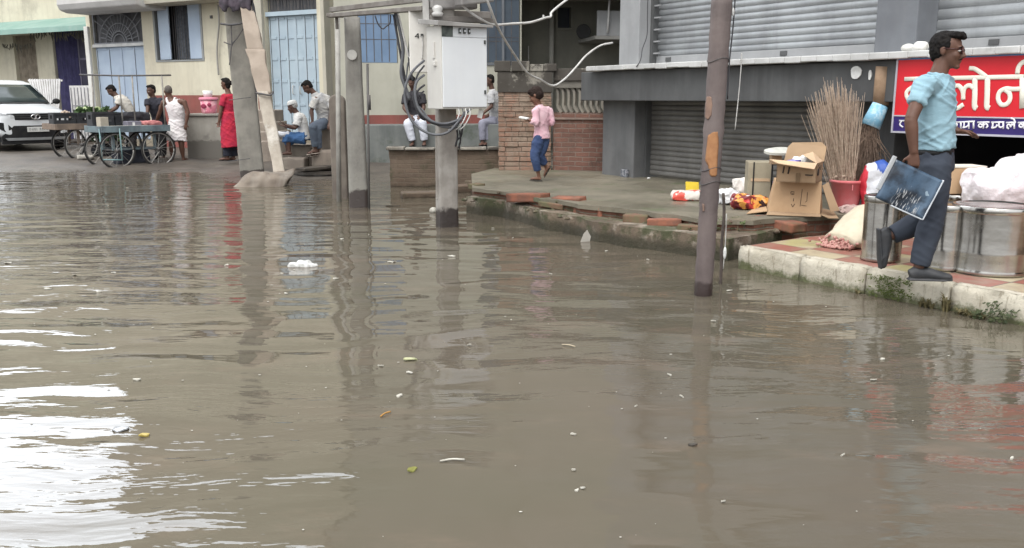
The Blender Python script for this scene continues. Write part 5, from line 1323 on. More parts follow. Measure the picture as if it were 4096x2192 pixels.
def crate(loc, rz, size, m, label, group=None, name='crate'):
    """open plastic crate with slotted sides"""
    x, y, z = size; root = thing(name, label, 'crate', loc, rz, group); t_ = .02
    MB().b2(-x / 2, x / 2, -y / 2, y / 2, 0, .02).build('base', m, root)
    for s_ in (-1, 1):
        w = MB(); wall_mb(w, -x / 2, x / 2, .02, z, s_ * y / 2 - t_ / 2, s_ * y / 2 + t_ / 2, [(-x * .4, -x * .05, z * .35, z * .55), (x * .05, x * .4, z * .35, z * .55)]); w.build('side', m, root)
        w = MB(); w.b2(s_ * x / 2 - t_ / 2, s_ * x / 2 + t_ / 2, -y / 2 + t_, y / 2 - t_, .02, z * .5).b2(s_ * x / 2 - t_ / 2, s_ * x / 2 + t_ / 2, -y / 2 + t_, -.06, z * .5, z * .8).b2(s_ * x / 2 - t_ / 2, s_ * x / 2 + t_ / 2, .06, y / 2 - t_, z * .5, z * .8).b2(s_ * x / 2 - t_ / 2, s_ * x / 2 + t_ / 2, -y / 2 + t_, y / 2 - t_, z * .8, z); w.build('end', m, root)
    MB().b2(-x / 2 - .015, x / 2 + .015, -y / 2 - .025, -y / 2 - .011, z - .04, z).build('lip', m, root)
    return root
m_cr = mat('black_crate_plastic', (.022, .023, .026), (.035, .036, .04), .55, 6, bump=.05)
P_ = lambda x, y, z=.0: onc(c2, R2, x, y, .868 + z)
crate(P_(-.48, .18), R2, (.42, .32, .30), m_cr, 'black crate standing in front of the stooping man on the turquoise cart')
crate(P_(-.02, .22), R2 + .1, (.46, .30, .22), m_cr, 'low black crate in the middle of the turquoise cart')
soft_box('dark_bag', (.55, .4, .30), mat('black_cloth', (.015, .015, .02), (.03, .03, .035), .9, 8), P_(.28, .25), R2, 'black cloth bundle lying beside the crates on the turquoise cart', 'bundle', .03, seed=4)
tag(MB().box((0, 0, .055), (.30, .22, .11)).build('tray', mat('grey_violet_plastic', (.20, .19, .23), None, .5), None, P_(.0, -.22), bevel=.01, rz=R2), 'grey tray with a white tag on the front of the turquoise cart', 'tray')
tg = bpy.data.objects[-1] if False else None
o = MB().box((-.02, -.116, .05), (.05, .006, .07)).build('price_tag', m_scrap, None, P_(.0, -.22), rz=R2); tag(o, 'small white price tag on the grey tray', 'tag')
soft_box('pink_cloth', (.46, .25, .11), mat('pink_cloth', (.50, .20, .19), (.40, .15, .15), .85, 8), P_(.40, -.18), R2 + .1, 'salmon pink cloth bundle on the right end of the turquoise cart', 'cloth', .025, seed=8)
tag(MB().box((0, 0, .10), (.18, .14, .20)).build('carton', mat('pale_carton', (.42, .38, .31), None, .9), None, P_(-.60, -.20), bevel=.004, rz=R2 + .2), 'small pale carton on the left end of the turquoise cart', 'carton')
o = MB().box((0, 0, 0), (.9, .05, .025)).build('wooden_batten', mat('pale_slat', (.45, .42, .36), None, .8), None, P_(-.18, -.33, .012), bevel=.004, rz=R2); tag(o, 'long pale batten lying along the front of the turquoise cart', 'batten')
soft_box('dark_sack', (.75, .42, .38), mat('dark_blue_sack', (.02, .022, .03), (.035, .037, .05), .85, 5), onc(c2, R2, .05, .06, .03), R2, 'dark sack stowed low under the turquoise cart', 'sack', .03, seed=2)
# second cart with vegetables
c1_ = D(372, 634, 20.6); c1_.z = .03; R1 = R(46)
cart1 = hand_cart('brown hand cart loaded with black crates and vegetables beside the white car', c1_, R1, 1.75, .85, .82, m_bwood, m_bwood, (-.36, .62))
Q_ = lambda x, y, z=.0: onc(c1_, R1, x, y, .828 + z)
for i, (x, y, lab) in enumerate(((-.62, -.10, 'black crate at the left end of the brown cart nearest the car'), (-.14, -.20, 'black crate of dark greens in the middle of the brown cart'), (.34, -.24, 'plain black crate at the right end of the brown cart'), (.1, .24, 'rear black crate of leafy greens on the brown cart'))):
    crate(Q_(x, y), R1, (.46, .34, .26), m_cr, lab, 'crates on the vegetable cart')
def heap(loc, n, rx, ry, rz_, r, m, name, label, cat, seed, stuff=False):
    b = MB(); rn = random.Random(seed)
    for i in range(n):
        a = rn.uniform(0, 6.28); q = math.sqrt(rn.random()); x, y = rx * q * math.cos(a), ry * q * math.sin(a)
        b.ell((x, y, rz_ * (1 - q * q) * rn.uniform(.5, 1)), (r * rn.uniform(.7, 1.2), r * rn.uniform(.7, 1.2), r * rn.uniform(.6, 1.0)), n=8, m_=6)
    o = b.build(name, m, None, loc, smooth=True); return tag(o, label, cat, None, 'stuff' if stuff else None)
def leafy(loc, n, rx, ry, h, s, m, name, label, cat, seed):
    b = MB(); rn = random.Random(seed)
    for i in range(n):
        a = rn.uniform(0, 6.28); q = math.sqrt(rn.random()); p = Vector((rx * q * math.cos(a), ry * q * math.sin(a), h * (1 - q * q * .7) * rn.random()))
        d = Vector((rn.uniform(-1, 1), rn.uniform(-1, 1), rn.uniform(.0, 1.0))).normalized(); u = d.orthogonal().normalized(); l = s * rn.uniform(.6, 1.3)
        b.add([p, p + d * l * .5 + u * l * .3, p + d * l, p + d * l * .5 - u * l * .3], [(0, 1, 2, 3)])
    return tag(b.build(name, m, None, loc), label, cat, None, 'stuff')
m_leafg = mat('leaf_green', (.06, .11, .035), (.03, .06, .02), .6, 14, bump=.1)
m_leafp = mat('pale_cabbage', (.36, .42, .22), (.26, .33, .15), .6, 16, bump=.3)
leafy(Q_(-.14, -.20, .2), 260, .22, .16, .18, .10, m_leafg, 'leafy_greens', 'dark leafy greens heaped in the middle black crate of the brown cart', 'greens', 1)
for i, (x, y) in enumerate(((.02, .2), (.16, .16), (.10, .30), (.28, .22), (-.08, .28))):
    b = MB(); b.ell((0, 0, .09), (.11, .11, .095), n=14, m_=9); me = b.mesh('cabbage')
    for v in me.vertices: v.co *= 1 + .10 * mnoise.noise(v.co * 16 + Vector((i, 0, 0)))
    tag(link('cabbage', me, m_leafp, None, Q_(x, y, .20), smooth=True), 'round pale green cabbage in the rear crate of the brown cart', 'cabbage', 'cabbages in the rear crate')
heap(Q_(-.55, -.1, .16), 40, .18, .12, .14, .035, mat('pale_garlic', (.42, .34, .27), (.3, .22, .17), .7, 20), 'garlic_heap', 'heap of pale brown roots in the leftmost black crate', 'roots', 3, True)
leafy(Q_(.38, .05, .18), 160, .25, .18, .16, .10, m_leafg, 'coriander_bunch', 'bunch of loose green herbs behind the plain black crate', 'herbs', 6)
leafy(onc(c1_, R1, .35, -.1, .42), 220, .35, .2, .3, .11, m_leafg, 'stored_greens', 'green leaves stowed under the brown cart', 'greens', 9)
soft_box('black_sack', (.7, .45, .35), MATS['black_cloth'], onc(c1_, R1, .35, .0, .02), R1, 'black sack on the ground under the brown cart', 'sack', .03, seed=5)
rk = D(345, 646, 19.6); rk.z = gz(rk.x, rk.y)
soft_box('grey_stone', (.35, .22, .10), mat('pale_rock', (.35, .33, .29), None, .9, 8, bump=.4), rk, .2, 'flat pale stone on the mud under the right wheel of the brown cart', 'stone', .03, seed=7)

# pink tub with a white cup on the counter
tb = D(838, 455, 20.35)
tub = thing('plastic_tub', 'pink patterned plastic tub with white lid on the cement counter', 'tub', tb)
m_pink = mat('pink_tub_plastic', (.62, .20, .27), (.70, .36, .40), .5, 7, cut=(.5, .56), bump=.05)
MB().lathe([(.001, 0), (.15, 0), (.165, .06), (.19, .34), (.178, .34), (.15, .05), (.001, .05)], 24).build('bucket', m_pink, tub, smooth=True)
MB().lathe([(.20, .30), (.215, .33), (.20, .36), (.001, .37)], 24).build('lid', mat('pink_lid', (.62, .22, .30), None, .5), tub, smooth=True)
MB().ell((-.06, -.185, .17), (.06, .012, .05)).ell((.07, -.183, .2), (.05, .012, .04)).build('print', mat('maroon_print', (.25, .03, .07)), tub, smooth=True)
cup = D(838, 388, 20.35)
tag(MB().lathe([(.001, 0), (.09, 0), (.11, .14), (.10, .14), (.08, .02), (.001, .02)], 18).build('white_bowl', m_scrap, None, (tb.x - .01, tb.y, tb.z + .372), smooth=True), 'white plastic bowl standing on the pink tub', 'bowl')

# ================================================================== GOODS ON THE PAVEMENT (right)
m_card = mat('cardboard', (.46, .31, .185), (.40, .265, .155), .9, 3, bump=.12, bsc=60, streak=((.34, .22, .13), .3), grime=(.36, .245, .15), local=False)
m_card2 = mat('brown_cardboard', (.36, .25, .155), (.30, .205, .125), .9, 3, bump=.12, bsc=60)
m_cardlt = mat('pale_cardboard_inside', (.56, .41, .265), (.48, .34, .22), .9, 3, bump=.1, bsc=60)
m_tape = mat('brown_tape', (.17, .105, .05), None, .35, 9)
m_ink = mat('carton_ink', (.045, .035, .03), None, .8)
# big upturned carton
A = G(3071, 858, ZS); B = G(3279, 866, ZS)
BR = math.atan2(B.y - A.y, B.x - A.x); W = (B - A).length; HT = .335
big_c = thing('big_carton', 'large upturned cardboard carton with splayed flaps and printed arrow, under the smaller carton', 'carton', A, BR)
def sheet(name, quads, m, par, th=.006):
    b = MB()
    for q in quads: b.add([Vector(p) for p in q], [tuple(range(len(q)))])
    o = link(name, b.mesh(name), m, par); s_ = o.modifiers.new('t', 'SOLIDIFY'); s_.thickness = th; s_.offset = -1; return o
DP = .42
b0, b1, b2_, b3 = (0, 0, .03), (W, -.0, .02), (W + .03, DP, .03), (-.03, DP, .03)
t0, t1, t2, t3 = (.05, .035, HT), (W - .0, .03, HT), (W, DP - .03, HT), (.03, DP - .03, HT)
cm = MB().add([Vector(p) for p in (b0, b1, b2_, b3, t0, t1, t2, t3)], [(0, 1, 5, 4), (1, 2, 6, 5), (2, 3, 7, 6), (3, 0, 4, 7), (4, 5, 6, 7)])
cm.build('carton_body', m_card, big_c, bevel=.006)
sheet('flap', [[(0, -.002, .03), (W, -.002, .02), (W + .01, -.09, .006), (-.01, -.10, .006)]], m_card2, big_c)
sheet('flap', [[(-.004, 0, .03), (-.034, DP, .03), (-.16, DP - .02, .004), (-.20, -.06, .004)]], m_card, big_c)
sheet('flap', [[(W + .004, 0, .02), (W + .034, DP, .03), (W + .13, DP * .8, .02), (W + .17, -.08, .004), (W + .08, -.12, .004)]], m_card2, big_c)
sheet('flap', [[(W + .005, .02, .30), (W + .06, .08, .33), (W + .18, .06, .06), (W + .10, 0, .05)]], m_card2, big_c)
def on_front(x, q):      # point on the leaning front face
    return Vector((x, .035 * q - .003, .03 + (HT - .03) * q))
ink = MB()
for pts in ([(.225, .62), (.225, .56)], [(.235, .45), (.235, .36)], [(.215, .27), (.232, .18), (.248, .28)], [(.205, .66), (.236, .66), (.236, .58), (.208, .58), (.205, .66)]): ink.tube([on_front(*p) for p in pts], .003, 5)
for pts in ([(.31, .75), (.30, .2)], [(.36, .66), (.36, .38), (.345, .34)], [(.31, .24), (.36, .22)]): ink.tube([on_front(*p) for p in pts], .0025, 5)
ink.build('printed_marks', m_ink, big_c)
# smaller open carton on top
uz = A.z + HT + .004
C0 = D(3104, 726, 8.62); C0.z = uz; PH = R(-28)
Wu, Du, Hu = .37, .34, .185
uc = thing('open_carton', 'smaller brown carton with open pale flaps on top of the upturned carton', 'carton', C0, PH)
sides = [[(0, 0, 0), (Wu, 0, 0), (Wu, 0, Hu), (0, 0, Hu)], [(Wu, 0, 0), (Wu, Du, 0), (Wu, Du, Hu), (Wu, 0, Hu)], [(Wu, Du, 0), (0, Du, 0), (0, Du, Hu), (Wu, Du, Hu)], [(0, Du, 0), (0, 0, 0), (0, 0, Hu), (0, Du, Hu)], [(0, 0, 0.004), (0, Du, 0.004), (Wu, Du, 0.004), (Wu, 0, 0.004)]]
sheet('carton_body', sides, m_card2, uc)
sheet('flap', [[(-.02, -.002, Hu + .004), (Wu, -.002, Hu), (Wu + .0, -.13, Hu - .045), (.04, -.16, Hu + .0), (-.05, -.10, Hu + .03)]], m_cardlt, uc)
sheet('flap', [[(Wu, 0, Hu), (Wu, Du, Hu), (Wu - .10, Du - .04, Hu + .09), (Wu - .15, .10, Hu + .07)]], m_cardlt, uc)
sheet('flap', [[(Wu + .01, Du, Hu), (-.0, Du, Hu), (.02, Du + .04, Hu + .13), (.06, Du + .05, Hu + .175), (Wu - .03, Du + .05, Hu + .185), (Wu + .02, Du + .045, Hu + .14)]], m_card2, uc)
ink = MB()
for a, c_ in (((.07, .15), (.06, .085)), ((.12, .145), (.11, .08))): ink.tube([(a[0], -.003, a[1]), (c_[0], -.003, c_[1])], .007, 6)
ink.tube([(.27, -.003, .075), (.34, -.003, .075)], .006, 6)
ink.tube([(Wu + .003, .08 + .035 * math.cos(a), .10 + .03 * math.sin(a)) for a in [2 * math.pi * k / 16 for k in range(17)]], .006, 6)
for pts in ([(.14, .15), (.14, .12)], [(.22, .16), (.22, .11)], [(.05, .16), (.14, .165)]): ink.tube([(Wu + .003, p[0], p[1]) for p in pts], .004, 5)
ink.build('printed_marks', m_ink, uc)
MB().b2(.185, .225, -.008, -.0065, 0, .09).build('tape', m_tape, uc)
# contents
soft_box('white_wrapper', (.20, .16, .14), m_scrap, C0 + Matrix.Rotation(PH, 3, 'Z') @ Vector((.20, .20, .105)), 0, 'white plastic wrapper sticking out of the open carton', 'wrapper', .04, seed=3)
soft_box('violet_packet', (.16, .12, .09), mat('violet_packet', (.10, .08, .30), (.3, .28, .5), .35, 18, cut=(.45, .55)), C0 + Matrix.Rotation(PH, 3, 'Z') @ Vector((.14, .09, .125)), .4, 'shiny violet packet inside the open carton', 'packet', .03, seed=6)
# carton behind, at the left
K0 = D(2990, 748, 9.6); K0.z = ZS
Wk, Hk = D(3086, 748, 9.6).x - K0.x, D(2990, 648, 9.6).z - ZS
kc = thing('strapped_carton', 'pale olive carton with dark straps standing behind the upturned carton', 'carton', K0, R(-8))
MB().b2(0, Wk, 0, .3, 0, Hk).build('carton_body', mat('olive_carton', (.34, .30, .22), (.27, .235, .17), .9, 4, bump=.15), kc, bevel=.006)
MB().b2(.05, .064, -.008, -.002, 0, Hk).build('strap', m_blk, kc)
MB().b2(Wk - .02, Wk - .002, -.008, -.002, 0, Hk).build('strap', m_blk, kc)
MB().b2(.03, Wk - .03, -.007, -.0015, Hk * .55, Hk * .62).build('tape', m_cardlt, kc)
soft_box('violet_bag', (.14, .12, .10), MATS['violet_packet'], K0 + Vector((Wk + .08, .05, .16)), 0, 'violet and white pack squeezed between the two cartons', 'packet', .03, seed=11)
tag(MB().box((.07, 0, .07), (.20, .16, .15)).build('carton_scrap', m_card2, None, K0 + Vector((Wk + .01, .1, .0)), bevel=.004), 'short carton block behind the upturned carton', 'carton')
fm = D(3130, 612, 9.3)
b = MB(); b.prism([(.19 * math.cos(a), .11 * math.sin(a) * (1 + .2 * math.sin(2 * a))) for a in [2 * math.pi * k / 24 for k in range(24)]], lambda x, y: Vector((x, y, .012 + .02 * math.cos(x * 8))), lambda x, y: Vector((x, y, -.012 + .02 * math.cos(x * 8))))
o = b.build('foam_sheet', mat('dirty_foam', (.52, .52, .47), (.42, .42, .38), .8, 8), None, fm); o.rotation_euler = (R(14), R(4), R(-8)); tag(o, 'thin off white foam sheet lying on the carton tops', 'sheet')
tag(MB().b2(-.05, .05, -.05, .05, 0, fm.z - K0.z - Hk - .015).build('wooden_prop', m_card2, None, (fm.x - .06, fm.y + .03, K0.z + Hk)), 'short cardboard prop under the foam sheet', 'prop')
# packets and bags on the slab
m_redpk = mat('red_white_packet', (.60, .55, .50), (.55, .07, .05), .4, 7, cut=(.5, .56), bump=.1)
q = G(2745, 800, ZS); soft_box('red_packet', (.34, .22, .11), m_redpk, q, R(-12), 'red and white printed packet left of the wooden pole', 'packet', .025, seed=21)
q = G(2770, 782, ZS); o = MB().box((0, 0, .10), (.16, .02, .13)).build('yellow_sheet', mat('yellow_card', (.62, .45, .03), (.55, .38, .03), .6, 6), None, q, bevel=.004); o.rotation_euler = (R(-20), R(3), R(8)); tag(o, 'bright yellow card standing behind the red and white packet', 'card')
q = G(2915, 815, ZS); soft_box('white_bag', (.22, .20, .15), mat('white_carrier_bag', (.66, .66, .66), (.5, .5, .52), .5, 10, bump=.3), q, .3, 'crumpled white carrier bag just right of the wooden pole', 'bag', .045, seed=24, frq=11)
q = G(2985, 790, ZS) + Vector((0, .08, 0)); soft_box('white_sack', (.26, .2, .20), mat('cream_sack_cloth', (.68, .64, .60), (.52, .47, .43), .8, 7, bump=.3), q, -.5, 'white folded sack behind the maroon and orange bag', 'sack', .05, seed=29, frq=8)
m_mar = NT('maroon_orange_bag'); p = m_mar.obj(); n_ = m_mar.noise(p, 7, 3, .5); n2_ = m_mar.noise(m_mar.mapv(p, loc=(4, 4, 4)), 6, 2)
cc = m_mar.mix(m_mar.ramp(n_, .46, .49), (.16, .015, .02, 1), (.60, .28, .06, 1)); cc = m_mar.mix(m_mar.ramp(n2_, .57, .60), cc, (.6, .55, .53, 1)); cc = m_mar.mix(m_mar.ramp(n2_, .40, .37), cc, (.5, .05, .05, 1))
m_mar = m_mar.done(cc, .45, 0)
q = G(2985, 835, ZS); soft_box('printed_bag', (.34, .22, .14), m_mar, q, .2, 'maroon orange and white printed bag left of the big carton', 'bag', .05, seed=31, frq=9)
q = G(3030, 835, ZS); soft_box('dark_cloth', (.14, .16, .10), mat('dark_maroon_cloth', (.05, .012, .015), (.02, .01, .01), .9, 15, bump=.5), q, .6, 'dark maroon cloth crushed against the left side of the big carton', 'cloth', .04, seed=33, frq=12)
q = G(2640, 790, ZS); tag(MB().ell((0, 0, .012), (.025, .018, .012)).build('pebble', m_scrap, None, G(2595, 716, ZS), smooth=True), 'tiny white scrap on the pavement before the shutter', 'scrap')
q = G(2490, 690, ZS); tag(MB().b2(-.07, .07, -.02, .02, 0, .11).build('tin_box', mat('dim_blue_tin', (.10, .11, .13), (.3, .3, .32), .5, 20, cut=(.5, .55)), None, SF.w(sx(2492, 690, -.06), -.03, ZS), rz=SF.rz, bevel=.004), 'small dark tin against the foot of the grey pillar', 'tin')

# red bucket full of stick brooms
qb = G(3382, 842, ZS)
bk_ = thing('red_bucket', 'faded red plastic bucket holding stick brooms', 'bucket', qb)
m_rb = mat('faded_red_plastic', (.60, .13, .14), (.56, .20, .21), .5, 4, bump=.05, grime=(.40, .16, .15))
MB().lathe([(.001, .0), (.112, .0), (.115, .01), (.162, .285), (.175, .29), (.178, .312), (.168, .318), (.158, .30), (.11, .02), (.001, .015)], 32).build('bucket_body', m_rb, bk_, smooth=True)
MB().box((-.01, -.166, .25), (.012, .012, .06)).build('lug', m_rb, bk_, bevel=.003)
m_stick = mat('broom_sticks', (.50, .40, .31), (.33, .25, .19), .8, 30, bump=.1)
rnd = random.Random(12)
brooms = []
for i in range(9):
    ang = rnd.uniform(0, 6.28); rr = .085 * math.sqrt(rnd.random())
    base = Vector((rr * math.cos(ang), rr * math.sin(ang), .02))
    px = 3265 + i * 19; tipc = D(px, 330 + 25 * abs(i - 4) * .6, qb.y + rnd.uniform(-.08, .12)) - qb
    b = MB()
    for k in range(34):
        sp1 = Vector((rnd.gauss(0, .012), rnd.gauss(0, .012), 0)); sp2 = Vector((rnd.gauss(0, .055), rnd.gauss(0, .055), rnd.uniform(-.22, .06)))
        p0 = base + sp1; p2 = tipc + sp2; p1 = p0 * .5 + p2 * .5 + Vector((rnd.gauss(0, .012), rnd.gauss(0, .012), 0)) - (tipc - base).cross(Vector((0, 0, 1))) * .0
        b.tube([p0, p1, p2], [.0042, .0034, .0016], 4)
    o = thing('stick_broom', 'stick broom standing upside down in the red bucket', 'broom', qb, 0, 'stick brooms in the red bucket')
    b.build('sticks', m_stick, o)
    mid = base * .72 + tipc * .28
    MB().tube([mid - Vector((0, 0, .012)), mid + Vector((0, 0, .012))], .03, 10).build('binding', m_stick, o, smooth=True)
# soft grass brooms with blue wrap, behind
m_fib = mat('brown_fibre', (.19, .135, .10), (.11, .075, .055), .95, 40, bump=.3, streak=((.27, .2, .15), .5))
m_bluewrap = mat('light_blue_wrap', (.22, .46, .62), (.42, .60, .70), .4, 16, cut=(.45, .6))
m_hand = mat('straw_handle', (.30, .205, .135), (.24, .16, .10), .85, 12, bump=.3)
for i, (p0, p1, p2, p3, lab) in enumerate((((3545, 268), (3522, 420), (3482, 505), (3450, 770), 'soft grass broom with light blue wrap leaning against the signboard end'), ((3475, 560), (3470, 600), (3460, 640), (3445, 800), 'short brown grass broom bunched beside the stick brooms'))):
    Yb = 9.15 + .1 * i; o0 = D(p3[0], p3[1], Yb); o0.z = max(o0.z, ZS)
    o = thing('grass_broom', lab, 'broom', o0, 0, 'soft grass brooms')
    e = lambda p, dy=0: D(p[0], p[1], Yb + dy) - o0
    if i == 0:
        b = MB(); b.tube([e(p0), (e(p0) + e(p1)) / 2, e(p1)], [(.105, .06), (.095, .06), (.080, .055)], 14, side=(1, 0, .25)); b.build('handle', m_hand, o, smooth=True)
        b = MB(); b.tube([e(p1), (e(p1) + e(p2)) / 2, e(p2)], [(.086, .06), (.095, .062), (.105, .065)], 14, side=(1, 0, .25)); b.build('blue_wrap', m_bluewrap, o, smooth=True)
    b = MB()
    for k in range(420):
        a = e(p2) + Vector((rnd.gauss(0, .03), rnd.gauss(0, .02), rnd.uniform(-.03, .03))); c_ = e(p3) + Vector((rnd.gauss(-.02, .10), rnd.gauss(0, .04), rnd.uniform(-.0, .40)))
        b.tube([a, (a + c_) / 2 + Vector((rnd.gauss(0, .02), 0, 0)), c_], [.006, .005, .002], 3)
    b.build('bristles', m_fib, o)
# printed woven sack
t = NT('printed_sack'); o_ = t.obj(); s_ = t.sep(o_)
cc = t.mix(t.ramp(t.math('ADD', s_[0], t.math('MULTIPLY', t.noise(o_, 7, 3), .05)), -.085, -.095), (.62, .64, .68, 1), (.55, .03, .05, 1))
bl = t.math('MULTIPLY', t.ramp(t.math('ADD', s_[2], t.math('MULTIPLY', t.noise(t.mapv(o_, scale=(14, 14, 1.5)), 1.2, 2), .20)), .46, .48), t.ramp(s_[0], -.035, -.03))
cc = t.mix(bl, cc, (.035, .09, .36, 1))
m_sackp = t.done(cc, .55, 0, t.bump(t.noise(o_, 16, 5), .4, .02))
q = D(3497, 832, 8.95); soft_box('printed_sack', (.32, .24, .47), m_sackp, (q.x, q.y, q.z), R(-6), 'white woven sack with red edge and blue print beside the red bucket', 'sack', .035, seed=41, bulge=.22)
tag(MB().b2(-.30, .35, -.25, .5, -.0, q.z - .192).build('stone_ledge', m_lip, None, (q.x, q.y, .19), rz=SF.rz, bevel=.01), 'dark stone ledge under the printed woven sack', 'stone')

# steel drums
m_ss = NT('stainless_steel'); p = m_ss.obj(); nn = m_ss.noise(m_ss.mapv(p, scale=(1, 1, 6)), 3, 5); dd = m_ss.ramp(m_ss.noise(p, 3.5, 6, .7), .5, .7)
cc = m_ss.mix(m_ss.ramp(nn, .3, .7), (.47, .455, .43, 1), (.36, .345, .32, 1)); cc = m_ss.mix(m_ss.math('MULTIPLY', dd, .6), cc, (.20, .18, .155, 1))
rr = m_ss.math('ADD', m_ss.math('MULTIPLY', dd, .16), .19)
m_ss = m_ss.done(cc, rr, 1.0, m_ss.bump(m_ss.noise(p, 5, 3), .12, .02))
def drum(loc, r, h, label, lid=True, rz=0, knob=False):
    root = thing('steel_drum', label, 'drum', loc, rz, 'steel grain drums')
    prof = [(.001, .006), (r * .98, .006), (r * 1.0, .0), (r * 1.012, .014), (r, .03), (r * .995, .04), (r, .3 * h), (r * 1.004, .32 * h), (r, .34 * h), (r * .996, h * .5), (r * 1.002, h * .7), (r, h * .9), (r * 1.01, h * .93)]
    MB().lathe(prof, 48, wob=.008).build('drum_body', m_ss, root, smooth=True)
    pl = [(r * 1.03, h * .90), (r * 1.045, h * .905), (r * 1.045, h * .985), (r * 1.02, h * 1.0), (r * .93, h * 1.005), (r * .90, h * .985), (r * .5, h * .992), (.001, h * .995)]
    MB().lathe(pl, 48, wob=.003).build('lid', m_ss, root, smooth=True)
    if knob: MB().lathe([(r * .6, h), (r * .62, h + .04), (r * .58, h + .07), (r * .3, h + .075), (.001, h + .07)], 32).build('cap', m_ss, root, smooth=True)
    return root
def base_at(px, py, z=ZT): return G(px, py, z)
q = base_at(3550, 1052); rT = 78 * q.y / FPX; drum(q + Vector((0, rT * .9, 0)), rT, D(3550, 783, q.y + .1).z - ZT, 'tall narrow steel drum behind the walking man and beside the cream sack')
q = base_at(3808, 1088); rM = 84 * (q.y + .15) / FPX; drum(q + Vector((0, rM, 0)), rM, D(3808, 818, q.y + .1).z - ZT, 'middle steel drum with dented lid just right of the walking man')
q = base_at(4025, 1112); rB = 150 * (q.y + .2) / FPX; drum(q + Vector((.01, rB, 0)), rB, D(4000, 832, q.y + .05).z - ZT, 'widest steel drum in front at the right edge', rz=.4)
q2 = D(3830, 860, 7.3); drum((q2.x, 7.3, ZT), .16, D(3830, 775, 7.3).z - ZT, 'small rear steel drum under the brown carton')
q3 = D(4075, 860, 7.25); drum((q3.x, 7.25, ZT), .29, D(4050, 800, 7.25).z - ZT, 'rear wide steel drum carrying the white cloth bundles', rz=1.0)
# carton and bundles on them
zt_ = D(3830, 775, 7.3).z + .008
tag(MB().b2(-.14, .13, -.11, .12, 0, D(3830, 668, 7.3).z - zt_).build('flat_carton', m_card, None, (q2.x + .01, 7.3, zt_), bevel=.006), 'brown carton with pale top stacked on the small rear steel drum', 'carton')
zc2 = D(3830, 668, 7.3).z + .003
tag(MB().b2(-.145, .135, -.11, .12, 0, .012).build('paper_sheet', mat('cream_paper', (.68, .62, .54), None, .9), None, (q2.x + .01, 7.3, zc2), rz=.05), 'cream paper sheet on the brown carton', 'paper')
m_cloth = mat('white_cloth_bundle', (.74, .70, .71), (.66, .60, .62), .85, 4, bump=.7, bsc=11, bdist=.035, streak=((.62, .44, .47), .35))
zl_ = D(4050, 800, 7.25).z + .0
soft_box('cloth_bundle', (.52, .34, .30), m_cloth, (D(3965, 800, 7.1).x, 7.02, zl_ - .02), .1, 'white cloth bundle with pinkish stripe resting on the steel drums', 'bundle', .035, seed=51, bulge=.08)
soft_box('cloth_bundle', (.6, .4, .36), m_cloth, (D(4150, 800, 7.3).x, 7.42, zl_ + .005), .5, 'taller white cloth bundle at the right edge behind the first', 'bundle', .035, seed=57, bulge=.1)
# cream sack spilling shallots
m_jute = mat('cream_sack', (.56, .49, .38), (.46, .40, .30), .9, 5, bump=.5, bsc=120, bdist=.004, streak=((.40, .34, .25), .4))
q = G(3420, 985, ZT)
b = MB(); cpts = [Vector((.21, .17, .17)), Vector((.13, .10, .19)), Vector((.03, .04, .14)), Vector((-.08, -.02, .075)), Vector((-.16, -.06, .05))]
b.tube(smooth_path(cpts, 4), [(.17 + .03 * math.sin(k / 16 * 3), .19 - .125 * (k / 16)) for k in range(17)], 28, side=(-.45, .8, 0))
me = b.mesh('cream_sack')
for v in me.vertices:
    v.co += Vector((0, 0, 1)) * .014 * mnoise.noise(v.co * 9) + v.normal * .012 * mnoise.noise(v.co * 20); v.co.z = max(v.co.z, .002)
o = link('cream_sack', me, m_jute, None, q, smooth=True); tag(o, 'slumped cream sack spilling pink shallots beside the tall steel drum', 'sack')
sh = MB(); rnd = random.Random(8)
for i in range(150):
    a = rnd.random(); w_ = rnd.gauss(0, .085)
    p = Vector((-.15 - .10 * a, -.07 - .04 * a, .0)) + Vector((.5, -.75, 0)).normalized() * w_ + Vector((0, 0, rnd.uniform(.012, .085 * (1 - a) + .014)))
    sh.ell(p, (rnd.uniform(.012, .02), rnd.uniform(.010, .016), rnd.uniform(.010, .016)), Matrix.Rotation(rnd.uniform(0, 6), 3, 'Z'), 7, 5)
tag(sh.build('shallots', mat('shallot_skin', (.34, .13, .12), (.46, .28, .23), .6, 60, bump=.2), None, q, smooth=True), 'heap of pinkish shallots at the mouth of the cream sack', 'shallots', None, 'stuff')

q = qb + Vector((0, -.17, 0))
soft_box('pinkish_rag', (.26, .12, .07), mat('pinkish_rag_cloth', (.48, .36, .33), (.38, .27, .25), .9, 9), q, .1, 'pale pinkish rag crumpled at the foot of the red bucket', 'rag', .03, seed=71, frq=14)
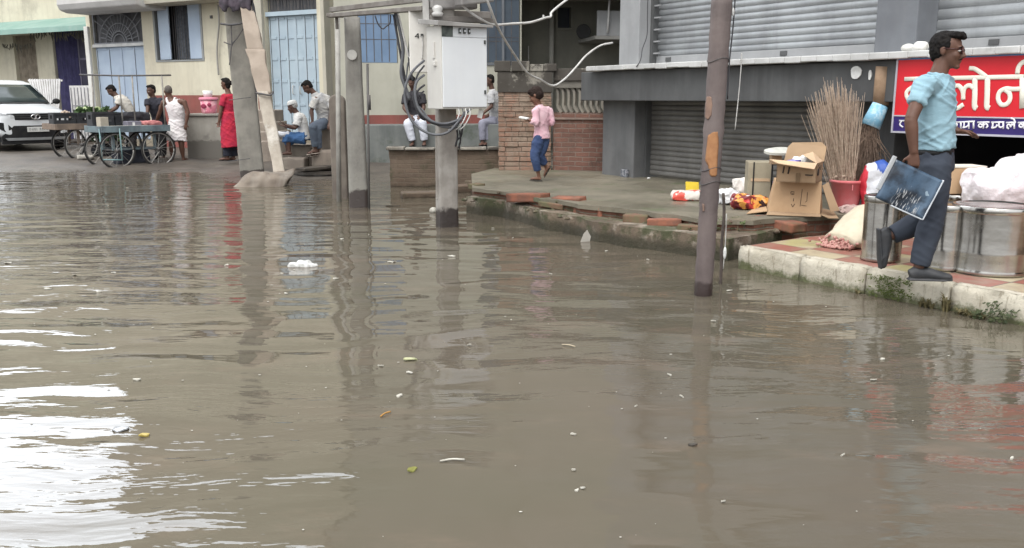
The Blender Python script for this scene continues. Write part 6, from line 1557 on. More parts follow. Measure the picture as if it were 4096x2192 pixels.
# ================================================================== PEOPLE
SKIN = {}
def skin(name, c):
    return mat('skin_' + name, c, tuple(x * .86 for x in c), .55, 12, bump=.08, bsc=120, bdist=.002)
sk_d, sk_m, sk_k = skin('deep', (.115, .055, .036)), skin('brown', (.19, .095, .062)), skin('dark', (.10, .052, .037))
m_hair = mat('black_hair', (.008, .007, .007), (.014, .012, .011), .75, 40, bump=.5, bsc=160, bdist=.004, spec=.12)
m_greyhair = mat('grey_cropped_hair', (.12, .105, .09), (.07, .06, .055), .8, 30, bump=.4)
def cloth(name, c, c2=None, rough=.9, **kw):
    return mat(name, c, c2 or tuple(x * .86 for x in c), rough, 5, bump=.2, bsc=90, bdist=.002, **kw)
def folds(amp, f=9, g=4, seed=0, ax=None):
    def fn(co):
        a = mnoise.noise(Vector((co.x * f + seed, co.y * f, co.z * g)))
        b_ = mnoise.noise(Vector((co.x * 3 + seed, co.y * 3 + 4, (co.z + .5 * co.x) * f * 1.6)))
        c_ = mnoise.noise(Vector((co.y * 4 + seed * 3, co.x * 5, (co.z - .8 * co.x) * f * 1.1)))
        r1, r2 = max(0, 1 - abs(b_) * 3.2), max(0, 1 - abs(c_) * 3.2)
        return amp * (.5 * a + .9 * r1 * r1 + .7 * r2 * r2 - .35)
    return fn
def hand(mb, w, d, nrm, curl=.5, s=1.0, thumb=1, spread=.0):
    """palm and five separate bent fingers; d along the hand, nrm out of the palm, thumb = side of the thumb"""
    d = d.normalized(); nrm = (nrm - d * nrm.dot(d)).normalized(); sd = d.cross(nrm) * thumb
    mb.tube([w - d * .01 * s, w + d * .03 * s, w + d * .065 * s, w + d * .088 * s], [(.024 * s, .02 * s), (.036 * s, .017 * s), (.040 * s, .0145 * s), (.037 * s, .011 * s)], 12, side=sd)
    for i, (o, l) in enumerate(((.028, .072), (.0095, .082), (-.0095, .077), (-.028, .06))):
        p = w + d * .080 * s + sd * o * s; a = curl * .55; pts = [p]; dd = d + sd * o * (1.5 + 12 * spread)
        dd.normalize()
        for q, ll in ((0.35, .42), (1.0, .32), (1.6, .26)):
            v = dd * math.cos(a + curl * q) + nrm * math.sin(a + curl * q); pts.append(pts[-1] + v * l * ll * s)
        mb.tube([p - dd * .02 * s] + pts, [.0085 * s, .0088 * s, .0082 * s, .0076 * s, .006 * s], 8)
    p = w + d * .022 * s + sd * .026 * s
    t1 = p + (d * .55 + sd * .75 + nrm * .25).normalized() * .038 * s; t2 = t1 + (d * .85 + sd * .25 + nrm * .45).normalized() * .03 * s; t3 = t2 + (d * .8 + nrm * .6).normalized() * .02 * s
    mb.tube([p, t1, t2, t3], [.0125 * s, .0105 * s, .009 * s, .006 * s], 8)
def head_frame(yaw, pitch, roll=0.0):
    return Matrix.Rotation(yaw, 3, 'Z') @ Matrix.Rotation(pitch, 3, 'Y') @ Matrix.Rotation(roll, 3, 'X')
def head(mb, c, M, s=1.0, nose=1.0):
    e = lambda o, r, mm=None: mb.ell(c + M @ (Vector(o) * s), tuple(x * s for x in r), M @ mm if mm else M, 18, 12)
    e((-.012, 0, .030), (.098, .076, .092)); e((.022, 0, -.035), (.068, .060, .078)); e((.030, 0, -.072), (.052, .047, .042))
    e((.070, 0, -.100), (.022, .024, .018)); e((.078, 0, .022), (.020, .050, .014)); e((.058, .030, -.028), (.030, .028, .026)); e((.058, -.030, -.028), (.030, .028, .026))
    e((.083, 0, -.062), (.014, .025, .008)); e((.081, 0, -.073), (.013, .022, .008))
    T = lambda o: c + M @ (Vector(o) * s)
    mb.tube([T((.080, 0, .018)), T((.096, 0, -.010)), T((.112 * nose, 0, -.034)), T((.090, 0, -.044))], [(.011 * s, .010 * s), (.013 * s, .012 * s), (.016 * s, .012 * s), (.012 * s, .006 * s)], 10, side=M @ Vector((0, 1, 0)))
    for y in (-1, 1):
        e((.096, y * .012, -.038), (.010, .008, .007))
        e((-.014, y * .079, -.004), (.019, .008, .032), Matrix.Rotation(y * R(14), 3, 'Z')); e((-.010, y * .077, -.026), (.010, .007, .012))
def person(label, Y, root_px, J, hd, pose, voxel=.012, s=1.0, skn=None, z0=None, group=None, sm=3, hs=None):
    """J: joint -> (px, py, dy) measured from the photo, turned into places at depth Y+dy"""
    ro = D(root_px[0], root_px[1], Y)
    if z0 is not None: ro.z = z0
    P = {k: D(v[0], v[1], Y + v[2]) - ro for k, v in J.items()}
    b = MB(); sd = (P['shl'] - P['shr']); sd.z *= .5; sd.normalize()
    lo = P['pelvis'] - (P['waist'] - P['pelvis']).normalized() * .07 * s
    TP = smooth_path([lo, P['pelvis'], P['waist'], P['chest'], P['chest'].lerp(P['neck'], .65), P['neck']], 3)
    TRr = [(.12, .085), (.145, .10), (.152, .105), (.150, .104), (.142, .098), (.134, .092), (.132, .09), (.142, .096), (.152, .104), (.158, .108), (.160, .108), (.156, .102), (.148, .094), (.13, .085), (.10, .072), (.062, .056)]
    TRr = [(a * s, c_ * s) for a, c_ in TRr]
    b.tube(TP, TRr, 20, side=sd)
    hc = P['head']; M = head_frame(*hd)
    b.tube([P['neck'] - Vector((0, 0, .02)), P['neck'].lerp(hc, .45), hc + M @ Vector((-.02, 0, -.02)) * s], [.064 * s, .053 * s, .052 * s], 14)
    head(b, hc, M, hs or s)
    for q in 'lr':
        sh, el, wr = P['sh' + q], P['el' + q], P['wr' + q]
        b.tube([P['chest'].lerp(P['neck'], .6), sh], [.07 * s, .06 * s], 12)
        b.tube([sh + (sh - el).normalized() * .03 * s, sh, sh.lerp(el, .35), sh.lerp(el, .8), el], [.035 * s, .056 * s, .050 * s, .042 * s, .040 * s], 14)
        b.tube([el + (el - wr).normalized() * .01, el, el.lerp(wr, .25), el.lerp(wr, .7), wr], [.034 * s, .040 * s, .042 * s, .033 * s, .027 * s], 14)
        hdp = pose.get('hand_' + q, {}); d = hdp.get('d'); d = Vector(d) if d else (wr - el)
        n_ = Vector(hdp.get('n', (0, 1 if q == 'r' else -1, 0)))
        hand(b, wr, d, n_, hdp.get('curl', .45), s, hdp.get('thumb', 1), hdp.get('spread', 0))
        hp, kn, an = P['hip' + q], P['kn' + q], P['an' + q]
        b.tube([P['pelvis'].lerp(hp, .5) + Vector((0, 0, .02)), hp, hp.lerp(kn, .3), hp.lerp(kn, .75), kn], [.09 * s, .092 * s, .085 * s, .064 * s, .056 * s], 16)
        b.tube([kn + (kn - an).normalized() * .02, kn, kn.lerp(an, .28), kn.lerp(an, .6), kn.lerp(an, .9), an], [.045 * s, .054 * s, .056 * s, .045 * s, .034 * s, .036 * s], 14)
        fd = Vector(pose.get('foot_' + q, (1, 0, 0))).normalized(); up = Vector(pose.get('fup_' + q, (0, 0, 1))); up = (up - fd * up.dot(fd)).normalized()
        fs = fd.cross(up); hl = an - fd * .045 * s - up * .045 * s
        b.tube([hl, hl + fd * .03 * s + up * .006, hl + fd * .10 * s + up * .012 * s, hl + fd * .17 * s - up * .0, hl + fd * .225 * s - up * .008], [(.022 * s, .025 * s), (.034 * s, .034 * s), (.036 * s, .034 * s), (.045 * s, .022 * s), (.03 * s, .012 * s)], 14, side=fs)
        P['hl' + q], P['fd' + q], P['fup' + q], P['fs' + q] = hl, fd, up, fs
    root = link('person', fuse(b, voxel, sm), skn or sk_m, None, ro)
    tag(root, label, 'person', group)
    P['_'] = (root, TP, TRr, sd, hc, M, s, voxel); P['hs'] = hs or s
    return root, P
def torso(mb, P, i0, i1, add=.014, flare=0.0):
    root, TP, TRr, sd, hc, M, s, v = P['_']
    n = i1 - i0; mb.tube(TP[i0:i1], [(a + add * s + flare * max(0, 1 - k / 5), c_ + add * 1.1 * s + flare * max(0, 1 - k / 5)) for k, (a, c_) in enumerate(TRr[i0:i1])], 24, side=sd)
def shirt(P, m, name='shirt', sleeve=.6, i0=2, add=.016, amp=.006, flare=.0, loose=.016, seed=1, long=False, v=None, collar=True):
    root, TP, TRr, sd, hc, M, s, vx = P['_']; b = MB(); torso(b, P, i0, 15, add, flare)
    for q in 'lr':
        sh, el, wr = P['sh' + q], P['el' + q], P['wr' + q]
        b.tube([P['chest'].lerp(P['neck'], .5), P['chest'].lerp(P['neck'], .55).lerp(sh, .7), sh], [.085 * s, .075 * s, .066 * s], 14)
        r_ = [(.04 + loose) * s, (.060 + loose) * s, (.056 + loose) * s, (.052 + loose * 1.3) * s]
        if sleeve > 0:
            t_ = min(1, sleeve); b.tube([sh + (sh - el).normalized() * .03 * s, sh, sh.lerp(el, .5 * t_), sh.lerp(el, t_)], r_, 16)
        if long:
            b.tube([el, el.lerp(wr, .4), el.lerp(wr, .92)], [(.044 + loose) * s, (.042 + loose) * s, (.034 + loose) * s], 14)
            b.ell(el, (.05 * s + loose * .6,) * 3)
    if collar: b.tube([P['neck'] - Vector((0, 0, .03)), P['neck'].lerp(hc, .16)], [.085 * s, .070 * s], 16)
    return link(name, fuse(b, v or vx, 3, folds(amp, 10, 5, seed)), m, root)
def trousers(P, m, name='trousers', frac=.93, top=7, add=.016, loose=.018, amp=.006, seed=2, v=None, hem=None):
    root, TP, TRr, sd, hc, M, s, vx = P['_']; b = MB(); torso(b, P, 0, top, add)
    for q in 'lr':
        hp, kn, an = P['hip' + q], P['kn' + q], P['an' + q]
        b.tube([P['pelvis'].lerp(hp, .5) + Vector((0, 0, .03)), hp, hp.lerp(kn, .3), hp.lerp(kn, .75), kn], [(.095 + add) * s, (.094 + add) * s, (.086 + loose) * s, (.068 + loose) * s, (.060 + loose) * s], 18)
        h_ = hem if hem else .046 + loose
        if frac > .5:
            f_ = (frac - .5) * 2; b.tube([kn + (kn - an).normalized() * .02, kn, kn.lerp(an, .3 * f_), kn.lerp(an, .65 * f_), kn.lerp(an, f_)], [(.05 + loose) * s, (.060 + loose) * s, (.060 + loose) * s, (.054 + loose) * s, h_ * s], 18)
            b.ell(kn, ((.058 + loose) * s,) * 3)
    return link(name, fuse(b, v or vx, 3, folds(amp, 8, 6, seed)), m, root)
def shoes(P, m, name='shoe', q='lr', slip=False):
    root, TP, TRr, sd, hc, M, s, vx = P['_']
    for k in q:
        hl, fd, up, fs = P['hl' + k], P['fd' + k], P['fup' + k], P['fs' + k]; b = MB()
        if slip:
            b.tube([hl - fd * .02 * s - up * .034 * s, hl + fd * .1 * s - up * .030 * s, hl + fd * .24 * s - up * .030 * s], [(.036 * s, .010 * s), (.040 * s, .010 * s), (.040 * s, .009 * s)], 12, side=fs)
            b.tube([hl + fd * .14 * s - fs * .048 * s - up * .02 * s, hl + fd * .15 * s + up * .026 * s, hl + fd * .14 * s + fs * .048 * s - up * .02 * s], .010 * s, 8)
        else:
            b.tube([hl - fd * .012 * s - up * .004 * s, hl + fd * .03 * s + up * .012 * s, hl + fd * .10 * s + up * .010 * s, hl + fd * .18 * s - up * .004 * s, hl + fd * .25 * s - up * .012 * s, hl + fd * .268 * s - up * .016 * s], [(.028 * s, .036 * s), (.042 * s, .050 * s), (.044 * s, .044 * s), (.050 * s, .032 * s), (.038 * s, .022 * s), (.02 * s, .012 * s)], 16, side=fs)
            b.tube([hl - fd * .02 * s - up * .034 * s, hl + fd * .1 * s - up * .034 * s, hl + fd * .20 * s - up * .034 * s, hl + fd * .27 * s - up * .032 * s], [(.034 * s, .009 * s), (.042 * s, .009 * s), (.050 * s, .009 * s), (.030 * s, .008 * s)], 14, side=fs)
        link(name, fuse(b, max(.006, vx * .7), 2), m, root)
def hair(P, m, kind='short', name='hair', seed=0):
    root, TP, TRr, sd, hc, M, s, vx = P['_']; s = P['hs']; b = MB(); T = lambda o: hc + M @ (Vector(o) * s)
    e = lambda o, r: b.ell(T(o), tuple(x * s for x in r), M, 18, 12)
    if kind == 'cap':
        b.lathe([(.001, .075), (.06, .070), (.088, .045), (.098, .005), (.100, -.012), (.092, -.016), (.001, -.016)], 24, T((-.012, 0, .06)), M)
    elif kind == 'bald':
        e((-.030, 0, .036), (.088, .079, .088))
    else:
        e((-.026, 0, .042), (.092, .081, .087)); e((-.045, 0, .0), (.064, .076, .07)); e((.024, 0, .096), (.060, .066, .030)); e((-.068, 0, -.03), (.032, .055, .045))
        if kind == 'main':
            for i in range(9): e((.050 + .022 * random.random(), -.055 + .0135 * i, .092 + .012 * random.random()), (.030, .012, .022))
            e((.088, -.01, .086), (.022, .034, .016)); e((-.004, .076, .035), (.028, .010, .034)); e((-.004, -.076, .035), (.028, .010, .034))
        if kind == 'full': e((-.020, 0, .040), (.104, .086, .094)); e((-.05, 0, -.01), (.074, .082, .075)); e((.03, 0, .085), (.066, .074, .042))
        if kind == 'bun': e((-.12, 0, .0), (.045, .05, .05)); e((-.05, 0, -.06), (.05, .06, .06))
    o = link(name, fuse(b, max(.005, vx * .7), 2, lambda c: .005 * s * mnoise.noise(c * 60 + Vector((seed, 0, 0)))), m, root); return o
def eyes(P):
    root, TP, TRr, sd, hc, M, s, vx = P['_']
    for y in (-1, 1):
        o = MB().ell(hc + M @ (Vector((.079, y * .031, -.001)) * s), (.013 * s, .014 * s, .0075 * s), M, 12, 8).build('eye', mat('eye_white', (.5, .46, .43), None, .3, 5, bump=0), root, smooth=True)
        MB().ell(hc + M @ (Vector((.0895, y * .031, -.001)) * s), (.0045 * s, .0062 * s, .0062 * s), M, 10, 8).build('iris', m_blk, o, smooth=True)
        MB().tube([hc + M @ (Vector((.088, y * .014, .020)) * s), hc + M @ (Vector((.090, y * .032, .026)) * s), hc + M @ (Vector((.076, y * .052, .018)) * s)], [.004 * s, .005 * s, .003 * s], 6).build('eyebrow', m_hair, root, smooth=True)

# ---- the man walking along the kerb
YM = G(3720, 1122, .2).y
J = dict(pelvis=(3742, 652, 0), waist=(3745, 560, 0), chest=(3742, 425, 0), neck=(3746, 312, 0), head=(3789, 203, -.01),
         shr=(3698, 335, -.165), elr=(3643, 478, -.235), wrr=(3656, 612, -.25), shl=(3782, 333, .16), ell=(3768, 490, .22), wrl=(3826, 524, .12),
         hipr=(3740, 672, -.085), knr=(3728, 880, -.085), anr=(3674, 1072, -.09), hipl=(3742, 672, .085), knl=(3700, 878, .09), anl=(3560, 944, .10))
man, P = person('man in light blue shirt and glasses striding along the kerb with a dark folder', YM, (3680, 1122), J, (R(-34), R(3), 0),
                dict(hand_r=dict(d=(.05, 0, -1), n=(.3, .9, 0), curl=1.0, thumb=-1), hand_l=dict(d=(1, -.1, -.12), n=(0, -.2, -1), curl=.35, thumb=-1), foot_r=(1, -.12, 0), foot_l=(.12, 0, -1), fup_l=(1, 0, .15)), .0075, 1.0, sk_d, sm=3)
t = NT('light_blue_shirt'); p = t.obj()
cc = t.mix(t.ramp(t.noise(p, 4, 4), .3, .7), (.27, .41, .475, 1), (.235, .37, .435, 1))
wv = t.noise(t.mapv(p, scale=(5, 5, 14), rot=(0, R(35), 0)), 1.4, 4, .6)
m_lb = t.done(cc, .85, 0, t.bump(wv, .35, .02, t.bump(t.noise(p, 160, 2), .15, .002)), .2)
shirt(P, m_lb, 'shirt', .58, 5, .009, .011, .016, .006, 5, v=.008)
m_navyt = cloth('dark_slate_trousers', (.036, .044, .060), (.028, .034, .048))
trousers(P, m_navyt, 'trousers', .97, 6, .010, .020, .0045, 9, v=.009, hem=.066)
shoes(P, mat('charcoal_shoe', (.03, .032, .036), (.05, .05, .052), .55, 9, bump=.2))
hair(P, m_hair, 'main'); eyes(P)
root, TP, TRr, sd_, hc, M, s, vx = P['_']
T = lambda *o: hc + M @ Vector(o)
b = MB(); b.tube([TP[4].lerp(TP[5], .35), TP[5].lerp(TP[6], .1)], [(a + .016, c_ + .017) for a, c_ in TRr[5:7]], 24, side=sd_); b.build('belt', m_blk, man, smooth=True)
gl_ = MB()
for y in (-1, 1):
    gl_.tube([T(.102 - .012 * abs(y * .033 + .020 * math.cos(a) * y) / .05, y * .034 + .024 * math.cos(a), .0 + .017 * math.sin(a)) for a in [2 * math.pi * k / 18 for k in range(19)]], .0042, 6)
    gl_.tube([T(.092, y * .058, .008), T(.05, y * .080, .010), T(-.012, y * .084, .012)], .0036, 6)
gl_.tube([T(.103, -.010, .003), T(.106, 0, .006), T(.103, .010, .003)], .0025, 6)
g_ = gl_.build('glasses', mat('dark_red_frame', (.05, .012, .010), None, .3), man, smooth=True)
for y in (-1, 1): MB().ell(T(.099, y * .034, 0), (.0015, .022, .015), M, 14, 8).build('lens', mat('lens_glare', (.10, .095, .085), None, .15, 3, bump=0), g_, smooth=True)
b = MB()
for y in (-1, 1): b.tube([T(.094, 0, -.050), T(.092, y * .014, -.052), T(.080, y * .028, -.060)], [(.005, .007), (.005, .007), (.003, .004)], 8)
link('moustache', fuse(b, .004, 1), m_hair, man)
# picture folder hanging from his right hand
ro = man.location
fq = [D(*q, YM - .28) for q in ((3581, 632), (3777, 722), (3697, 868), (3556, 776))]
cx_ = sum(fq, Vector()) / 4
u_ = (fq[1] - fq[0]).normalized(); w_ = (fq[2] - fq[1]); w_ = (w_ - u_ * w_.dot(u_)).normalized(); n_ = u_.cross(w_)
Wf, Hf = .355, .285
t = NT('dark_picture_plastic'); o_ = t.obj(); s_ = t.sep(o_)
cc = t.mix(t.ramp(t.noise(o_, 5, 5, .6), .4, .65), (.014, .018, .026, 1), (.055, .095, .15, 1))
cc = t.mix(t.math('MULTIPLY', t.ramp(s_[0], .0, .15), t.ramp(t.noise(o_, 9, 3), .3, .6)), cc, (.085, .135, .20, 1))
gr_ = t.math('MULTIPLY', t.ramp(t.noise(t.mapv(o_, scale=(60, 9, 1)), 1.5, 3), .54, .62), t.math('MULTIPLY', t.ramp(s_[1], .0, .03), t.ramp(t.math('ABSOLUTE', t.math('SUBTRACT', s_[0], .02)), .11, .07)))
cc = t.mix(gr_, cc, (.42, .43, .44, 1))
cc = t.mix(t.math('MULTIPLY', t.ramp(t.noise(o_, 12, 2), .66, .70), t.ramp(s_[1], .02, -.02)), cc, (.25, .33, .40, 1))
m_pic = t.done(cc, .22, 0, t.bump(t.noise(o_, 8, 3), .3, .01), .5)
fo = thing('picture_folder', 'flat dark blue picture folder with white edges in the hand of the striding man', 'folder', fq[0] + u_ * Wf / 2 + w_ * Hf / 2)
fo.rotation_euler = Matrix((u_, w_, n_)).transposed().to_euler()
b = MB(); NX, NY = 18, 14
for z in (-1, 1):
    for j in range(NY + 1):
        for i in range(NX + 1):
            x, y = (i / NX - .5) * (Wf - .012), (j / NY - .5) * (Hf - .012)
            b.v.append((x, y, z * .008 + .010 * math.sin(x * 9 + y * 5) * (1 - (2 * x / Wf) ** 2) + .006 * mnoise.noise(Vector((x * 14, y * 14, 2)))))
q_ = (NX + 1) * (NY + 1)
for j in range(NY):
    for i in range(NX):
        a = j * (NX + 1) + i; b.f += [(a, a + 1, a + NX + 2, a + NX + 1), (q_ + a, q_ + a + NX + 1, q_ + a + NX + 2, q_ + a + 1)]
per = [i for i in range(NX + 1)] + [j * (NX + 1) + NX for j in range(1, NY + 1)] + [NY * (NX + 1) + i for i in range(NX - 1, -1, -1)] + [j * (NX + 1) for j in range(NY - 1, 0, -1)]
b.f += [(per[k], per[(k + 1) % len(per)], q_ + per[(k + 1) % len(per)], q_ + per[k]) for k in range(len(per))]
b.build('cover', m_pic, fo, smooth=True)
m_ed = mat('clear_white_edge', (.55, .58, .62), None, .3)
MB().b2(Wf / 2 - .006, Wf / 2 + .004, -Hf / 2, Hf / 2, -.011, .011).build('edge_strip', m_ed, fo, bevel=.004)
MB().b2(-Wf / 2 - .02, -Wf / 2 + .006, -Hf / 2 - .01, Hf / 2 - .06, -.011, .011).build('edge_strip', mat('grey_edge', (.36, .37, .38), None, .35), fo, bevel=.004)
MB().b2(-Wf / 2 + .12, Wf / 2 - .007, Hf / 2 - .006, Hf / 2 + .003, -.010, .010).build('edge_strip', m_ed, fo, bevel=.004)
MB().box((-Wf / 2 + .07, -.03, .0088), (.05, .035, .001)).build('label_patch', mat('grey_label', (.20, .22, .25), None, .4), fo)
tag(MB().box((0, 0, 0), (.07, .035, .009)).build('mobile_phone', m_blk, None, D(3868, 523, YM + .11), bevel=.003), 'dark phone in the far hand of the walking man', 'phone')

# ---- child in pink
YB = G(2165, 724, ZS).y
J = dict(pelvis=(2167, 548, 0), waist=(2166, 512, 0), chest=(2166, 468, 0), neck=(2158, 425, 0), head=(2143, 382, -.01), shl=(2142, 442, -.10), ell=(2146, 494, -.13), wrl=(2120, 482, -.16), shr=(2196, 440, .06), elr=(2207, 492, .05), wrr=(2160, 490, .16),
         hipl=(2155, 556, -.05), knl=(2137, 622, -.08), anl=(2156, 706, -.03), hipr=(2178, 556, .05), knr=(2160, 622, .02), anr=(2184, 668, .10))
boy, P = person('child in pink top and blue trousers looking down at a small white tray', YB, (2165, 722), J, (R(180 - 22), R(28), 0),
                dict(hand_l=dict(d=(-1, -.1, .1), n=(0, 0, 1), curl=.4, thumb=-1), hand_r=dict(d=(-1, 0, .1), n=(0, 0, 1), curl=.4), foot_l=(-.8, .35, 0), foot_r=(-.45, .1, -.8), fup_r=(-.8, 0, .4)), .009, .72, sk_m, hs=.92)
shirt(P, cloth('pink_top', (.62, .36, .42), (.66, .46, .50)), 'top', 1, 2, .020, .006, .012, .014, 3, long=True)
trousers(P, cloth('denim_blue', (.030, .050, .12), (.05, .08, .17)), 'trousers', .86, 5, .010, .028, .006, 5)
hair(P, mat('brown_black_hair', (.02, .013, .011), (.03, .02, .017), .8, 30, bump=.5, spec=.15), 'full'); shoes(P, mat('dark_sandal', (.05, .045, .04), None, .8), 'sandal', slip=True)
b = MB().box((0, 0, 0), (.13, .09, .03)); o = b.build('white_tray', m_scrap, None, D(2096, 472, YB - .15), bevel=.012); o.rotation_euler = (0, R(8), R(-20)); tag(o, 'small white tray held by the child in pink', 'tray')

# ---- man in white vest with his back turned
Y = 19.6
zf = lambda px, py, Y_: gz(D(px, py, Y_).x, Y_)
J = dict(pelvis=(707, 517, 0), waist=(708, 478, 0), chest=(702, 435, -.02), neck=(684, 398, 0), head=(672, 366, 0), shl=(655, 408, -.05), ell=(640, 446, .05), wrl=(626, 482, .12), shr=(736, 406, -.08), elr=(752, 450, -.10), wrr=(744, 496, -.12),
         hipl=(692, 524, 0), knl=(686, 582, -.05), anl=(690, 632, 0), hipr=(722, 524, 0), knr=(726, 582, -.04), anr=(733, 632, .02))
vest, P = person('stocky man in white vest and shorts with his back turned beside the cart', Y, (708, 640), J, (R(125), R(5), 0), dict(hand_r=dict(curl=.6), hand_l=dict(curl=.4), foot_l=(-.5, .8, 0), foot_r=(.3, .9, 0)), .012, 1.04, sk_d)
b = MB(); torso(b, P, 4, 13, .03)
root, TP, TRr, sd_, hc, M, s, vx = P['_']
for k in (-1, 1): b.tube(smooth_path([TP[11] + sd_ * .07 * k + Vector((0, -.11, 0)), TP[14] + sd_ * .085 * k + Vector((0, -.045, .035)), TP[14] + sd_ * .085 * k + Vector((0, .045, .035)), TP[11] + sd_ * .07 * k + Vector((0, .11, 0))], 4), .026, 8)
m_wv = cloth('white_vest_cloth', (.70, .67, .66), (.62, .58, .58)); link('vest', fuse(b, .012, 3, folds(.008, 8, 5, 3)), m_wv, root)
b = MB(); torso(b, P, 1, 7, .034)
hm = P['knl'].lerp(P['knr'], .5); sdh = (P['hipl'] - P['hipr']).normalized()
b.tube([P['pelvis'], P['pelvis'].lerp(hm, .5), P['pelvis'].lerp(hm, .72)], [(.20, .15), (.215, .165), (.22, .17)], 24, side=sdh)
link('shorts', fuse(b, .012, 3, folds(.012, 9, 3, 4)), m_wv, root)
hair(P, m_greyhair, 'bald')
# ---- man in black shirt leaning on the cart
Y = 20.0
J = dict(pelvis=(640, 505, .1), waist=(634, 468, .08), chest=(624, 428, 0), neck=(614, 394, -.04), head=(604, 362, -.08), shl=(648, 402, -.05), ell=(640, 445, -.18), wrl=(630, 484, -.22), shr=(592, 403, -.08), elr=(590, 445, -.2), wrr=(588, 484, -.24),
         hipl=(650, 512, .1), knl=(652, 575, .1), anl=(654, 630, .12), hipr=(630, 512, .1), knr=(630, 575, .1), anr=(632, 630, .12))
o, P = person('man in black shirt leaning both hands on the turquoise cart', Y, (640, 640), J, (R(-125), R(12), 0), dict(hand_l=dict(curl=.2), hand_r=dict(curl=.2), foot_l=(-.3, -.9, 0), foot_r=(-.3, -.9, 0)), .012, 1.0, sk_k)
shirt(P, cloth('black_shirt', (.018, .018, .026), (.03, .03, .04)), 'shirt', .5, 2, .016, .006, .01, .02, 8); trousers(P, cloth('dark_trousers', (.03, .028, .03)), 'trousers'); hair(P, m_hair); shoes(P, m_blk, 'sandal', slip=True); eyes(P)
# ---- man stooping over the crates
Y = 20.9
J = dict(pelvis=(533, 478, .05), waist=(522, 447, .03), chest=(500, 412, 0), neck=(470, 386, -.03), head=(446, 362, -.06), shl=(478, 398, -.15), ell=(466, 432, -.2), wrl=(444, 446, -.2), shr=(482, 392, .14), elr=(468, 430, .15), wrr=(440, 440, .1),
         hipl=(536, 486, -.06), knl=(530, 560, -.08), anl=(535, 625, 0), hipr=(536, 486, .08), knr=(532, 560, .08), anr=(537, 625, .1))
o, P = person('man in cream shirt stooping over the black crates on the carts', Y, (535, 640), J, (R(-165), R(40), 0), dict(foot_l=(-1, 0, 0), foot_r=(-1, 0, 0), hand_l=dict(curl=.6), hand_r=dict(curl=.6)), .012, 1.0, sk_k, z0=None)
shirt(P, cloth('cream_shirt', (.44, .41, .36), (.54, .52, .48)), 'shirt', .6, 2, .018, .008, 0, .022, 12); trousers(P, MATS['dark_trousers'], 'trousers'); hair(P, m_hair); shoes(P, m_blk, 'sandal', slip=True)
# ---- woman in red
Y = 18.6
J = dict(pelvis=(921, 490, 0), waist=(919, 450, 0), chest=(916, 410, 0), neck=(914, 372, 0), head=(902, 335, 0), shl=(897, 388, -.13), ell=(884, 440, -.15), wrl=(876, 488, -.17), shr=(938, 388, .14), elr=(948, 440, .15), wrr=(944, 488, .1),
         hipl=(912, 500, -.06), knl=(908, 570, -.06), anl=(910, 628, -.05), hipr=(930, 500, .06), knr=(930, 570, .06), anr=(934, 628, .08))
o, P = person('woman in red tunic and dark loose trousers half hidden by the broad concrete pole', Y, (920, 640), J, (R(165), R(8), 0), dict(foot_l=(-1, -.2, 0), foot_r=(-1, 0, 0), hand_l=dict(curl=.7), hand_r=dict(curl=.5)), .012, .95, sk_d)
m_redk = cloth('red_tunic', (.42, .020, .042), (.33, .016, .045)); root, TP, TRr, sd_, hc, M, s, vx = P['_']
b = MB(); torso(b, P, 0, 15, .02)
for q in 'lr': b.tube([P['chest'].lerp(P['neck'], .5), P['sh' + q], P['sh' + q].lerp(P['el' + q], .7)], [.08, .072, .066], 14)
b.tube([P['waist'], P['pelvis'], P['pelvis'] - Vector((0, 0, .25)), P['pelvis'] - Vector((-.02, 0, .5))], [(.17, .15), (.20, .18), (.225, .20), (.235, .21)], 24, side=sd_)
link('tunic', fuse(b, .012, 3, folds(.010, 8, 3, 7)), m_redk, root)
trousers(P, cloth('black_loose_trousers', (.016, .018, .028)), 'trousers', .96, 4, .0, .035, .008, 3, hem=.10); hair(P, m_hair, 'bun'); shoes(P, m_blk, 'sandal', slip=True)
# ---- old man in white cap
Y = 17.75
J = dict(pelvis=(1217, 548, 0), waist=(1213, 515, 0), chest=(1203, 483, 0), neck=(1190, 455, 0), head=(1170, 428, -.02), shl=(1194, 468, -.15), ell=(1184, 512, -.22), wrl=(1142, 500, -.24), shr=(1200, 466, .14), elr=(1180, 512, .15), wrr=(1138, 505, .05),
         hipl=(1212, 556, -.08), knl=(1150, 546, -.14), anl=(1158, 606, -.16), hipr=(1214, 556, .08), knr=(1148, 548, .06), anr=(1150, 606, .04))
o, P = person('old man in white cap, white shirt and blue wrap seated on the stone block', Y, (1200, 640), J, (R(172), R(14), 0), dict(foot_l=(-1, -.2, 0), foot_r=(-1, -.1, 0), hand_l=dict(d=(-.8, -.1, .55), n=(-.3, 0, .8), curl=.15, spread=.5, thumb=-1), hand_r=dict(d=(-1, 0, .3), n=(0, 0, 1), curl=.3)), .010, .97, sk_k)
shirt(P, cloth('white_kurta', (.66, .65, .63), (.56, .55, .53)), 'shirt', .8, 1, .018, .007, .01, .022, 14)
hair(P, cloth('white_cap_cloth', (.60, .60, .58)), 'cap', 'cap'); hair(P, mat('white_grey_hair', (.40, .39, .37), None, .9), 'bald')
root, TP, TRr, sd_, hc, M, s, vx = P['_']
b = MB(); 
for q in 'lr': b.tube([P['hip' + q] + Vector((.04, 0, .02)), P['hip' + q].lerp(P['kn' + q], .5), P['kn' + q] + Vector((-.02, 0, 0)), P['kn' + q] + Vector((-.01, 0, -.10))], [.13, .115, .10, .10], 16)
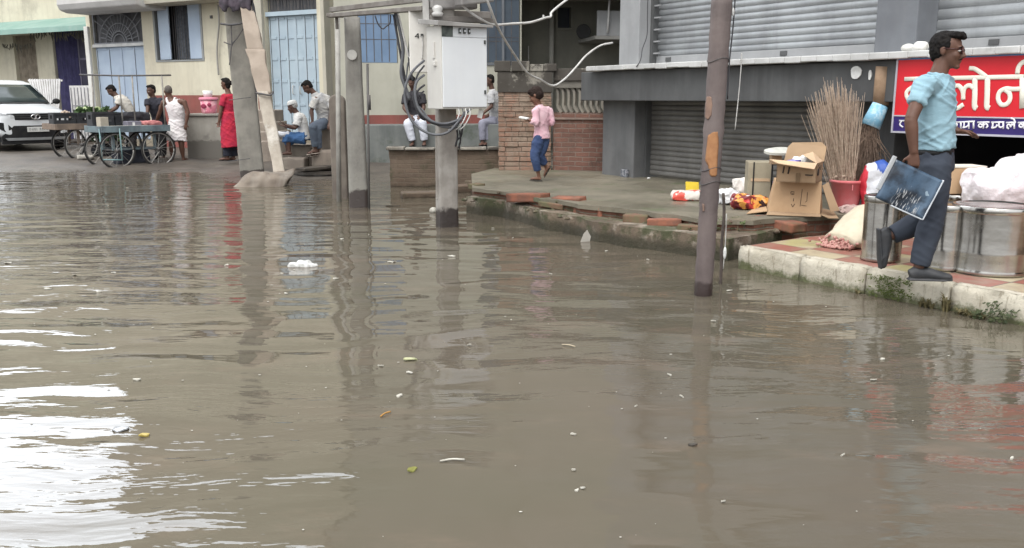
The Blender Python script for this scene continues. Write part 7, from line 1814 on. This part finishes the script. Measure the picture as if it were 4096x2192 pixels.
b.tube([P['pelvis'] + Vector((0, 0, .06)), P['hipl'].lerp(P['hipr'], .5)], [(.17, .14), (.17, .14)], 20, side=(0, 1, 0)); b.ell(P['knl'].lerp(P['hipr'], .5) + Vector((0, 0, -.03)), (.2, .16, .08)); b.ell(P['knl'].lerp(P['knr'], .5) + Vector((.03, 0, -.08)), (.10, .16, .10))
link('blue_wrap', fuse(b, .012, 4, folds(.010, 9, 4, 2)), cloth('blue_wrap_cloth', (.065, .15, .32), (.05, .12, .26)), root)
q = D(1122, 535, Y - .15)
soft_box('white_cloth', (.34, .24, .10), cloth('white_rag_cloth', (.60, .61, .64)), q - Vector((0, 0, .06)), .2, 'white cloth laid over the knees of the white capped man', 'cloth', .03, seed=61)
# ---- younger man looking down, sitting on the ledge
Y = 17.6
J = dict(pelvis=(1296, 488, .12), waist=(1294, 455, .10), chest=(1283, 415, .05), neck=(1262, 376, 0), head=(1230, 348, -.05), shl=(1262, 398, -.12), ell=(1246, 442, -.16), wrl=(1250, 484, -.2), shr=(1306, 390, .14), elr=(1326, 445, .1), wrr=(1318, 492, -.05),
         hipl=(1290, 494, 0), knl=(1250, 508, -.3), anl=(1262, 598, -.2), hipr=(1300, 494, .14), knr=(1270, 512, -.22), anr=(1276, 605, -.12))
o, P = person('young man in pale grey shirt and jeans sitting on the ledge, head bowed', Y, (1290, 640), J, (R(-170), R(42), 0), dict(foot_l=(-.8, -.5, -.1), foot_r=(-.8, -.5, -.1), hand_l=dict(curl=.5), hand_r=dict(curl=.4)), .010, .98, sk_k)
shirt(P, cloth('pale_grey_shirt', (.50, .48, .44), (.34, .34, .35)), 'shirt', .8, 1, .018, .009, .012, .022, 17); trousers(P, cloth('grey_jeans', (.10, .125, .16), (.075, .09, .12)), 'trousers', .93, 6, .014, .02, .006, 8); hair(P, m_hair); shoes(P, mat('pale_slipper', (.38, .32, .27), None, .8), 'slipper', slip=True)
# ---- man behind the cables
Y = KH.w(kx(1660, 490), .12, 0).y
J = dict(pelvis=(1664, 482, .25), waist=(1663, 446, .25), chest=(1660, 408, .2), neck=(1655, 366, .15), head=(1647, 330, .1), shl=(1688, 380, .1), ell=(1696, 430, .05), wrl=(1680, 462, -.1), shr=(1624, 382, .1), elr=(1616, 432, .0), wrr=(1640, 462, -.12),
         hipl=(1672, 488, .2), knl=(1690, 494, -.22), anl=(1698, 568, -.2), hipr=(1656, 488, .2), knr=(1630, 494, -.22), anr=(1652, 570, -.2))
o, P = person('man in dark shirt and white trousers seated on the plinth behind the cable coil', Y, (1660, 580), J, (R(-110), R(20), 0), dict(foot_l=(0, -1, 0), foot_r=(-.2, -1, 0)), .012, 1.0, sk_k)
shirt(P, cloth('charcoal_shirt', (.035, .033, .038)), 'shirt', .7, 1, .016, .006, .0, .02, 21); trousers(P, cloth('white_trousers', (.58, .60, .66), (.50, .52, .58)), 'trousers', .95, 6, .016, .03, .006, 8); hair(P, m_hair); shoes(P, m_blk, 'sandal', slip=True)
# ---- seated figure right of the cabinet
Y = KH.w(kx(1965, 480), .15, 0).y
J = dict(pelvis=(1974, 484, .2), waist=(1976, 448, .18), chest=(1976, 405, .15), neck=(1970, 362, .1), head=(1958, 322, .06), shl=(1962, 378, -.04), ell=(1966, 425, -.10), wrl=(1935, 452, -.16), shr=(1994, 378, .26), elr=(1998, 425, .2), wrr=(1960, 455, .1),
         hipl=(1964, 490, .05), knl=(1928, 492, -.2), anl=(1930, 568, -.2), hipr=(1980, 490, .2), knr=(1940, 492, -.1), anr=(1945, 568, -.12))
o, P = person('person in greyish white shirt seated on the plinth just right of the meter cabinet', Y, (1965, 580), J, (R(-165), R(12), 0), dict(foot_l=(-.3, -1, 0), foot_r=(-.3, -1, 0)), .012, 1.0, sk_k)
shirt(P, cloth('greyish_white_shirt', (.52, .51, .50), (.36, .36, .37)), 'shirt', .8, 1, .016, .007, 0, .022, 25); trousers(P, cloth('lilac_grey_trousers', (.26, .26, .32)), 'trousers', .95, 6); hair(P, m_hair); shoes(P, m_blk, 'sandal', slip=True)
# ================================================================== LITTER, RUBBLE, WEEDS
rnd = random.Random(77)
m_lit_w = mat('pale_litter', (.50, .485, .43), (.34, .32, .27), .6, 30)
m_lit_y = mat('yellow_leaf_litter', (.36, .28, .07), (.28, .21, .05), .6, 30)
m_lit_b = mat('brown_litter', (.20, .14, .08), (.12, .085, .05), .7, 30)
m_lit_k = mat('dark_litter', (.03, .026, .02), (.05, .04, .03), .7, 30)
def flake(px, py, L_, Wd, rz, m, name='litter_scrap', label='small pale scrap of litter floating on the brown water', cat='litter', group='scraps floating on the flood water', up=.0):
    p = G(px, py, 0); n = 9; pts = []
    for k in range(n):
        a = 2 * math.pi * k / n; q = rnd.uniform(.75, 1.15); pts.append((L_ / 2 * math.cos(a) * q, Wd / 2 * math.sin(a) * q))
    top = lambda x, y: Vector((x, y, .010 + .012 * mnoise.noise(Vector((x * 40 + px, y * 40, 0))) + up * abs(x)))
    b = MB().prism(pts, top, lambda x, y: top(x, y) - Vector((0, 0, .006)))
    return tag(b.build(name, m, None, (p.x, p.y, 0), rz=rz), label, cat, group)
k_ = 4096 / 2576
for (x, y, s) in ((285, 687, 1), (188, 693, .9), (570, 668, 1), (708, 690, .9), (985, 660, 1.4), (1135, 646, 1.5), (1525, 633, .8), (320, 473, 1.4), (860, 602, 1.2), (957, 922, .8), (1030, 940, .7), (1005, 998, .7), (345, 957, .8), (1443, 1185, .5), (1443, 1095, .5), (1685, 945, .6), (1835, 733, .9), (2197, 958, .7), (2120, 1147, .4), (1820, 1265, .5), (1465, 1230, .5), (845, 703, .8), (1290, 600, .7), (1385, 690, .6), (1630, 655, .6), (720, 740, .7), (250, 735, .9), (120, 728, 1.5), (20, 663, 1.6), (510, 435, 1.5), (1240, 575, .6), (1180, 870, .6), (1795, 810, .6), (1715, 1000, .4), (2220, 905, .6), (2545, 1155, .4), (1600, 1025, .4)):
    flake(x * k_, y * k_, .046 * s * rnd.uniform(.8, 1.3), .020 * s * rnd.uniform(.7, 1.3), rnd.uniform(-.6, .6), m_lit_w)
flake(1030 * k_, 906 * k_, .085, .045, .1, mat('pale_green_leaf', (.42, .42, .25), (.33, .35, .18), .6, 30), 'fallen_leaf', 'pale green leaf floating in the middle of the water', 'leaf', None)
flake(365 * k_, 1097 * k_, .05, .03, .2, m_lit_y, 'fallen_leaf', 'bright yellow leaf floating near the sky reflection', 'leaf', None)
flake(1035 * k_, 1186 * k_, .045, .02, .5, mat('olive_leaf', (.20, .20, .05)), 'fallen_leaf', 'olive leaf floating in the lower middle of the water', 'leaf', None)
flake(305 * k_, 1082 * k_, .075, .06, .4, mat('grey_plastic_bit', (.36, .37, .38), None, .3), 'plastic_scrap', 'grey plastic scrap floating at the edge of the sky reflection', 'litter', None)
flake(1742 * k_, 1122 * k_, .04, .018, -.3, m_lit_k, 'bark_chip', 'black bark chip floating in front of the wooden pole', 'chip', None)
flake(1450 * k_, 1235 * k_, .02, .012, 0, m_lit_w)
flake(990 * k_, 519 * k_, .22, .03, -.2, m_lit_k, 'bark_strip', 'dark bark strip floating between the two middle poles', 'chip', None)
def stick(x, y, L_, rz, m, label, r=.004):
    p = G(x * k_, y * k_, 0); pts = [(-L_ / 2, 0, .006), (0, L_ * .06, .010), (L_ / 2, 0, .008)]
    tag(MB().tube(smooth_path(pts, 3), r, 5).build('twig', m, None, p, rz=rz, smooth=True), label, 'twig')
stick(970, 1045, .07, 1.0, mat('orange_twig', (.42, .22, .06)), 'short orange twig floating in the middle of the water')
stick(1138, 1162, .10, .1, m_lit_w, 'thin pale straw floating low in the middle')
stick(1430, 872, .09, -.6, mat('tan_twig', (.40, .34, .24)), 'curved tan twig floating left of the wooden pole')
# crumpled white bag on the water and one upright plastic scrap
b = MB()
for i in range(6): b.ell((rnd.uniform(-.09, .09), rnd.uniform(-.05, .05), rnd.uniform(.0, .03)), (rnd.uniform(.05, .08), rnd.uniform(.03, .05), rnd.uniform(.02, .045)), n=10, m_=7)
tag(link('plastic_bag', fuse(b, .010, 1, lambda c: .014 * mnoise.noise(c * 26)), mat('floating_bag', (.55, .55, .53), (.42, .42, .40), .35, 14), None, G(762 * k_, 672 * k_, -.01)), 'crumpled whitish plastic bag floating on the left half of the water', 'bag')
p = G(1472 * k_, 608 * k_, 0)
o = MB().prism([(-.05, 0), (.05, .0), (.06, .05), (.02, .12), (-.02, .08)], lambda x, z: Vector((x, .02 * math.sin(x * 30), z)), lambda x, z: Vector((x, .02 * math.sin(x * 30) + .006, z))).build('plastic_wrapper', mat('clear_wrapper', (.50, .47, .42), None, .3), None, p); tag(o, 'upright clear plastic wrapper floating by the mossy pavement edge', 'wrapper')
p = G(1090 * k_, 535 * k_, 0); tag(MB().ell((0, 0, .03), (.05, .04, .04)).ell((.06, .0, .02), (.03, .03, .025)).build('paper_cup', m_lit_w, None, p, smooth=True), 'crushed white cup floating beside the wet foot of the cabinet pole', 'cup')
# countless flecks of scum
b = MB()
for i in range(130):
    px, py = rnd.uniform(0, 4096), 760 + 1400 * rnd.random() ** 1.6
    p = G(px, py, .004); s_ = rnd.uniform(.002, .006) * (p.y / 6) ** .6
    if p.x > 1.4 + (8.5 - p.y) * .5: continue
    b.ell(p, (s_ * rnd.uniform(1, 2), s_, s_ * .4), n=6, m_=4)
tag(b.build('floating_scum', m_lit_w, None), 'tiny pale flecks of scum scattered over the flood water', 'scum', None, 'stuff')
# rubble along the broken edge
b = MB()
for i in range(70):
    k = rnd.randrange(len(edge) - 1); q = rnd.random(); p = edge[k].lerp(edge[k + 1], q); o_ = rnd.uniform(-.04, .34)
    p = p + Vector((-.62 * o_, -.78 * o_, 0)); 
    z = ZS - .03 if o_ < .02 else .19
    s_ = rnd.choice((.008, .012, .016, .022, .03)); b.ell((p.x, p.y, z + s_ * .3), (s_ * rnd.uniform(.8, 1.6), s_ * rnd.uniform(.8, 1.4), s_ * rnd.uniform(.5, .9)), Matrix.Rotation(rnd.uniform(0, 3), 3, 'Z'), 6, 4)
tag(b.build('rubble', m_lip, None), 'broken brick and cement rubble along the pavement edge', 'rubble', None, 'stuff')
# brick courses showing in the broken edge, beneath the slab
for (px, py, z, rz, size, m, lab) in ((2215, 820, .245, R(-36), (.34, .16, .06), 1, 'mossy brick under the tipped flat brick'), (2345, 848, .21, R(-40), (.26, .13, .07), 0, 'half buried red brick below the long flat brick'), (2775, 912, .215, R(-20), (.30, .14, .06), 1, 'green edged brick directly behind the wooden pole'), (2985, 905, .23, R(18), (.30, .15, .07), 1, 'mossy brick to the right of the wooden pole')):
    loose_brick(px, py, z, rz, size, 0, m, lab)
# weeds
m_grass = mat('weed_green', (.055, .085, .025), (.10, .12, .045), .7, 40)
m_dry = mat('dry_weed', (.16, .13, .06), (.09, .08, .035), .8, 40)
m_moss = mat('moss_green', (.10, .125, .030), (.06, .085, .02), .9, 40, bump=.5)
def tuft(b, p, n, h, spread=.05, lean=(0, 0)):
    for i in range(n):
        a = rnd.uniform(0, 6.28); o_ = Vector((math.cos(a), math.sin(a), 0)); l = h * rnd.uniform(.5, 1.2); w = rnd.uniform(.003, .006)
        p0 = p + o_ * spread * rnd.random() * .5; p1 = p0 + Vector((0, 0, l * .6)) + o_ * spread * .6 + Vector((lean[0], lean[1], 0)) * l * .4; p2 = p1 + o_ * spread * 1.4 + Vector((lean[0], lean[1], .1)) * l * .6
        s_ = o_.cross(Vector((0, 0, 1))) * w; b.add([p0 - s_, p0 + s_, p1 + s_, p2, p1 - s_], [(0, 1, 2, 4), (4, 2, 3)])
def leaf_plant(b, p, n, h, sz):
    for i in range(n):
        a = rnd.uniform(0, 6.28); q = p + Vector((rnd.gauss(0, h * .3), rnd.gauss(0, h * .3), h * rnd.random()))
        d = Vector((math.cos(a), math.sin(a), rnd.uniform(-.2, .6))).normalized(); u = d.orthogonal().normalized(); l = sz * rnd.uniform(.6, 1.3)
        b.add([q, q + d * l * .5 + u * l * .28, q + d * l, q + d * l * .5 - u * l * .28], [(0, 1, 2, 3)])
b = MB()
for i in range(26): tuft(b, G(rnd.uniform(2710, 2960), rnd.uniform(885, 925), .2), 14, .05, .06)
for i in range(12): leaf_plant(b, G(rnd.uniform(2850, 3010), rnd.uniform(880, 905), .27), 40, .03, .022)
tag(b.build('weeds', m_grass, None), 'low green weeds growing on the pavement edge around the wooden pole', 'weeds', None, 'stuff')
b = MB()
for i in range(170):
    x = KF.hit(rnd.gauss(3575, 45), 1150)[0]; z = rnd.uniform(.0, .16) ; leaf_plant(b, KF.w(x, -.022, z), 7, .02, .014)
tag(b.build('moss_patch', m_moss, None), 'green moss patch on the kerb face below the striding man', 'moss', None, 'stuff')
b = MB()
for px, n, h in ((3440, 10, .05), (3690, 16, .07), (3715, 22, .10), (3740, 14, .07), (3790, 20, .16), (3800, 16, .13), (3850, 18, .06), (3880, 20, .07), (3905, 10, .05), (3945, 14, .05)):
    tuft(b, KF.w(KF.hit(px, 1200)[0], -.03, .0), n, h, .03)
tag(b.build('kerb_grass', m_dry, None), 'dry grass tufts along the waterline of the kerb', 'grass', None, 'stuff')
for px, h, n, lab in ((3930, .05, 40, 'low bushy weed at the kerb waterline'), (3990, .12, 46, 'taller dark leafy weed near the right end of the kerb'), (4040, .09, 34, 'sprawling dark weed at the far right of the kerb')):
    b = MB(); leaf_plant(b, Vector((0, 0, .005)), n, h, .03)
    for k in range(5): b.tube([(0, 0, -.02), (rnd.gauss(0, .02), rnd.gauss(0, .01), h * .6), (rnd.gauss(0, .04), rnd.gauss(0, .02), h * 1.1)], .002, 4)
    tag(b.build('weed_plant', mat('dark_weed', (.03, .045, .018), (.05, .06, .02), .7, 40), None, KF.w(KF.hit(px, 1250)[0], -.05, .0)), lab, 'weed')
